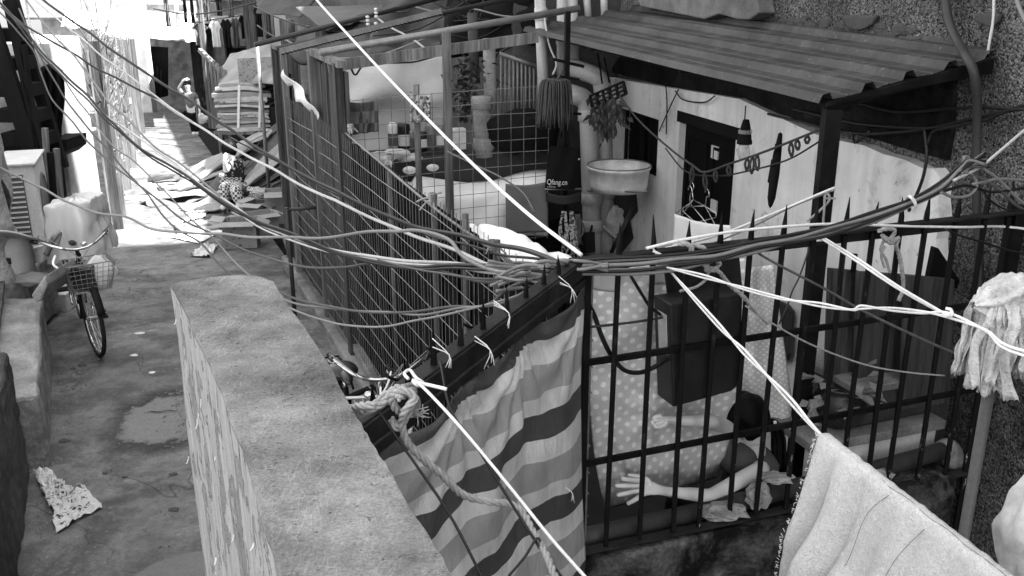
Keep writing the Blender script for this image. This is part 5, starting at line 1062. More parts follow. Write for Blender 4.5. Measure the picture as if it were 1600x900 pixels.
m = MB(); m.tube(spline([J(1186, 694, .26), J(1172, 696, .24), J(1156, 690, .24), J(1148, 700, .24), J(1145, 714, .24)], 5), .0018, 4); m.ball(J(1145, 715, .24), .007); m.build('necklace', 'plastic_white', wo_, True)
stl_ = thing('low_stool', 'low dark stool under the woman', 'stool', V((pel.x, pel.y, FLOOR))); m = MB(); m.box(V((pel.x, pel.y, .0)), (.3, .26, .035)); m.build('seat', 'dark_wood', stl_)
for i in (-1, 1):
    for j in (-1, 1): m = MB(); m.beam(V((pel.x + i * .13, pel.y + j * .1, FLOOR)), V((pel.x + i * .11, pel.y + j * .09, -.02)), .03); m.build('leg', 'dark_wood', stl_)

# ================================================================== STRIPED TARPAULIN
LT = (RC - T0).length
def tarp(u, v):
    s_ = LT * (1 - u) ; p = T0 + TD * s_; L_ = 1.32 + .25 * u
    tie = min(abs(u - q) for q in (0.0, .34, .62, .86)); sag = .025 * min(1, tie * 9)
    fold = .020 * math.sin(u * 11 + 1.2 * math.sin(v * 2.2)) * (.25 + .9 * v) + .006 * math.sin(u * 34 + v * 9) * (.2 + v) + wr((u * 4, v * 2.5, 0), .03, 1.2) + .010 * abs(mnoise.noise(V((u * 9 + v * 5, v * 4 - u * 3, 2))))
    for q in (.34, .62, .0):
        d = math.hypot((u - q) * 1.5, v * 1.2); fold += .018 * math.sin(math.atan2(v + .001, u - q) * 14) * math.exp(-d * 3.2) * min(1, d * 10)
    inn = .10 * (1 - u) ** 3 * math.sin(math.pi * min(1, v * 1.4)) * 0
    edge = -.045 * max(0, 1 - u * 6) * math.sin(math.pi * min(1., v / .8)) + (.03 * max(0, 1 - u * 5) * max(0, v - .8) * 5)
    fold *= min(1, .25 + u * 5)
    return p + TN * (.032 + fold + .02 * v) + TD * (edge - .0) + V((0, 0, 1.815 - sag - L_ * v))
m = MB(); m.grid(tarp, 90, 80, lambda u, v: (u * LT, (v * (1.32 + .25 * u) + .02) * (.80 + .38 * u) + .03 * u)); solo(m, 'striped_tarpaulin', 'stripes', 'striped woven tarpaulin lashed to the side rail of the railing', 'tarpaulin', smooth=True, thick=.002)
for k, (x, y) in enumerate(((795, 494), (766, 552), (893, 455), (893, 772), (702, 560))):
    m = MB(); c = tarpl(x, y, .08)
    for j in range(3): m.tube(spline([c + V((0, 0, R.uniform(.02, .05))) - TN * .05, c + V((0, 0, .01)), c + V((R.gauss(0, .008), R.gauss(0, .006), R.uniform(-.05, -.02)))], 3), .0016, 4)
    solo(m, 'tarp_tie', 'white_rope', ['white cord tie at the middle of the tarpaulin top', 'small cord tie lower on the tarpaulin', 'white cord tie at the corner post', 'white cord tie at the lower tarpaulin edge', 'cord tie near the thick rope knot'][k], 'tie', 'tarpaulin ties', smooth=True)

# ================================================================== ROPES ON THE RAILING
m = MB()
def knot(c, r_, n, rr, seed, ax1=V((1, 0, 0)), ax2=V((0, 0, 1)), ax3=V((0, 1, 0)), sq=1.):
    q = random.Random(seed); pts = []
    for k in range(n):
        a = k * 2.1 + q.uniform(-.3, .3); pts.append(c + ax1 * r_ * math.cos(a) * q.uniform(.6, 1) + ax2 * r_ * sq * math.sin(a) * q.uniform(.6, 1) + ax3 * r_ * .7 * math.sin(a * .5 + k))
    return pts
DK = 2.13
P2 = lambda x, y, d=DK: atd(x, y, d)
m.rope([P2(548, 640, 2.05), P2(562, 634, 2.0), P2(585, 632, 1.98), P2(602, 618, 2.02), P2(622, 606, 2.0), P2(640, 615, 1.98), P2(652, 630, 2.03), P2(640, 648, 2.05), P2(620, 640, 2.0), P2(612, 620, 1.97), P2(630, 610, 1.95), P2(648, 622, 1.95), P2(634, 640, 1.95), P2(628, 660, 1.98), P2(636, 690, 2.0), P2(660, 716, 2.02), P2(690, 742, 2.05), P2(722, 772, 2.1), P2(760, 783, 2.12), P2(796, 788, 2.13), P2(816, 800, 2.1), P2(832, 830, 2.05), P2(852, 865, 1.98), P2(872, 915, 1.9)], .009)
m.rope([P2(556, 652, 2.05), P2(580, 640, 2.0), P2(600, 628, 1.98), P2(615, 612, 2.0), P2(640, 604, 2.05), P2(655, 600, 2.1)], .009)
m.rope([P2(612, 655, 2.02), P2(622, 668, 2.0), P2(640, 640, 1.97), P2(646, 612, 2.0), P2(622, 622, 1.94)], .009)
for k in range(14): m.tube(spline([P2(648, 650, 2.0), P2(652 + R.gauss(0, 6), 655 - R.uniform(0, 12), 1.98), P2(660 + R.gauss(0, 8), 640 + R.gauss(0, 12), 1.97)], 3), .0012, 3)
solo(m, 'hemp_rope', 'hemp_rope', 'thick laid rope knotted on the side rail and trailing over the tarpaulin', 'rope', smooth=True)
m = MB(); m.tube(spline([P2(638, 592, 2.0), P2(632, 584, 2.02), P2(640, 578, 2.05), P2(650, 590, 2.0), P2(661, 598, 2.0), P2(652, 602, 1.98), P2(645, 594, 1.98), P2(662, 606, 1.97), P2(720, 668, 1.93), P2(800, 765, 1.86), P2(860, 840, 1.8), P2(920, 908, 1.75), P2(960, 955, 1.7)], 6), .0036, 8)
m.tube(spline([P2(652, 598, 1.99), P2(672, 602, 1.98), P2(698, 608, 1.97)], 4), .004, 7)
solo(m, 'white_rope', 'white_rope', 'taut white cord running from the side rail across the tarpaulin', 'cord', smooth=True)
bar(0, 0, .003, 'thin_wire', 'cable_black', 'thin black wire slanting across the lower tarpaulin from the rope knot', 'wire', pts=[P2(585, 632, 2.0), P2(630, 698, 1.98), P2(700, 800, 1.9), P2(752, 900, 1.8), P2(775, 945, 1.75)])
bar(0, 0, .0035, 'thin_wire', 'cable_black', 'thin black wire from the side rail down behind the white cord', 'wire', pts=[P2(688, 565, 2.3), P2(704, 640, 2.2), P2(745, 698, 2.15), P2(795, 780, 2.1), P2(840, 850, 2.0), P2(880, 905, 1.95)])
bar(0, 0, .003, 'thin_wire', 'cable_black', 'thin wire twisted round the trailing rope near the picture foot', 'wire', pts=[P2(795, 900, 1.95), P2(820, 870, 1.98), P2(838, 842, 2.0), P2(845, 846, 2.0)])
A0 = atz(1027, 398, 1.93)
Z19 = lambda x, y: atz(x, y, 1.9)
m = MB(); T1, T2 = Z19(1290, 686), Z19(1566, 902)
for k in (0, 1):
    o_ = V((0, 0, .007 * (1 if k else -1))); m.tube(spline([rail(1020, 390, -.03) + o_, rail(1030, 402, -.05) - o_, rail(1044, 420, -.05), Z19(1120, 505) + o_, Z19(1165, 552) - o_, Z19(1230, 620) + o_, T1, T1.lerp(T2, .5), T2, T2 + (T2 - T1) * .5], 8), .0038, 7)
m.tube(spline([rail(1020, 392, -.04), rail(1035, 400, -.06), rail(1044, 412, -.05), rail(1036, 420, -.06), rail(1030, 405, -.06), rail(1042, 400, -.05)], 5), .0055, 7)
solo(m, 'towel_line', 'white_rope', 'doubled white line from the corner of the railing to the terry towel', 'cord', smooth=True)
m = MB()
for k in (0, 1):
    q = []
    for i, (x, y, d) in enumerate(((1042, 418, 3.55), (1100, 432, 3.4), (1160, 450, 3.3), (1220, 466, 3.2), (1280, 476, 3.1), (1330, 484, 3.0), (1346, 480, 2.98), (1390, 483, 2.9), (1440, 488, 2.6), (1480, 492, 2.45), (1540, 516, 2.3), (1600, 552, 2.15))):
        q.append(atd(x, y, d) + V((0, 0, .006 * math.sin(i * 1.9 + k * math.pi))))
    q += [q[-1].lerp(V((WX + WK * 1.75, 1.75, 1.80)), t) for t in (.2, .45, .7, 1)]
    m.tube(spline(q, 6), .0038, 7)
solo(m, 'white_line', 'white_rope', 'doubled white line sagging across the bars towards the mop', 'cord', smooth=True)
m = MB()
for k in (0, 1): m.tube(spline([rail(1278, 366, -.03), rail(1288, 372, -.05), atd(1340, 404, 3.5), atd(1400, 445, 3.2), atd(1470, 487, 2.5), atd(1482, 496, 2.45)], 6), .0045, 7) if k == 0 else m.tube(spline([rail(1282, 372, -.04), atd(1338, 408, 3.5), atd(1400, 449, 3.2), atd(1476, 490, 2.47), atd(1486, 484, 2.45), atd(1478, 482, 2.45)], 6), .0045, 7)
m.tube(spline([rail(1274, 372, -.05), rail(1284, 362, -.05), rail(1288, 374, -.05), rail(1276, 376, -.04)], 5), .005, 6)
solo(m, 'white_line', 'white_rope', 'white line knotted on the top rail and tied into the sagging one', 'cord', smooth=True)
bar(0, 0, .006, 'white_line', 'white_rope', 'straight white line running level along the top rail to the right edge', 'cord', pts=[rail(1010, 388, -.04), rail(1060, 376, -.04), rail(1130, 364, -.03), rail(1200, 356, -.03), rail(1300, 350, -.03), rail(1400, 353, -.03), rail(1500, 355, -.03), rail(1590, 356, -.03), V((WX + WK * 3.7, 3.7, 1.87))], n=9)
m = MB(); m.rope([rail(1060, 380, -.05), rail(1078, 384, -.07), rail(1080, 402, -.06), rail(1070, 408, -.0)], .011); m.rope([rail(1080, 382, -.04), rail(1100, 388, -.07), rail(1106, 402, -.07), rail(1100, 414, -.07), rail(1116, 420, -.07), rail(1124, 412, -.06), rail(1110, 404, -.08), rail(1104, 422, -.07), rail(1122, 424, -.07), rail(1140, 445, -.06), rail(1160, 462, -.06), rail(1185, 490, -.07), rail(1200, 505, -.07)], .0095)
m.rope([rail(1105, 420, -.06), rail(1105, 434, -.06), rail(1088, 448, -.06), rail(1062, 455, -.06)], .006); m.rope([rail(1066, 404, -.03), rail(1090, 402, -.05), rail(1118, 398, -.03)], .009)
solo(m, 'hemp_rope', 'hemp_rope', 'frayed laid rope knotted over the top rail above the metal box', 'rope', smooth=True)
m = MB(); m.rope([rail(1372, 362, -.05), rail(1382, 358, -.07), rail(1398, 360, -.07), rail(1390, 374, -.07), rail(1378, 368, -.06), rail(1392, 380, -.07), rail(1404, 372, -.06), rail(1400, 384, -.06), rail(1404, 395, -.05), rail(1409, 420, -.05), rail(1411, 450, -.04), rail(1404, 470, -.04)], .0095)
m.rope([rail(1384, 370, -.06), rail(1376, 390, -.05), rail(1384, 405, -.05), rail(1390, 425, -.05)], .0065); m.rope([rail(1382, 385, -.06), rail(1377, 400, -.05), rail(1382, 418, -.05)], .006)
solo(m, 'hemp_rope', 'hemp_rope', 'short laid rope knotted on the top rail above the boards', 'rope', smooth=True)
bar(0, 0, .005, 'twisted_wire', 'dark_rope', 'dark twisted wire slanting down from the top rail to the mop', 'wire', pts=[rail(1160, 378, -.03), atd(1200, 405, 3.6), atd(1290, 452, 3.4), atd(1345, 484, 3.2), atd(1430, 525, 3.0), atd(1500, 555, 2.9), atd(1600, 590, 2.8)] + [atd(1600, 590, 2.8).lerp(V((WX + WK * 2.5, 2.5, 1.75)), t) for t in (.2, .5, 1)])
bar(0, 0, .004, 'thin_rope', 'hemp_rope', 'thin pale cord slanting down in front of the potted plant', 'cord', pts=[rail(1165, 478, -.04), rail(1203, 503, -.04), rail(1250, 530, -.04), rail(1300, 552, -.04), rail(1360, 572, -.04), rail(1420, 582, -.04), rail(1476, 587, -.03)])
bar(0, 0, .004, 'chain_cord', 'dark_rope', 'thin twisted cord hanging slantwise beside the roof post', 'cord', pts=[rail(1266, 384, .2), rail(1250, 430, .2), rail(1238, 455, .2), rail(1230, 478, .2), rail(1217, 506, .2)])
bar(0, 0, .0055, 'clothes_line', 'white_rope', 'white cord from the roof post slanting down to the left', 'cord', pts=[aty(1304, 293, pB.y - .05), aty(1280, 303, pB.y - .1), aty(1200, 337, 4.1), aty(1120, 368, 3.9), rail(1040, 388, .02)])
bar(0, 0, .004, 'clothes_line', 'cable_grey', 'thinner grey cord just below the white one from the post', 'cord', pts=[aty(1296, 300, pB.y - .05), aty(1240, 322, 4.2), aty(1180, 352, 4.0), aty(1120, 378, 3.9), rail(1080, 392, .02)])
m = MB(); m.rope([aty(1304, 296, pB.y - .06), aty(1290, 303, pB.y - .06), aty(1288, 325, pB.y - .06), aty(1286, 350, pB.y - .06)], .006); m.rope([aty(1292, 300, pB.y - .07), aty(1296, 312, pB.y - .07), aty(1280, 330, pB.y - .05), aty(1262, 345, 4.2)], .006); m.rope([aty(1288, 310, pB.y - .06), aty(1306, 310, pB.y - .06)], .005)
solo(m, 'hemp_rope', 'hemp_rope', 'loose rope ends tied round the roof post', 'rope', smooth=True)
# big white rope from the far left roofs down to the corner
bar(0, 0, .008, 'white_rope', 'white_rope', 'straight thick white rope crossing from the top edge to the railing corner', 'rope', pts=[atd(480, -20, 6.6), atd(500, 6, 6.4), atd(600, 115, 5.5), atd(720, 238, 4.6), atd(820, 330, 3.95), atd(908, 398, 3.45)], n=10)

# ================================================================== FOREGROUND: towel, mop, bag
tdv = (T2 - T1).normalized(); tnv = V((tdv.y, -tdv.x, 0)); tnv = tnv if tnv.x < 0 else -tnv      # towards us / left
LTW = (T2 - T1).length * 1.35
def towel(u, v):                                            # v<0.5 front fall, v>0.5 back fall
    p = T1 + tdv * (u * LTW - .01); a = (v - .42) * 1.0; fr = a < 0; d = abs(a)
    hang_ = max(0, d - .03) * 1.55; wdt = .012 + .035 * min(1, hang_ * 2.5)
    bulge = (wdt if fr else -wdt) * min(1, d * 30)
    f_ = hang_ / .6
    ph = u * 21 + 2.6 * f_ * (1 - u) + 1.1 * math.sin(u * 9); rip = (.046 * abs(math.sin(ph)) ** .6 * (.5 + .5 * math.sin(u * 5 + 1)) + .012 * math.sin(u * 47 + 5 * f_)) * min(1, f_ * 2.2) + wr((u * 6, f_ * 2.5, 1), .035, 1.2) * min(1, f_ * 3)
    sh = -.045 * f_ * math.sin(u * 3.1) * 0
    ed_ = .006 * mnoise.noise(V((f_ * 26, 3, 0))) if u in (0., 1.) else 0
    return p + tnv * (bulge + (rip if fr else -rip * .6)) + tdv * (sh + ed_) + V((0, 0, .007 - hang_ + .004 * mnoise.noise(V((u * 30, 0, 5)))))
m = MB(); m.grid(towel, 120, 80); tw = thing('terry_towel', 'worn white terry towel draped over the doubled line in front', 'towel', T1); m.build('towelling', 'terry', tw, True, thick=.006)
m = MB()
for k in range(240):
    u = R.random(); v = R.random() * .42
    if k < 80: u = 0.0
    p = towel(u, v) + tnv * .006; d = V((R.gauss(0, 1), R.gauss(0, 1), R.gauss(0, 1))) ; d = d - tnv * d.dot(tnv) * .6; d.normalize(); l_ = R.uniform(.004, .012) * (1.3 if k < 80 else .8)
    if k < 80: d = (-tdv * R.uniform(.3, 1) + V((0, 0, R.gauss(0, .6)))).normalized()
    m.tube(spline([p, p + d * l_ * .6 + tnv * .003, p + d * l_ + V((0, 0, -l_ * .5))], 3), .0007, 3, False)
m.build('loose_thread', 'white_cloth', tw)
mk('loose_yarn', .12, bump=0)
m = MB()
for pts in (((.36, .40), (.30, .34), (.28, .26), (.2, .18), (.16, .08)), ((.52, .415), (.5, .37), (.45, .31), (.42, .22)), ((.1, .06), (.12, .04), (.2, .0))):
    m.tube(spline([towel(u, v) + tnv * .006 for u, v in pts], 8), .0006, 3, False)
m.tube(spline([towel(.3 + .5 * k / 12, .424 - .01 * math.sin(k * 1.7)) + tnv * .005 + V((0, 0, .004)) for k in range(13)], 5), .0006, 3, False)
m.build('pulled_thread', 'loose_yarn', tw)
fm = thing('cotton_mop', 'white cotton strip mop standing upside down on a grey pole at right', 'mop', V((atd(1560, 520, 2.55).x, atd(1560, 520, 2.55).y, 0)))
mc = atd(1561, 520, 2.55); m = MB(); m.tube([V((mc.x, mc.y, 0)), V((mc.x, mc.y, mc.z))], .0165, 12); m.build('pole', 'pole_grey' if 'pole_grey' in MT else 'pvc_dark', fm, True)
m = MB(); m.lathe(V((mc.x, mc.y, mc.z - .045)), [(.018, 0), (.024, .002), (.027, .05), (.03, .11), (.02, .13)], 16); m.build('socket', 'pvc', fm, True)
top = V((mc.x, mc.y, mc.z + .06)); m = MB()
vx = V((1, 0, 0)); vy = V((0, 1, 0))
def strip(a, l_, w_, reach, ph):
    d = vx * math.cos(a) + vy * math.sin(a); sd2 = V((-d.y, d.x, 0))
    pts = spline([top + V((0, 0, .045)) - d * .02, top + d * reach * .45 + V((0, 0, .05)), top + d * reach * .85 + V((0, 0, .01)), top + d * reach + V((0, 0, -l_ * .4)), top + d * (reach + .008) + V((0, 0, -l_))], 6)
    n = len(pts)
    m.grid(lambda u, v: pts[int(v * (n - 1) + .5)] + sd2 * ((u - .5) * w_ * (.6 + .4 * min(1, v * 2))) + d * (.007 * math.sin(u * 5 + ph + v * 6)) + sd2 * .009 * math.sin(v * 9 + ph) + d * .006 * mnoise.noise(V((v * 7, ph, u * 2))) + V((0, 0, .006 * mnoise.noise(V((u * 9, ph, 0))) if v == 1 else 0)), 4, n - 1)
def flat_strip(a, l_, w_, reach, ph):
    d = vx * math.cos(a) + vy * math.sin(a); sd2 = V((-d.y, d.x, 0)); n = 30
    pts = spline([top - d * .01 + V((0, 0, .03)), top + d * reach * .5 + V((0, 0, .045)), top + d * reach * .92 + V((0, 0, .0)), top + d * reach + V((0, 0, -l_ * .45)) + sd2 * R.gauss(0, .01), top + d * (reach + R.gauss(.004, .01)) + V((0, 0, -l_)) + sd2 * R.gauss(0, .014)], 8); n = len(pts)
    def f_(u, v):
        k = int(v * (n - 1) + .5); c = pts[k]; q_ = (u - .5)
        return c + sd2 * (q_ * w_ * (.75 + .35 * mnoise.noise(V((v * 5, ph, 0))))) + d * (.010 * mnoise.noise(V((v * 10, u * 1.5, ph))) + .004 * math.sin(u * 7 + ph)) + V((0, 0, .004 * mnoise.noise(V((v * 14, u * 3, ph))) + (.012 * mnoise.noise(V((u * 7, ph, 1))) if v > .98 else 0)))
    m.grid(f_, 6, n - 1)
for k in range(26): flat_strip(math.pi + R.uniform(-1.1, 1.5), R.uniform(.15, .23), R.uniform(.02, .046), R.uniform(.04, .115), k * 1.7)
for k in range(12): flat_strip(R.uniform(-.9, .7), R.uniform(.10, .2), R.uniform(.016, .03), R.uniform(.05, .09), k * 2.3 + 60)
m.build('cotton_strip', 'mop_cotton', fm, True, thick=.0018)
m = MB()
def lump(u, v):                                              # cloth top folded over the socket, creased along its length
    a = math.pi * 2 * v; x = -.085 + .36 * u; r_ = .052 * (1 - .55 * (2 * max(0, .35 - u) / .7) ** 2) * (1 + .25 * math.sin(u * 5))
    cr = .010 * math.sin(v * 44 + u * 9 + 3 * mnoise.noise(V((u * 4, v * 6, 0)))) + wr((u * 6, math.cos(a) * 2, math.sin(a) * 2), .016, 1.4) + .006 * mnoise.noise(V((u * 22, v * 22, 3)))
    r_ = (r_ + cr) * min(1, u * 9 + .35)
    return top + V((x, .05 * (x + .05) + math.cos(a) * r_ * 1.15, .035 + .16 * x + math.sin(a) * r_ * .95))
m.grid(lump, 50, 60)
m.build('folded_cloth', 'mop_cotton', fm, True)
pb = thing('white_plastic_bag', 'white plastic carrier bag hanging at the right edge', 'bag', atd(1612, 900, 2.1)); c = atd(1618, 812, 2.1)
def bagf(u, v):
    a = 2 * math.pi * u; k = math.sin(math.pi * min(1, .04 + v * .96)) ** .55 * (.45 + .55 * min(1, v * 1.8)); r_ = .078 * k
    d = V((math.cos(a), math.sin(a), 0)); cr = .010 * math.sin(a * 5 + v * 4) * (1 - v) + wr((d.x * 2, d.y * 2, v * 4), .014, 1.3)
    return c + d * (r_ + cr) + V((0, 0, .15 - v * .34))
m = MB(); m.grid(bagf, 36, 26); m.build('body', 'bag_white' if 'bag_white' in MT else 'plastic_white', pb, True, thick=.001)
m = MB()
for sg in (-1, 1): m.tube(spline([c + V((sg * .02, 0, .14)), c + V((sg * .025 - .01, 0, .22)), c + V((.0, 0, .27)), c + V((.05, .02, .33)), c + V((.09, .0, .42))], 5), [.016] * 4 + [.008] * 17, 7)
m.build('handle', 'bag_white' if 'bag_white' in MT else 'plastic_white', pb, True)

# ================================================================== BICYCLES
def bicycle(label, gpos, hd_, steer=0., basket=True, lean=0., rack=True, bundle=False, group='bicycles in the alley', at='front', lod=0):
    h = V((hd_[0], hd_[1], 0)).normalized(); l = V((-h.y, h.x, 0)); up = (V((0, 0, 1)) + l * lean).normalized(); l = up.cross(h)
    o = V(gpos) - (h * 1.08 if at == 'front' else V())
    W = lambda x, y, z: o + h * x + l * y + up * z
    t = thing('bicycle', label, 'bicycle', o + h * .5, group)
    sh = (h * math.cos(steer) + l * math.sin(steer)).normalized(); sl = up.cross(sh); r = .325
    hpt = W(.92, 0, .62)
    def S_(x, y, z): return hpt + sh * x + sl * y + up * z
    m = MB(); bb = W(.46, 0, .28); st_ = W(.30, 0, .72); hb, ht = W(.90, 0, .66), W(.85, 0, .82); rw = W(0, 0, r)
    for a, b_, q in ((bb, st_, .016), (bb, hb, .018), (W(.34, 0, .52), ht, .016), (hb, ht, .02)): m.tube([a, b_], q, 7)
    for s in (-1, 1): m.tube([W(.46, s * .03, .28), W(0, s * .06, r)], .009, 5); m.tube([W(.32, s * .02, .66), W(0, s * .06, r)], .008, 5)
    m.build('frame', 'black_iron', t, True)
    fr = S_(.16, 0, r - .62)
    m = MB()
    for s in (-1, 1): m.tube(spline([S_(0, s * .05, .0), S_(.05, s * .055, -.1), S_(.16, s * .055, r - .62)], 4), .010, 6)
    m.tube([S_(-.01, 0, -.01), S_(-.07, 0, .24)], .016, 7); m.build('fork', 'chrome' if lod else 'black_iron', t, True)
    for c, d, nm in ((rw, h, 'rear'), (fr, sh, 'front')):
        n = up.cross(d); m = MB(); m.tube([c - n * .05, c + n * .05], .018, 8)
        for k in range(32):
            a = 2 * math.pi * k / 32; e = c + (d * math.cos(a) + up * math.sin(a)) * (r - .035); m.tube([c + n * (.025 if k % 2 else -.025) + (d * math.cos(a + .5) + up * math.sin(a + .5)) * .015, e], .0014 if not lod else .003, 3, False)
        wh = m.build('wheel', 'chrome', t)
        for nm2, rr, q, mt in (('rim', r - .033, .011, 'chrome'), ('tyre', r - .016, .0175, 'rubber')):
            m = MB(); ring = [c + (d * math.cos(2 * math.pi * k / 36) + up * math.sin(2 * math.pi * k / 36)) * rr for k in range(37)]; m.tube(ring, q, 8, False); m.build(nm2, mt, wh, True)
        m = MB(); m.grid(lambda u, v: c + (d * math.cos(.35 + 2.2 * u) * (1 if nm == 'rear' else 1) + up * math.sin(.35 + 2.2 * u)) * (r + .03) + n * ((v - .5) * .06) - up * (.012 * (2 * v - 1) ** 2), 16, 4) if nm == 'front' else m.grid(lambda u, v: c + (d * math.cos(.5 + 2.9 * u) + up * math.sin(.5 + 2.9 * u)) * (r + .03) + n * ((v - .5) * .06), 18, 4)
        m.build('mudguard', 'black_iron', t, True, thick=.003)
    m = MB(); m.ball(W(.23, 0, .80), .105, (1.1, .85, .36), 18, 10, (h, l, up)); m.ball(W(.34, 0, .805), .05, (2.3, .7, .5), 14, 8, (h, l, up)); m.build('saddle', 'leather', t, True)
    m = MB(); m.tube([W(.30, 0, .7), W(.26, 0, .78)], .014, 7); m.build('seat_post', 'chrome', t, True)
    hbc = S_(-.07, 0, .25); bars = [hbc + sl * (s * q[0]) - sh * q[1] + up * q[2] for s, q in ((-1, (.29, .2, .06)), (-1, (.25, .1, .065)), (-1, (.14, -.02, .03)), (-1, (.05, -.03, .0)), (1, (.05, -.03, .0)), (1, (.14, -.02, .03)), (1, (.25, .1, .065)), (1, (.29, .2, .06)))]
    m = MB(); m.tube(spline(bars, 5), .0115, 8); hbar = m.build('handlebar', 'chrome', t, True)
    for e, f_ in ((0, 1), (-1, -2)):
        m = MB(); m.tube([bars[e], bars[e].lerp(bars[f_], .9)], .016, 8); m.build('grip', 'rubber', hbar, True)
        m = MB(); m.tube(spline([bars[f_] + sh * .03, bars[f_].lerp(bars[e], .5) + sh * .05 - up * .01, bars[e] + sh * .055 - up * .01], 3), .006, 5); m.build('brake_lever', 'chrome', hbar, True)
        m = MB(); m.tube(spline([bars[f_] + sh * .03, bars[f_] + sh * .12 + up * .08, S_(.06, 0, .18), S_(.08, 0, .02)], 5), .0035, 5); m.build('brake_cable', 'cable_grey', hbar, True)
    m = MB(); m.ball(hbc + sl * .06 + up * .03, .03, (1, 1, .6), 10, 6); m.build('bell', 'chrome', hbar, True)
    ck = MB(); ck.lathe(bb - l * .05, [(0, -.004), (.085, -.004), (.085, .004), (0, .004)], 20, l); ck.tube([bb + l * .07, bb + l * .07 + h * .12 - up * .11], .010, 6); ck.tube([bb - l * .08, bb - l * .08 - h * .12 + up * .11], .010, 6); ck = ck.build('crank', 'chrome', t, True)
    for s, p in ((1, bb + h * .12 - up * .11), (-1, bb - h * .12 + up * .11)):
        m = MB(); c = p + l * s * .13; m.box(c, (.085, .09, .022), (h, l, up)); m.build('pedal', 'rubber', ck, bevel=.004)
    if rack:
        m = MB()
        for s in (-1, 1): m.tube(spline([W(.2, s * .06, .66), W(-.1, s * .07, .68), W(-.3, s * .06, .67)], 3), .007, 5); m.tube([W(-.15, s * .07, .67), W(0, s * .07, r)], .006, 5)
        for x in (.1, 0, -.1, -.2, -.3): m.tube([W(x, -.065, .675), W(x, .065, .675)], .006, 5)
        m.build('rack', 'galv' if lod else 'black_iron', t, True)
    m = MB(); m.tube([W(.0, .07, r), W(-.06, .22, .0)], .009, 5); m.build('kickstand', 'galv', t, True)
    if basket:
        m = MB(); bx, bw, bd, bh = .07, .18, .26, .24
        def B(u, v, k): tpr = .78 + .22 * k; return S_(.05 + bx + bd * (u - .0) * tpr, bw * (v * 2 - 1) * tpr, -.02 + bh * k + .0)
        q_ = .0026 if not lod else .004
        for k in range(9):
            s = k / 8
            for A_, B_ in (((0, s), (0, s)), ((1, s), (1, s)), ((s, 0), (s, 0)), ((s, 1), (s, 1))): m.tube([B(A_[0], A_[1], 0), B(B_[0], B_[1], 1)], q_, 4, False)
            m.tube([B(s, 0, 0), B(s, 1, 0)], q_, 4, False); m.tube([B(0, s, 0), B(1, s, 0)], q_, 4, False)
        for k in (0, .17, .33, .5, .67, .83, 1): m.tube([B(0, 0, k), B(1, 0, k), B(1, 1, k), B(0, 1, k), B(0, 0, k)], q_ if 0 < k < 1 else q_ * 2.2, 5)
        m.build('basket', 'wire' if lod != 2 else 'plastic_white', t)
    return t, W, S_
P_ = atg(150, 556)
bk, W1, S1 = bicycle('black bicycle with wire basket parked facing the camera on the left', (P_.x, P_.y, gz(P_.y)), (.5, -.87), .12, True)
m = MB(); c = S1(.26, -.04, .09)
m.box(c, (.17, .09, .2)); solo(m, 'black_bag', 'leather', 'small black bag in the wire basket of the near bicycle', 'bag', bevel=.02)
m = MB(); c = S1(.24, .09, .1)
m.grid(lambda u, v: c + V((.11 * math.cos(6.283 * u) * math.sin(.2 + 2.6 * v) * (1 + wr((u * 4, v * 3, 0), .5, 1)), .09 * math.sin(6.283 * u) * math.sin(.2 + 2.6 * v), .15 - .28 * v)), 24, 12); solo(m, 'basket_bag', 'thin_plastic', 'clear plastic bag lying in the near bicycle basket', 'bag', smooth=True)
# plastic sheet over a load on the bicycle's back
cc = aty(122, 352, 8.0)
def bund(u, v):                                              # sheet thrown over a square load: flat top, hanging folded sides
    a = 2 * math.pi * u; ca, sa = math.cos(a), math.sin(a); k = (abs(ca) ** 4 + abs(sa) ** 4) ** -.25
    t = min(1, v / .34); d = max(0, (v - .30) / .70); fold = (.026 * math.sin(a * 9 + 2 * math.sin(a * 2)) + .014 * math.sin(a * 17 + 1)) * d
    r_ = math.sin(t * math.pi / 2) ** .8 * (.94 + .16 * d) + fold * 2.2
    return cc + V((ca * k * .225 * r_, sa * k * .26 * r_, .245 - .035 * t ** 3 - .46 * d + .02 * mnoise.noise(V((ca * 3, sa * 3, v * 2))) + (.03 * mnoise.noise(V((ca * 4, sa * 4, 5))) if v > .97 else 0) + .03 * ca)) + V((wr((ca * 2, sa * 2, v * 4), .02, 1.5), 0, .012 * abs(math.sin(ca * 9 + sa * 7)) * (1 - d)))
m = MB(); m.grid(bund, 80, 36); solo(m, 'wrapped_bundle', 'bundle_plastic', 'square bundle draped in a clear plastic sheet on the near bicycle', 'bundle', smooth=True)
PB_ = atz(604, 547, .98)
bicycle('bicycle with white wire basket parked between fence and parapet', (PB_.x + .10, PB_.y - .30, 0), (.72, -.69), -.7, True, lod=2)
PS_ = atz(537, 577, .82)
hd2 = V((.34, -.94, 0)).normalized(); bicycle('bicycle with shiny black saddle half hidden by the parapet', PS_ - hd2 * .27 - V((0, 0, PS_.z)), hd2, .3, False, at='rear')
P_ = atg(193, 250); bicycle('sunlit bicycle parked against the plank fence far down the alley', (P_.x, P_.y, gz(P_.y)), (.3, -.95), .2, True, lod=1)
m = MB(); c = V((P_.x - .3, P_.y + .6, gz(P_.y) + 1.15)); m.ball(c, .3, (1.2, .9, .7), 18, 12, None, .5, 8); solo(m, 'sack', 'white_cloth', 'pale sack tied on the sunlit far bicycle', 'sack', smooth=True)
P_ = atg(378, 236); bicycle('dark bicycle leaning beside the stack of folded cardboard', (P_.x, P_.y, gz(P_.y)), (-.75, -.66), .3, False, lod=1)
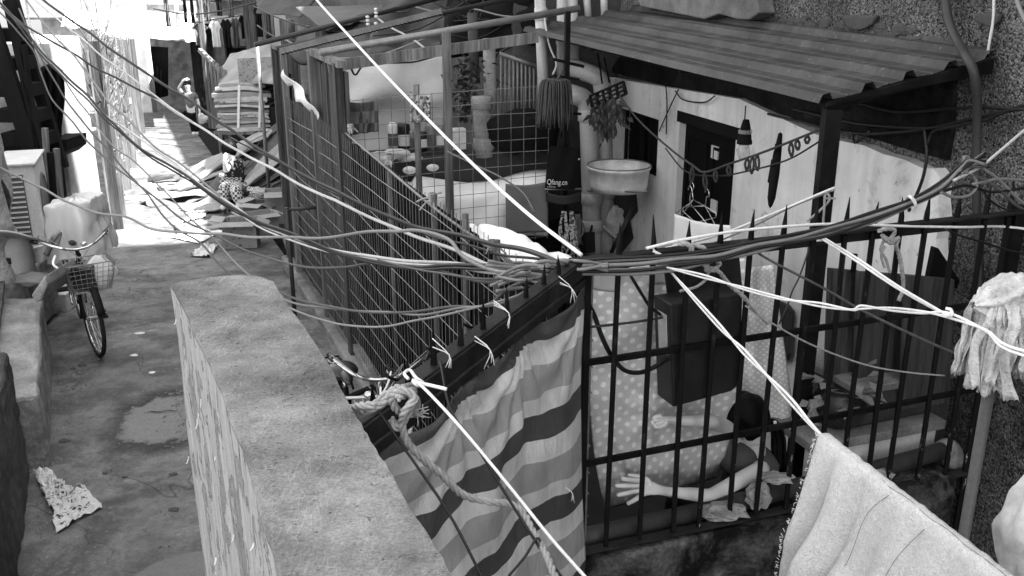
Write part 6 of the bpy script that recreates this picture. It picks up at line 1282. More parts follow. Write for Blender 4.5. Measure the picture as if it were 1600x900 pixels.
P_ = atg(318, 168); bicycle('far bicycle standing behind the person in the alley', (P_.x, P_.y, gz(P_.y)), (.7, -.7), 0, True, lod=1)
P_ = atg(262, 150); bicycle('farthest bicycle parked in front of the dark shop', (P_.x, P_.y, gz(P_.y)), (.8, -.6), 0, True, lod=1)

# ================================================================== LEFT SIDE CLUTTER
ac = thing('air_conditioner', 'white outdoor air conditioner with louvred front on the left', 'air conditioner', aty(48, 390, 8.7)); YA = 8.7
a, b_ = aty(15, 262, YA), aty(58, 385, YA); wd_ = .42; X0, X1, Z0, Z1 = -4.98, -4.53, aty(40, 392, YA).z, aty(40, 258, YA).z
ay = V((-.345, .94, 0)).normalized(); ax_ = V((.94, .345, 0)).normalized()
fc = aty(62, 322, YA); fc.z = (Z0 + Z1) / 2
m = MB(); m.box(fc + ay * .4 - ax_ * .16, (.32, .8, Z1 - Z0), (ax_, ay, V((0, 0, 1)))); m.build('casing', 'plastic_white', ac, bevel=.012)
m = MB(); m.box(fc - ax_ * .20 - ay * .004, (.2, .012, (Z1 - Z0) * .8), (ax_, ay, V((0, 0, 1)))); lv = m.build('grille', 'grey_cloth', ac)
m = MB()
for k in range(14): z = Z0 + (Z1 - Z0) * (.13 + .75 * k / 13); m.box(V((fc.x, fc.y, z)) - ax_ * .20 - ay * .016, (.18, .016, .014), (ax_, ay, V((0, 0, 1))))
m.build('louvre', 'plastic_white', lv)
m = MB(); m.box(fc + ay * .4 - ax_ * .16 + V((0, 0, (Z1 - Z0) / 2 + .012)), (.36, .84, .025), (ax_, ay, V((0, 0, 1)))); m.build('lid', 'plastic_white', ac, bevel=.006)
m = MB(); m.lathe(fc + ax_ * .004 + ay * .42, [(.24, 0), (.26, .012), (.28, 0)], 28, ax_); m.lathe(fc + ax_ * .003 + ay * .42, [(0, .002), (.24, .002)], 28, ax_); m.build('fan_guard', 'wire', ac)
z8 = .8
cn = thing('plastic_canister', 'pale plastic canister under a bent board on the stone ledge', 'canister', atz(30, 436, .56)); c = atz(30, 436, .56)
m = MB(); m.lathe(c, [(0, 0), (.13, 0), (.14, .04), (.14, .3), (.11, .36), (.05, .38), (0, .38)], 18); m.lathe(c, [(.1415, .12), (.1415, .24)], 18); m.build('body', 'cardboard', cn, True); m = MB(); m.box(c + V((0, -.14, .2)), (.07, .03, .05)); m.build('tap', 'rubber', cn)
m = MB(); a = aty(28, 378, c.y - .05); m.grid(lambda u, v: a + V(((u - .5) * .5 - .04 * v, (v - .5) * .5, .06 * math.sin(u * 3) - .22 * v + .1)), 8, 8); solo(m, 'bent_board', 'cardboard', 'bent grey board lying over the plastic canister', 'board', smooth=True, thick=.012)
m = MB(); c = atz(54, 446, .56); m.ball(c + V((0, 0, .05)), .1, (1.5, .9, .55), 20, 14, None, .4, 12); solo(m, 'cloth_bag', 'grey_cloth', 'crumpled cloth bag beside the canister on the ledge', 'bag', smooth=True)
m = MB(); m.prism([aty(x, y, 7.6) for x, y in ((45, 390), (74, 384), (66, 410), (52, 412))], (0, .12, 0)); solo(m, 'white_carton', 'plastic_white', 'small white carton between air conditioner and basket', 'carton', bevel=.008)
m = MB(); m.tube(spline([aty(72, 398, 7.4), aty(84, 372, 7.4), aty(92, 364, 7.45), (aty(87, 385, 7.4))], 4), .025, 7); solo(m, 'forked_stick', 'pale_wood', 'pale forked stick poking up beside the air conditioner', 'stick', smooth=True)
m = MB(); m.tube(spline([aty(86, 400, 7.0), aty(83, 412, 6.9), aty(90, 420, 6.9), aty(95, 432, 6.9), aty(88, 440, 6.9)], 5), .009, 6); solo(m, 'white_string', 'white_rope', 'loose white string dangling beside the near bicycle basket', 'string', smooth=True)
m = MB(); m.prism([aty(x, y, 6.6) for x, y in ((48, 462), (70, 430), (74, 446), (64, 470), (56, 474))], (0, .5, 0)); solo(m, 'stone_slab', 'concrete', 'broken pale slab leaning on the end of the low cement wall', 'slab', bevel=.015)
m = MB(); a = atg(92, 485); m.box(a + V((0, .1, .09)), (.22, .3, .18)); m.tube([a + V((-.1, .1, .2)), a + V((.3, .25, .2))], .035, 10); solo(m, 'plastic_can', 'pvc', 'small pale plastic can on the ground behind the near bicycle', 'can', bevel=.02)
m = MB(); c = atz(4, 430, .56); m.lathe(c, [(0, 0), (.1, 0), (.11, .25), (.06, .33), (.04, .4), (0, .4)], 14); solo(m, 'glass_bottle', 'glass', 'dark glass jar at the left frame edge', 'bottle', smooth=True)
# litter
def sheet_on_ground(pts, nm, mt, lab, cat, am=.035, z=.012, nu=16, nv=14, grp=None, seed=0.):
    q = [atg(*p) for p in pts]; m = MB()
    m.grid(lambda u, v: q[0].lerp(q[1], u).lerp(q[3].lerp(q[2], u), v) + V((wr((u * 3, v * 3, seed), .03, 1), 0, z + am * abs(mnoise.noise(V((u * 4 + seed, v * 4, seed)))) + am * .6 * abs(mnoise.noise(V((u * 9, v * 9, seed)))))), nu, nv); return solo(m, nm, mt, lab, cat, grp, smooth=False, thick=.002)
sheet_on_ground(((74, 775), (132, 762), (160, 796), (88, 836)), 'crumpled_magazine', 'magazine', 'crumpled printed magazine lying at the foot of the dark wall', 'litter', .05)
sheet_on_ground(((52, 742), (78, 738), (98, 764), (70, 772)), 'crumpled_paper', 'paper', 'small crumpled paper beside the printed magazine', 'litter', .05, seed=4)
sheet_on_ground(((64, 770), (96, 756), (118, 776), (78, 796)), 'printed_bag', 'magazine', 'torn printed bag under the magazine', 'litter', .06, .02, seed=9)
sheet_on_ground(((268, 372), (305, 354), (350, 362), (310, 382)), 'paper_sheet', 'paper', 'large white paper sheet lying flat on the sunlit ground', 'litter', .01, seed=1)
sheet_on_ground(((298, 402), (318, 386), (342, 384), (330, 404)), 'crumpled_paper', 'paper', 'crumpled white paper on the shaded ground before the carton', 'litter', .07, seed=2)
sheet_on_ground(((282, 350), (306, 334), (326, 322), (322, 340)), 'torn_paper', 'paper', 'torn strip of paper between the sheet and the sorter', 'litter', .05, seed=3)
sheet_on_ground(((216, 286), (240, 284), (236, 292), (218, 292)), 'crumpled_paper', 'paper', 'small white scrap left of the cardboard heap', 'litter', .04, seed=5)
for k, (x, y, r_) in enumerate(((218, 522, .03), (210, 556, .025), (238, 583, .02), (128, 572, .03), (115, 577, .02), (195, 746, .012), (270, 742, .02), (272, 797, .022), (300, 618, .02), (165, 740, .015), (100, 690, .03))):
    m = MB(); c = atg(x, y) + V((0, 0, .006)); m.ball(c, r_, (1.4, 1, .25), 8, 5, None, .6, k); solo(m, 'litter', 'paper' if k < 3 else 'dark_concrete', ['pale flat scrap in the middle of the shaded alley', 'small pale scrap below the parked bicycle', 'tiny pale scrap near the parapet', 'dark twig scrap below the bicycle wheel', 'dark scrap near the low cement wall', 'tiny dark pebble beside the magazine', 'dark spot of debris left of the parapet', 'dark wet leaf near the parapet foot', 'leaf beside the cement patch', 'tiny pebble above the magazine', 'dark debris at the foot of the low wall'][k], 'litter', 'litter on the alley')

# ================================================================== PEOPLE IN THE ALLEY
def pj(y): return lambda x, yy, o=0.: aty(x, yy, y + o)
yp = atg(303, 209).y; q = pj(yp)
per = thing('person', 'person in grey top and black trousers standing in the alley, hand on forehead', 'person', atg(303, 209))
jj = {'pe': (q(301, 171), .13), 'sp': (q(299, 162), .125), 'ch': (q(297, 152), .13), 'nb': (q(295, 144), .06), 'nk': (q(294, 141), .05), 'hd': (q(293, 136), .075), 'hc': (q(292, 130), .09), 'ls': (q(287, 147), .055), 'le': (q(279, 138, -.1), .042), 'lw': (q(286, 126, -.2), .03), 'lh': (q(291, 123.5, -.2), (.03, .04)),
      'rs': (q(305, 147), .055), 're': (q(310.5, 161), .042), 'rw': (q(312, 174, -.05), .03), 'rh': (q(312, 179, -.05), (.03, .04)), 'h1': (q(298, 176), .1), 'k1': (q(300, 192, -.05), .068), 'a1': (q(303, 207), .05), 'f1': (q(302, 210, -.14), .045), 'h2': (q(304, 176), .1), 'k2': (q(306, 192, -.03), .068), 'a2': (q(308, 207), .05), 'f2': (q(308, 210, -.14), .045)}
ee = [('pe', 'sp'), ('sp', 'ch'), ('ch', 'nb'), ('nb', 'nk'), ('nk', 'hd'), ('hd', 'hc'), ('ch', 'ls'), ('ls', 'le'), ('le', 'lw'), ('lw', 'lh'), ('ch', 'rs'), ('rs', 're'), ('re', 'rw'), ('rw', 'rh'), ('pe', 'h1'), ('h1', 'k1'), ('k1', 'a1'), ('a1', 'f1'), ('pe', 'h2'), ('h2', 'k2'), ('k2', 'a2'), ('a2', 'f2')]
for k in range(4):
    jj['lq%d' % k] = (q(294 + k * .8, 122 + k * .9, -.19), .011); ee.append(('lh', 'lq%d' % k)); jj['rq%d' % k] = (q(310.5 + k * .9, 182.5, -.05), .011); ee.append(('rh', 'rq%d' % k))
jj['lt'] = (q(291, 126.5, -.22), .012); ee.append(('lh', 'lt')); jj['rt'] = (q(309.5, 180, -.09), .012); ee.append(('rh', 'rt'))
skin('body', 'skin', jj, ee, 'pe', per)
cl = lambda names, s_: {n: (jj[n][0], (jj[n][1] if not isinstance(jj[n][1], tuple) else jj[n][1][0]) * s_) for n in names}
t_ = cl(['pe', 'sp', 'ch', 'nb', 'ls', 'rs'], 1.16); t_['lm'] = (jj['ls'][0].lerp(jj['le'][0], .6), .062); t_['rm'] = (jj['rs'][0].lerp(jj['re'][0], .6), .062); t_['nb'] = (jj['nb'][0], .07)
skin('shirt', 'grey_shirt', t_, [('pe', 'sp'), ('sp', 'ch'), ('ch', 'nb'), ('ch', 'ls'), ('ls', 'lm'), ('ch', 'rs'), ('rs', 'rm')], 'pe', per)
t_ = cl(['pe', 'h1', 'k1', 'h2', 'k2'], 1.16); t_['a1'] = (jj['a1'][0], .072); t_['a2'] = (jj['a2'][0], .072)
skin('trousers', 'dark_cloth', t_, [('pe', 'h1'), ('h1', 'k1'), ('k1', 'a1'), ('pe', 'h2'), ('h2', 'k2'), ('k2', 'a2')], 'pe', per)
m = MB(); m.ball(q(292, 129, .025), .115, (.95, .95, 1.05), 16, 10); m.build('hair', 'hair', per, True)
m = MB()
for sx in (-.035, .035): m.ball(jj['hc'][0] + V((sx, -.088, -.005)), .012, (1, .5, .6), 8, 5)
m.ball(jj['hd'][0] + V((0, -.088, .02)), .018, (.8, 1, 1.4), 8, 6); m.ball(jj['hd'][0] + V((0, -.08, -.03)), .016, (1.6, .5, .4), 8, 5); m.build('face', 'skin_dark', per, True)
m = MB(); m.ball(q(316, 186, -.1), .13, (1.1, .7, 1), 14, 10, None, .5, 5); solo(m, 'carrier_bag', 'thin_plastic', 'pale carrier bag held by the person with hand on forehead', 'bag', smooth=True)
ys_ = atg(358, 332).y; q = pj(ys_)
sr = thing('person', 'seated sorter in leaf-print black top and checked trousers by the cardboard heap', 'person', atg(360, 332))
jj = {'pe': (q(367, 289), .14), 'sp': (q(367, 277), .13), 'ch': (q(366, 263, -.02), .135), 'nb': (q(363, 251, -.04), .065), 'nk': (q(361, 246, -.06), .052), 'hd': (q(358, 239, -.08), .08), 'hc': (q(356, 232, -.06), .095), 'ls': (q(358, 255, -.15), .055), 'le': (q(353, 268, -.25), .045), 'lw': (q(351, 252, -.32), .032), 'lh': (q(352, 243, -.3), (.03, .04)),
      'rs': (q(372, 256, .12), .055), 're': (q(368, 272, .3), .045), 'rw': (q(352, 274, .3), .032), 'rh': (q(346, 274, .3), (.03, .035)), 'h1': (q(364, 292, -.1), .105), 'k1': (q(349, 293, -.35), .075), 'a1': (q(352, 322, -.3), .05), 'f1': (q(345, 327, -.3), .045), 'h2': (q(370, 292, .0), .105), 'k2': (q(368, 297, -.45), .075), 'a2': (q(375, 322, -.45), .05), 'f2': (q(369, 328, -.5), .045)}
for k in range(4):
    jj['lq%d' % k] = (q(353 + k * .8, 238.5 + k * .6, -.29), .011); jj['rq%d' % k] = (q(342, 272.5 + k * 1.2, .3), .011)
jj['lt'] = (q(350, 241, -.27), .012); jj['rt'] = (q(345, 271, .27), .012)
skin('body', 'skin', jj, ee, 'pe', sr)
t_ = cl(['pe', 'sp', 'ch', 'ls', 'rs'], 1.15); t_['nb'] = (jj['nb'][0], .075); t_['lm'] = (jj['ls'][0].lerp(jj['le'][0], .5), .062); t_['rm'] = (jj['rs'][0].lerp(jj['re'][0], .5), .062)
skin('top', 'leaf_print', t_, [('pe', 'sp'), ('sp', 'ch'), ('ch', 'nb'), ('ch', 'ls'), ('ls', 'lm'), ('ch', 'rs'), ('rs', 'rm')], 'pe', sr)
t_ = cl(['pe', 'h1', 'k1', 'h2', 'k2'], 1.18); t_['a1'] = (jj['a1'][0].lerp(jj['k1'][0], .2), .075); t_['a2'] = (jj['a2'][0].lerp(jj['k2'][0], .2), .075)
skin('trousers', 'plaid', t_, [('pe', 'h1'), ('h1', 'k1'), ('k1', 'a1'), ('pe', 'h2'), ('h2', 'k2'), ('k2', 'a2')], 'pe', sr)
m = MB(); m.ball(q(358, 232, -.04), .12, (1, 1, 1.1), 16, 10); m.ball(q(363, 238, .0), .06, (1, 1, 1), 10, 8); m.build('hair', 'hair', sr, True)
sx_ = thing('low_stool', 'small wooden stool under the seated sorter', 'stool', atg(368, 330)); c = q(368, 303); m = MB(); m.box(c, (.34, .28, .04)); m.build('seat', 'grey_wood', sx_)
for i in (-1, 1):
    for j in (-1, 1): m = MB(); m.beam(c + V((i * .14, j * .1, -.02)), V((c.x + i * .15, c.y + j * .11, gz(c.y))), .035); m.build('leg', 'grey_wood', sx_)

# ================================================================== CARDBOARD, CARTONS, THE STACK AND THE HUT
def rot2(a): return V((math.cos(a), math.sin(a), 0)), V((-math.sin(a), math.cos(a), 0))
heap = 'flattened cardboard sheets in the heap'
LBL = ['flat cardboard sheet in the heap around the seated sorter']
for k, (x, y, w_, d_, a, tl_, z) in enumerate(((262, 300, 1.3, .8, .3, .0, .03), (285, 296, 1.2, .9, .1, .05, .06), (300, 292, 1.1, .8, .5, .1, .10), (318, 288, 1.2, .7, .2, .15, .15), (270, 306, 1.5, .3, .15, .0, .05), (292, 308, 1.3, .4, .2, .0, .09), (330, 268, 1.2, .8, .6, .35, .3), (345, 262, 1.3, .7, .7, .45, .4), (392, 262, 1.5, .8, .6, .5, .35), (402, 258, 1.4, .7, .7, .55, .45), (388, 270, 1.5, .7, .5, .45, .25), (410, 270, 1.3, .8, .8, .6, .3), (380, 278, 1.2, .6, .4, .4, .2), (400, 280, 1.3, .6, .65, .5, .18), (415, 252, 1.2, .6, .6, .55, .5), (330, 358, .9, .7, .4, .02, .02), (345, 350, .8, .6, .1, .08, .06), (322, 282, 1.3, .5, .35, .2, .2), (352, 290, 1.0, .3, .9, .6, .3), (398, 292, 1.4, .25, .7, .7, .35), (410, 285, 1.5, .2, .8, .65, .4), (392, 300, 1.3, .3, .3, .4, .2), (340, 275, 1.4, .2, .5, .5, .45), (366, 256, 1.4, .3, .65, .5, .55), (418, 300, 1.0, .4, 1.0, .5, .2), (384, 246, 1.2, .3, .55, .6, .6), (300, 276, 1.5, .25, .3, .1, .12), (276, 314, 1.0, .5, .7, .03, .03), (330, 318, .9, .4, .9, .2, .12), (310, 330, .7, .4, .2, .1, .03), (404, 244, 1.3, .2, .75, .7, .62), (426, 262, 1.2, .3, .9, .7, .5))):
    p = atg(x, y + z * 60) + V((0, 0, z)); X, Y = rot2(a); Z = (V((0, 0, 1)) - X * tl_).normalized(); X = (X + V((0, 0, tl_))).normalized(); Y = Z.cross(X)
    m = MB(); m.grid(lambda u, v: p + X * ((u - .5) * w_) + Y * ((v - .5) * d_) + Z * (.03 * math.sin(u * 5 + k) + .07 * mnoise.noise(V((u * 3, v * 3, k)))) + X * (.05 * mnoise.noise(V((v * 5, k, 2)))) + Y * (.05 * mnoise.noise(V((u * 5, k, 7)))), 8, 6); solo(m, 'cardboard_sheet', ['cardboard_dark', 'cardboard', 'tarp_dark', 'cardboard_dark', 'tarp_grey', 'cardboard'][k % 6], LBL[0], 'cardboard', heap, thick=.018)
def carton(px, py, w_, d_, h_, a, mt, lab, flaps=True, z=0, text_=None):
    p = atg(px, py) + V((0, 0, z)); X, Y = rot2(a); Z = V((0, 0, 1)); p = p + Y * d_ / 2; t = thing('carton', lab, 'carton', p, 'cartons by the fence')
    m = MB(); th = .008
    for s in (-1, 1): m.box(p + X * s * w_ / 2 + Z * h_ / 2, (th, d_, h_), (X, Y, Z)); m.box(p + Y * s * d_ / 2 + Z * h_ / 2, (w_, th, h_), (X, Y, Z))
    m.box(p + Z * .006, (w_, d_, .01), (X, Y, Z)); m.build('body', mt, t)
    if flaps:
        for c, W_, D_, n, s in ((p - Y * d_ / 2 + Z * h_, w_, h_ * .42, -Y, .55), (p + Y * d_ / 2 + Z * h_, w_, h_ * .42, Y, .5), (p - X * w_ / 2 + Z * h_, d_, w_ * .4, -X, .9), (p + X * w_ / 2 + Z * h_, d_, w_ * .4, X, .3)):
            e = (n + Z * (s - .75)).normalized(); sd2 = Z.cross(n).normalized(); m = MB(); m.prism([c + sd2 * W_ / 2, c - sd2 * W_ / 2, c - sd2 * W_ / 2 + e * D_, c + sd2 * W_ / 2 + e * D_], e.cross(sd2) * th); m.build('flap', 'cardboard', t)
    return t, p, X, Y, Z
carton(376, 388, .40, .3, .33, .12, 'printed_carton', 'open printed carton with its flap folded out on the alley')
carton(415, 368, .38, .3, .28, .6, 'cardboard', 'open tilted carton beside the far end of the fence')
carton(398, 352, .3, .3, .3, -.3, 'cardboard_dark', 'dark carton behind the printed one')
carton(434, 350, .3, .3, .45, .2, 'cardboard', 'tall narrow carton against the fence foot')
for k, (x, y, r_, mt, lab) in enumerate(((404, 318, .16, 'floral', 'patterned stuffed bag beside the seated sorter'), (428, 310, .17, 'canvas', 'pale stuffed bag nearest the fence'), (395, 330, .13, 'grey_cloth', 'grey cloth bundle behind the cartons'), (420, 332, .14, 'dark_cloth', 'dark cloth bundle behind the cartons'))):
    m = MB(); m.ball(atg(x, y) + V((0, 0, r_ * .8)), r_, (1.2, 1, .9), 16, 10, None, .5, k + 20); solo(m, 'stuffed_bag', mt, lab, 'bag', 'bags by the seated sorter', smooth=True)
p = atg(415, 345); m = MB(); m.lathe(p + V((-.1, 0, 0)), [(0, 0), (.13, 0), (.16, .28), (.15, .28), (.12, .02), (0, .02)], 20); solo(m, 'bucket', 'pvc', 'pale round bucket among the cartons', 'bucket', smooth=True)
p = atg(422, 318); m = MB(); m.tube([V((p.x, p.y, gz(p.y))), V((p.x, p.y, 2.1))], .028, 8); solo(m, 'steel_pole', 'galv', 'upright steel pole standing before the far fence panel', 'pole', smooth=True)
# stack on its cart
ys2 = 19.5; cart = thing('hand_cart', 'flat hand cart loaded with the tall stack of folded cardboard', 'cart', aty(390, 215, ys2)); c = aty(392, 202, ys2)
m = MB(); m.box(c, (1.25, 1.0, .07)); m.build('platform', 'pale_wood', cart)
for i in (-1, 1):
    m = MB(); w_ = V((c.x + i * .45, c.y, gz(c.y) + .2)); m.lathe(w_ - V((.03, 0, 0)), [(0, 0), (.2, 0), (.2, .06), (0, .06)], 16, (1, 0, 0)); m.build('wheel', 'rubber', cart)
    m = MB(); m.beam(V((c.x + i * .45, c.y, gz(c.y) + .2)), V((c.x + i * .45, c.y, c.z)), .06); m.build('leg', 'galv', cart)
m = MB(); m.tube(spline([c + V((-.6, -.4, .03)), c + V((-.9, -.5, .15)), c + V((-1.0, -.3, .5))], 4), .025, 6); m.build('handle', 'black_iron', cart, True)
z = c.z + .035
for k in range(17):
    h_ = R.uniform(.035, .085); w_ = R.uniform(.95, 1.2); o_ = V((R.gauss(0, .03), R.gauss(0, .03), 0)); cc_ = V((c.x, c.y, z)) + o_; X, Y = rot2(R.gauss(0, .05)); m = MB(); ph = R.uniform(0, 6)
    for s in (0, 1):
        m.grid(lambda u, v: cc_ + X * ((u - .5) * w_) + Y * ((v - .5) * .9) + V((0, 0, s * h_ * (1 - .6 * abs(2 * u - 1) ** 3 * (.5 + .5 * math.sin(ph))) + .012 * math.sin(u * 7 + ph))), 12, 3)
    m.grid(lambda u, v: cc_ + X * ((u - .5) * w_) - Y * .45 + V((0, 0, v * h_ * (1 - .6 * abs(2 * u - 1) ** 3 * (.5 + .5 * math.sin(ph))) + .012 * math.sin(u * 7 + ph))), 12, 1)
    solo(m, 'cardboard_bundle', ['paper', 'cardboard', 'cardboard_dark', 'paper', 'cardboard', 'magazine'][k % 6], 'folded paper or cardboard bundle in the tall stack on the cart', 'cardboard', 'bundles in the tall stack'); z += h_ * .86
m = MB(); c2 = V((c.x + .2, c.y - .2, z + .25)); m.prism([c2 + V((-.3, 0, -.25)), c2 + V((.45, 0, -.2)), c2 + V((.45, 0, .28)), c2 + V((-.3, 0, .24))], (0, .04, 0)); solo(m, 'printed_board', 'printed_carton', 'printed board standing on top of the cardboard stack', 'board')
for x in (372, 405): m = MB(); c3 = aty(x, 200, ys2 - .52); m.beam(c3, V((c3.x + .1, c3.y, z)), .05, .01, up=(0, 1, 0)); solo(m, 'strap', 'white_rope', 'white strap round the cardboard stack, left one' if x == 372 else 'white strap round the cardboard stack, right one', 'strap')
hut = thing('tarp_hut', 'low hut roofed with a sagging grey tarpaulin behind the cardboard stack', 'hut', aty(395, 190, 22))
a, b_, c_, d_ = aty(338, 140, 21), aty(452, 124, 17.5), aty(448, 62, 22), aty(362, 84, 26)
m = MB(); m.grid(lambda u, v: a.lerp(b_, u).lerp(d_.lerp(c_, u), v) + V((0, 0, .22 * math.sin(math.pi * v) * (.6 + .4 * math.sin(u * 5)) + wr((u * 3, v * 4, 2), .12, 1))), 30, 20); m.build('tarpaulin_roof', 'tarp_grey', hut, True, thick=.01)
m = MB(); z0 = -1.1
m.prism([V((a.x + .2, a.y + .3, z0)), V((b_.x, b_.y + .3, z0)), V((c_.x, c_.y, z0)), V((d_.x, d_.y, z0))], (0, 0, a.z - z0 - .12)); m.build('wall', 'dark_wood', hut)
for p in (a, b_): m = MB(); m.beam(V((p.x, p.y, z0)), p - V((0, 0, .03)), .1); m.build('post', 'pale_wood', hut)
ps = thing('plank_screen', 'leaning screen of pale weathered planks between the person and the stack', 'screen', atg(333, 195)); m = MB()
yy0 = 22.5
for k in range(7):
    x = 314 + k * 4.6; a = aty(x + k * 1.2, 78 + k * 5, yy0 - k * .12); b_ = aty(x + 4.2 + k * 1.2, 80 + k * 5, yy0 - k * .12); c = aty(x + 13, 205, yy0 - k * .12); d = aty(x + 17, 205, yy0 - k * .12); m.prism([a, b_, d, c], (0, .05, 0))
m.build('plank', 'pale_wood', ps); m = MB(); m.beam(aty(312, 78, yy0 + .15), aty(352, 118, yy0 - .6), .09); m.build('crosspiece', 'pale_wood', ps)
# washing over the far alley
YW = 27.0
def shirt(px, py, w_, h_, mt, lab, kind='tee', y=YW, rot=0., grp='washing over the alley'):
    c = aty(px, py, y); X, Yv = rot2(rot); s = 0.001 * 1000
    Wm, Hm = w_ * y / F * 1.0, h_ * y / F
    if kind == 'tee': prof = [(.5, 0), (1., -.18), (.86, -.34), (.62, -.22), (.6, -1)]
    else: prof = [(.5, 0), (.5, -1)]
    right = [V((x, z_, 0)) for x, z_ in prof]; n = 14; m = MB()
    def half(z_):
        for (x0, z0), (x1, z1) in zip(prof, prof[1:]):
            if min(z0, z1) <= z_ <= max(z0, z1) and abs(z1 - z0) > 1e-6: return x0 + (x1 - x0) * (z_ - z0) / (z1 - z0)
        return .5
    def f_(u, v):
        if kind == 'tee': hw = .5 + .5 * max(0, 1 - abs(v - .2) / .17) if v < .36 else .6
        else: hw = .5
        ns = .18 * max(0, 1 - v * 9) * max(0, 1 - abs(u - .5) * 6)
        return c + X * ((u - .5) * 2 * hw * Wm / 2 * 1.0) + V((0, 0, -v * Hm - ns * Hm * .4)) + Yv * (.04 * math.sin(u * 14 + px) * (.3 + v) + wr((u * 3, v * 3, px), .05, 1))
    m.grid(f_, 20, 18); return solo(m, 'washing' if kind != 'tee' else 'shirt', mt, lab, 'washing' if kind != 'tee' else 'shirt', grp, smooth=True, thick=.012)
mk('washing_grey', .12, var=.1, bump=.1)
shirt(312, 37, 27, 32, 'washing_grey', 'mid grey T-shirt on a hanger at the left of the washing pole'); shirt(335, 33, 20, 38, 'white_cloth', 'white T-shirt behind the grey one on the washing pole', y=27.2)
shirt(352, 30, 18, 42, 'dark_cloth', 'dark shirt third from the left on the washing pole'); shirt(366, 28, 16, 44, 'mid_cloth', 'charcoal shirt fourth on the washing pole', y=27.3); shirt(379, 24, 14, 34, 'dark_cloth', 'small black garment at the right end of the washing pole', y=26.8)
for x, y0, w_, h_, mt, lab in ((258, -6, 13, 44, 'mid_cloth', 'dark grey towel hanging at the left of the upper washing line'), (274, -6, 12, 44, 'white_cloth', 'white towel hanging on the upper washing line'), (287, -8, 9, 40, 'dark_cloth', 'narrow black garment beside the white towel'), (298, -8, 10, 40, 'dark_cloth', 'black trouser leg on the upper washing line'), (308, -8, 9, 40, 'mid_cloth', 'charcoal garment at the right of the upper washing line')): shirt(x, y0, w_, h_, mt, lab, 'strip', y=26)
for x, y0, w_, h_, mt, lab, y_ in ((402, 8, 14, 46, 'dark_cloth', 'black shirt hanging between the pale boards and the white T-shirts', 24), (415, 2, 13, 50, 'mid_cloth', 'charcoal shirt hanging at the right of the pale boards', 23.5), (322, -6, 12, 36, 'mid_cloth', 'grey shirt on the upper line above the white T-shirt', 25.5), (340, -8, 12, 30, 'dark_cloth', 'black shirt on the upper line above the dark shirts', 25.5), (358, -8, 12, 32, 'washing_grey', 'mid grey shirt at the right of the upper line', 25.5)):
    shirt(x, y0, w_, h_, mt, lab, y=y_)
for pts, lab in ((((300, 36), (330, 30), (392, 22)), 'washing pole with shirts across the far alley'), (((240, -4), (280, -8), (330, -10)), 'upper washing line across the far alley')):
    m = MB(); m.tube([aty(x, y, YW) for x, y in pts], .03, 6); solo(m, 'washing_pole', 'galv', lab, 'pole', smooth=True)
for x, lab in ((317, 'tall post carrying the washing pole by the white shirt'), (388, 'tall post at the right end of the washing pole')):
    a = aty(x, 60, 26.6); m = MB(); m.beam(V((a.x, a.y, gz(a.y))), V((a.x, a.y, 3.6)), .13); solo(m, 'washing_post', 'pale_wood' if x == 317 else 'grey_wood', lab, 'post')
# table, crates and bins near the shop
m = MB(); a = atg(305, 138); tb = thing('white_table', 'white topped table under the washing far down the alley', 'table', a); m.box(a + V((0, .4, .8)), (1.5, .8, .06)); m.build('top', 'white_wall', tb)
for i in (-1, 1):
    for j in (0, .7): m = MB(); m.beam(a + V((i * .65, .05 + j, 0)), a + V((i * .65, .05 + j, .77)), .07); m.build('leg', 'grey_wood', tb)
for k, (x, y, w_, h_, mt, lab) in enumerate(((280, 128, .7, .6, 'cardboard_dark', 'dark crate beside the white table far down the alley'), (268, 118, .6, .5, 'grey_wood', 'grey crate behind the dark crate'), (290, 118, .5, .7, 'canvas', 'pale crate at the far alley end'), (356, 82, .9, .5, 'cardboard_dark', 'dark box under the hanging washing'), (250, 132, .7, .7, 'dark_wood', 'dark bin before the shop door'))):
    a = atg(x, y + 14); m = MB(); m.box(a + V((0, 0, h_ / 2)), (w_, w_ * .7, h_)); m.box(a + V((0, 0, h_ + .02)), (w_ * 1.05, w_ * .75, .05)); solo(m, 'crate', mt, lab, 'crate', 'crates in the far alley', bevel=.02)

# ================================================================== SHEDS AND POSTS BEHIND THE YARD
def sheet(pts, y, nm, mt, lab, cat, th=.02, am=.06, nu=20, nv=14, seed=0):
    q = [aty(p[0], p[1], p[2] if len(p) > 2 else y) for p in pts]; m = MB()
    m.grid(lambda u, v: q[0].lerp(q[1], u).lerp(q[3].lerp(q[2], u), v) + V((0, 0, wr((u * 3 + seed, v * 3, seed), am, 1.2))) + V((0, wr((u * 4, v * 4, seed + 5), am * 1.5, 1), 0)), nu, nv); return solo(m, nm, mt, lab, cat, 'patched roofs behind the yard', smooth=True, thick=th)
sheet(((500, 42, 11.5), (548, 38, 11.5), (612, 8, 13), (462, 12, 13)), 12, 'patch_roof', 'cardboard_dark', 'grey board roof patch beside the thick white rope', 'roof', seed=1, am=.01)
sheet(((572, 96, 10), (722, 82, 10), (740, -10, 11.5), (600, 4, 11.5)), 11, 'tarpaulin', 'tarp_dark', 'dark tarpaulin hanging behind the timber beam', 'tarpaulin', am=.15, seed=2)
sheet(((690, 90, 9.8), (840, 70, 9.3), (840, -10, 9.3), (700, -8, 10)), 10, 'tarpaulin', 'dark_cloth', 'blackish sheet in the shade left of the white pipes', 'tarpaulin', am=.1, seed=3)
sheet(((452, 90, 10.2), (575, 100, 9.6), (585, 40, 12), (470, 48, 12)), 11, 'patch_roof', 'dark_concrete', 'dark felt roof patch above the near fence panel', 'roof', am=.1, seed=4)
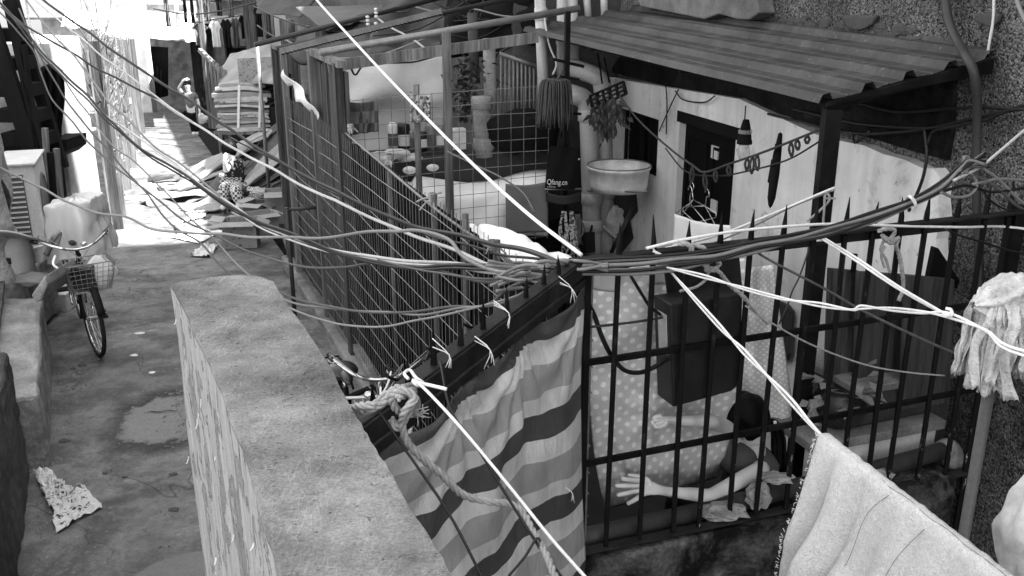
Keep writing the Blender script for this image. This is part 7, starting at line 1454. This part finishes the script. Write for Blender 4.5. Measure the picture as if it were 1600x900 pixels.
sheet(((400, 20, 22), (470, 26, 20), (500, -8, 21), (410, -8, 23)), 17, 'patch_roof', 'dark_concrete', 'stained roof patch at the top edge over the hut', 'roof', am=.02, seed=6)
for k, (x0, y0, x1, y1, w_, yy, mt, lab) in enumerate(((416, -10, 422, 120, .12, 24, 'dark_wood', 'thin dark post rising beside the tarp hut'), (404, -10, 408, 92, .28, 25.5, 'pale_wood', 'broad pale board standing behind the thin dark post'), (436, 6, 440, 62, .3, 24.5, 'canvas', 'short pale board right of the thin dark post'), (392, -10, 396, 70, .2, 25, 'grey_wood', 'grey post at the left of the pale boards'), (448, 30, 452, 80, .2, 13.5, 'grey_wood', 'grey upright board above the far fence panel'), (430, -10, 432, 60, .16, 25, 'dark_wood', 'dark narrow post among the pale boards'), (474, 40, 478, 100, .14, 12, 'concrete', 'pale block post behind the fence frame'), (500, 44, 503, 92, .1, 11, 'grey_wood', 'slim grey post under the slotted angle'))):
    a, b_ = aty(x0, y0, yy), aty(x1, y1, yy); m = MB(); m.beam(V((b_.x, b_.y, gz(b_.y) - .05)), a, w_, .06, up=(0, 1, 0)); solo(m, 'post', mt, lab, 'post', 'posts behind the fence')
m = MB()
for k in range(26):
    p = aty(R.uniform(690, 840), R.uniform(-5, 60), 9.6); q_ = p + V((R.gauss(0, .6), R.gauss(0, .1), R.gauss(-.1, .25))); m.tube(spline([p, (p + q_) / 2 + V((0, 0, -.1)), q_], 4), .008, 4)
solo(m, 'wire_tangle', 'cable_black', 'tangle of black wires in the shade left of the white pipes', 'wires', smooth=True)
for k, (x, y) in enumerate(((575, 40), (588, 28), (588, 50))):
    m = MB(); c = aty(x, y, 8.4); 
    for j in range(3): m.lathe(c + V((0, 0, j * .03)), [(.008, 0), (.017, .006), (.017, .018), (.008, .024)], 10)
    solo(m, 'insulator', 'plastic_white', ['white porcelain insulator lowest on the slotted angle', 'white porcelain insulator above the others', 'white porcelain insulator nearest the timber beam'][k], 'insulator', 'insulators on the angle bar', smooth=True)

# grit, leaves and crumbs of plaster gathered along the walls
mk('grit', .16, var=.6, scale=3, bump=0)
m = MB()
def chip(p, r_):
    a = R.uniform(0, 6.3); X, Y = rot2(a); m.add([p - X * r_, p + Y * r_ * .7, p + X * r_ * R.uniform(.6, 1.2), p - Y * r_ * .6, p + V((0, 0, r_ * R.uniform(.3, .8)))], [(0, 1, 4), (1, 2, 4), (2, 3, 4), (3, 0, 4), (3, 2, 1, 0)])
for k in range(900):
    t = R.random()
    if k < 420: q = V((-3.72, 7.1, 0)).lerp(V((-2.5, 4.1, 0)), t); q = q + V((abs(R.gauss(0, .13)), 0, 0))
    elif k < 560: q = atg(R.uniform(60, 300), R.uniform(560, 890))
    elif k < 700: q = atg(R.uniform(270, 300) + R.gauss(0, 8), R.uniform(600, 700))
    else: q = fp(sE + (sB - sE) * t, 0, -.16 - abs(R.gauss(0, .12)))
    q.z = gz(q.y) + .002; chip(q, min(.03, abs(R.gauss(0, .008)) + .004))
o = m.build('grit', 'grit', org=V((-2, 6, 0))); o['kind'] = 'stuff'; o['label'] = 'grit and crumbs of plaster scattered over the alley floor'; o['category'] = 'grit'

# ================================================================== OVERHEAD CABLES
GC = 'overhead cables'
def cab(lab, mt, r_, pts, d0=8.5, d1=3.45, n=7):
    bar(0, 0, r_, 'cable', mt, lab, 'cable', GC, pts=pathpx(pts, d0, d1, 1), n=n) if False else None
    m = MB(); m.tube(pathpx(pts, d0, d1, 5), r_ * .86, n); return solo(m, 'cable', mt, lab, 'cable', GC, smooth=True)
cab('thick black cable from the top left running highest to the fence', 'cable_black', .0125, [(40, -22), (67, 0), (130, 45), (220, 108), (300, 160), (365, 206), (420, 243), (480, 276), (550, 312), (620, 343), (680, 362), (740, 375), (800, 385), (850, 402), (885, 416)])
cab('dark cable with a spliced white section sinking across the fence', 'cable_black', .010, [(-12, -6), (18, 25), (82, 65), (150, 106), (225, 143), (268, 168), (300, 190)], 8.5, 7.0)
cab('white cable crossing the fence from the splice to the corner', 'cable_pale', .0105, [(225, 142), (268, 170), (315, 200), (360, 228), (400, 250), (467, 287), (562, 332), (620, 357), (682, 382), (757, 411), (820, 424), (880, 424)], 7.4, 3.45)
cab('black double cable sagging low over the middle of the fence', 'cable_black', .011, [(-10, -4), (15, 22), (40, 45), (62, 77), (100, 115), (137, 150), (175, 190), (212, 226), (240, 245), (287, 272), (325, 300), (362, 325), (400, 345), (450, 365), (487, 379), (537, 396), (600, 410), (650, 417), (700, 416), (800, 413), (870, 420)])
cab('second black strand lying against the sagging double cable', 'cable_black', .008, [(0, 12), (30, 42), (70, 92), (128, 148), (176, 196), (236, 247), (300, 285), (362, 329), (430, 360), (500, 387), (580, 409), (660, 421), (740, 420), (860, 426)])
cab('pale cable lying just above the sagging black double cable', 'cable_pale', .009, [(36, -10), (57, 65), (110, 130), (160, 175), (232, 226), (280, 262), (322, 295), (350, 312), (400, 347), (462, 375), (525, 390), (600, 402), (682, 411), (760, 417), (870, 430)])
cab('white strand beside the pale cable over the fence', 'cable_pale', .007, [(240, 236), (286, 268), (330, 302), (400, 352), (462, 380), (540, 397), (620, 409), (720, 420), (800, 430), (875, 434)], 6.8, 3.45)
cab('grey cable falling steeply from the top left to the alley middle', 'cable_grey', .009, [(30, -12), (82, 52), (125, 100), (162, 150), (190, 176), (238, 226), (290, 262), (345, 308)], 8.5, 6.2)
cab('grey cable looping under the black one to the fence corner', 'cable_dim', .0085, [(28, 14), (70, 100), (120, 180), (162, 225), (200, 272), (240, 308), (287, 342), (350, 375), (400, 397), (462, 415), (537, 416), (612, 407), (675, 422), (750, 440), (830, 438), (880, 430)])
cab('lowest grey cable dropping behind the parapet', 'cable_dim', .008, [(-8, 14), (50, 75), (65, 117), (82, 155), (120, 200), (142, 225), (185, 265), (220, 292), (250, 332), (282, 360), (312, 380), (355, 422), (400, 446), (427, 452), (475, 471), (530, 482), (607, 488), (700, 481), (750, 480), (775, 470), (797, 452), (850, 432)])
cab('grey cable crossing the sun patch towards the parapet end', 'cable_grey', .007, [(60, 60), (110, 140), (175, 225), (207, 250), (262, 305), (325, 365), (387, 427), (432, 461), (465, 475), (520, 483), (610, 487), (662, 491), (725, 482), (790, 474), (840, 446)], 8.3, 3.45)
cab('pale thin cable from the top left joining the splice', 'cable_pale', .008, [(38, -14), (55, 0), (87, 27), (150, 80), (212, 125), (250, 155), (300, 190)], 8.4, 6.9)
cab('wavy grey cable crossing the air conditioner and the sun patch', 'cable_grey', .0105, [(-10, 258), (0, 262), (62, 292), (105, 315), (150, 332), (200, 341), (237, 357), (287, 364), (350, 365), (400, 371), (500, 371), (575, 362), (625, 359), (650, 360), (700, 375), (725, 400), (780, 425), (850, 430)], 7.5, 3.5)
cab('grey cable hanging lowest between parapet and railing', 'cable_grey', .006, [(400, 455), (452, 481), (500, 497), (540, 507), (600, 510), (650, 500), (700, 490), (787, 472), (830, 455), (870, 432)], 4.6, 3.45)
cab('black cable across the fence ending at the corner spikes', 'cable_black', .007, [(360, 215), (430, 250), (520, 300), (600, 336), (680, 372), (760, 392), (850, 408), (890, 414)], 6.8, 3.45)
cab('dim cable crossing low in front of the wire mesh', 'cable_dim', .006, [(590, 405), (660, 424), (720, 432), (780, 436), (840, 430), (890, 424)], 4.6, 3.45)
cab('thin dark cable sagging beside the big white rope', 'cable_dim', .006, [(700, 236), (740, 256), (780, 274), (815, 300), (835, 330)], 5.5, 4.6)
# tangle at the railing corner
m = MB()
for k in range(9):
    y = 405 + k * 4; pts = [(770 + R.uniform(-15, 15), y + 8 + R.uniform(-6, 16)), (815, y + R.uniform(-4, 14)), (850, y + R.uniform(-6, 8)), (880, 412 + R.uniform(-8, 14)), (905, 408 + R.uniform(-4, 16)), (950, 415 + R.uniform(-6, 8))]
    m.tube(spline([atd(x, yy, 3.5 + R.uniform(-.05, .1)) for x, yy in pts], 5), R.choice((.005, .006, .007)), 6)
solo(m, 'cable_tangle', 'cable_grey', 'tangle of grey cables gathered round the railing corner', 'cables', smooth=True)
cbn = thing('cable_bundle', 'thick bundle of cables tied along the top rail and rising to the right', 'cables', rp(1.2, 1.9, -.04))
mts = ['cable_black', 'cable_grey', 'cable_black', 'cable_grey', 'cable_dim', 'cable_pale', 'cable_black', 'cable_grey']
for k in range(8):
    j = lambda a: R.uniform(-a, a); dz = (k - 3.5) * 2.6
    pts = [(890, 418 + dz), (940, 416 + dz * 1.3), (1000, 414 + dz * 1.2 + j(3)), (1060, 408 + dz * 1.3 + j(3)), (1120, 398 + dz * 1.2 + j(4)), (1180, 385 + dz + j(4)), (1240, 372 + dz * .9 + j(3)), (1300, 358 + dz * .9 + j(3)), (1360, 340 + dz * .8 + j(2)), (1424, 316 + dz * .55), (1470, 292 + dz * .7 + j(2)), (1500, 266 + dz * .8 + j(4)), (1514, 256 + j(6)), (1540, 246 + j(16))]
    m = MB(); m.tube(spline([atd(x, y, 3.5 + .25 * (x - 900) / 600 + (k % 3) * .014) for x, y in pts], 5), .0062 + .0015 * (k % 2), 7); m.build('strand', mts[k], cbn, True)
m = MB(); c = atd(1424, 316, 3.70); t_ = (atd(1440, 308, 3.7) - atd(1410, 324, 3.7)).normalized(); m.lathe(c - t_ * .006, [(.026, 0), (.03, 0), (.03, .012), (.026, .012)], 14, t_); m.tube([c + V((0, -.03, 0)), c + V((-.03, -.04, .06))], .002, 4); m.build('tie', 'plastic_white', cbn)
GR = 'cables at the right wall'
for lab, mt, r_, pts in (('white cable rising from the bundle out of the right edge', 'cable_pale', .0065, ((1490, 282), (1530, 262), (1560, 238), (1600, 204), (1640, 172))),
    ('grey cable arching over the tangle to the right edge', 'cable_grey', .0065, ((1500, 268), (1506, 252), (1520, 250), (1535, 262), (1560, 280), (1580, 300), (1600, 318), (1640, 345))),
    ('grey cable curling down through the tangle', 'cable_grey', .0065, ((1498, 266), (1520, 275), (1526, 290), (1515, 305), (1490, 308), (1470, 300))),
    ('dim cable looping right of the tangle', 'cable_dim', .0065, ((1505, 270), (1540, 282), (1570, 304), (1590, 322), (1620, 332))),
    ('black cable level with the tangle at the right edge', 'cable_black', .0065, ((1470, 300), (1510, 290), (1550, 300), (1600, 294), (1640, 290))),
    ('flat grey cable running level to the right edge', 'cable_grey', .0065, ((1520, 288), (1560, 280), (1600, 282), (1640, 286))),
    ('small loop of cable on top of the tangle', 'cable_grey', .006, ((1502, 272), (1508, 255), (1506, 246), (1513, 246), (1514, 258), (1508, 270))),
    ('black wire drooping from the tangle along the rail', 'cable_black', .004, ((1530, 290), (1550, 315), (1575, 328), (1610, 330))),
    ('thin wire slanting below the top rail at right', 'cable_black', .0045, ((1478, 358), (1500, 368), (1540, 380), (1580, 392), (1640, 404)))):
    q = [atd(x, y, 3.75 + .2 * (x - 1500) / 100) for x, y in pts] + ([wal(1700, pts[-1][1] + (pts[-1][1] - pts[-2][1]) * .8, .0)] if pts[-1][0] >= 1600 else []); m = MB(); m.tube(spline(q, 6), r_, 7); solo(m, 'cable', mt, lab, 'cable', GR, smooth=True)

for k, (lab, mt, pts, d0, d1) in enumerate((('thin cable crossing the patched roofs from the tarp hut', 'cable_black', ((396, 10), (440, 30), (500, 46), (560, 50), (640, 36), (720, 12), (780, -8)), 12, 9.5),
    ('thin sagging cable under the slotted angle bar', 'cable_grey', ((440, 60), (490, 84), (540, 92), (590, 86), (640, 70), (700, 44)), 9.5, 8.6),
    ('thin cable looping below the highest dark tube', 'cable_black', ((402, 40), (430, 58), (470, 62), (520, 44), (570, 22), (640, 18)), 12, 10),
    ('thin pale cable from the white insulators to the beam', 'cable_pale', ((588, 26), (606, 40), (640, 58), (668, 78)), 8.4, 8.2),
    ('thin wire from the pipe corner across the dark sheets', 'cable_grey', ((640, 8), (690, 20), (740, 14), (800, 26), (850, 20)), 9, 8.8),
    ('thin wire hanging along the canvas sheet top', 'cable_black', ((548, 104), (556, 116), (572, 100), (620, 98), (650, 96), (690, 84)), 7.6, 7.8),
    ('thin wire above the washing in the far alley', 'cable_black', ((240, 14), (290, 22), (340, 18), (400, 4)), 24, 22),
    ('thin cable looping from the roof corner to the pipes', 'cable_pale', ((850, 22), (852, 40), (858, 70), (868, 100), (862, 118)), 8.3, 8.2))):
    m = MB(); m.tube(pathpx(pts, d0, d1, 5), .009 if d0 < 20 else .02, 6); solo(m, 'cable', mt, lab, 'cable', GC, smooth=True)
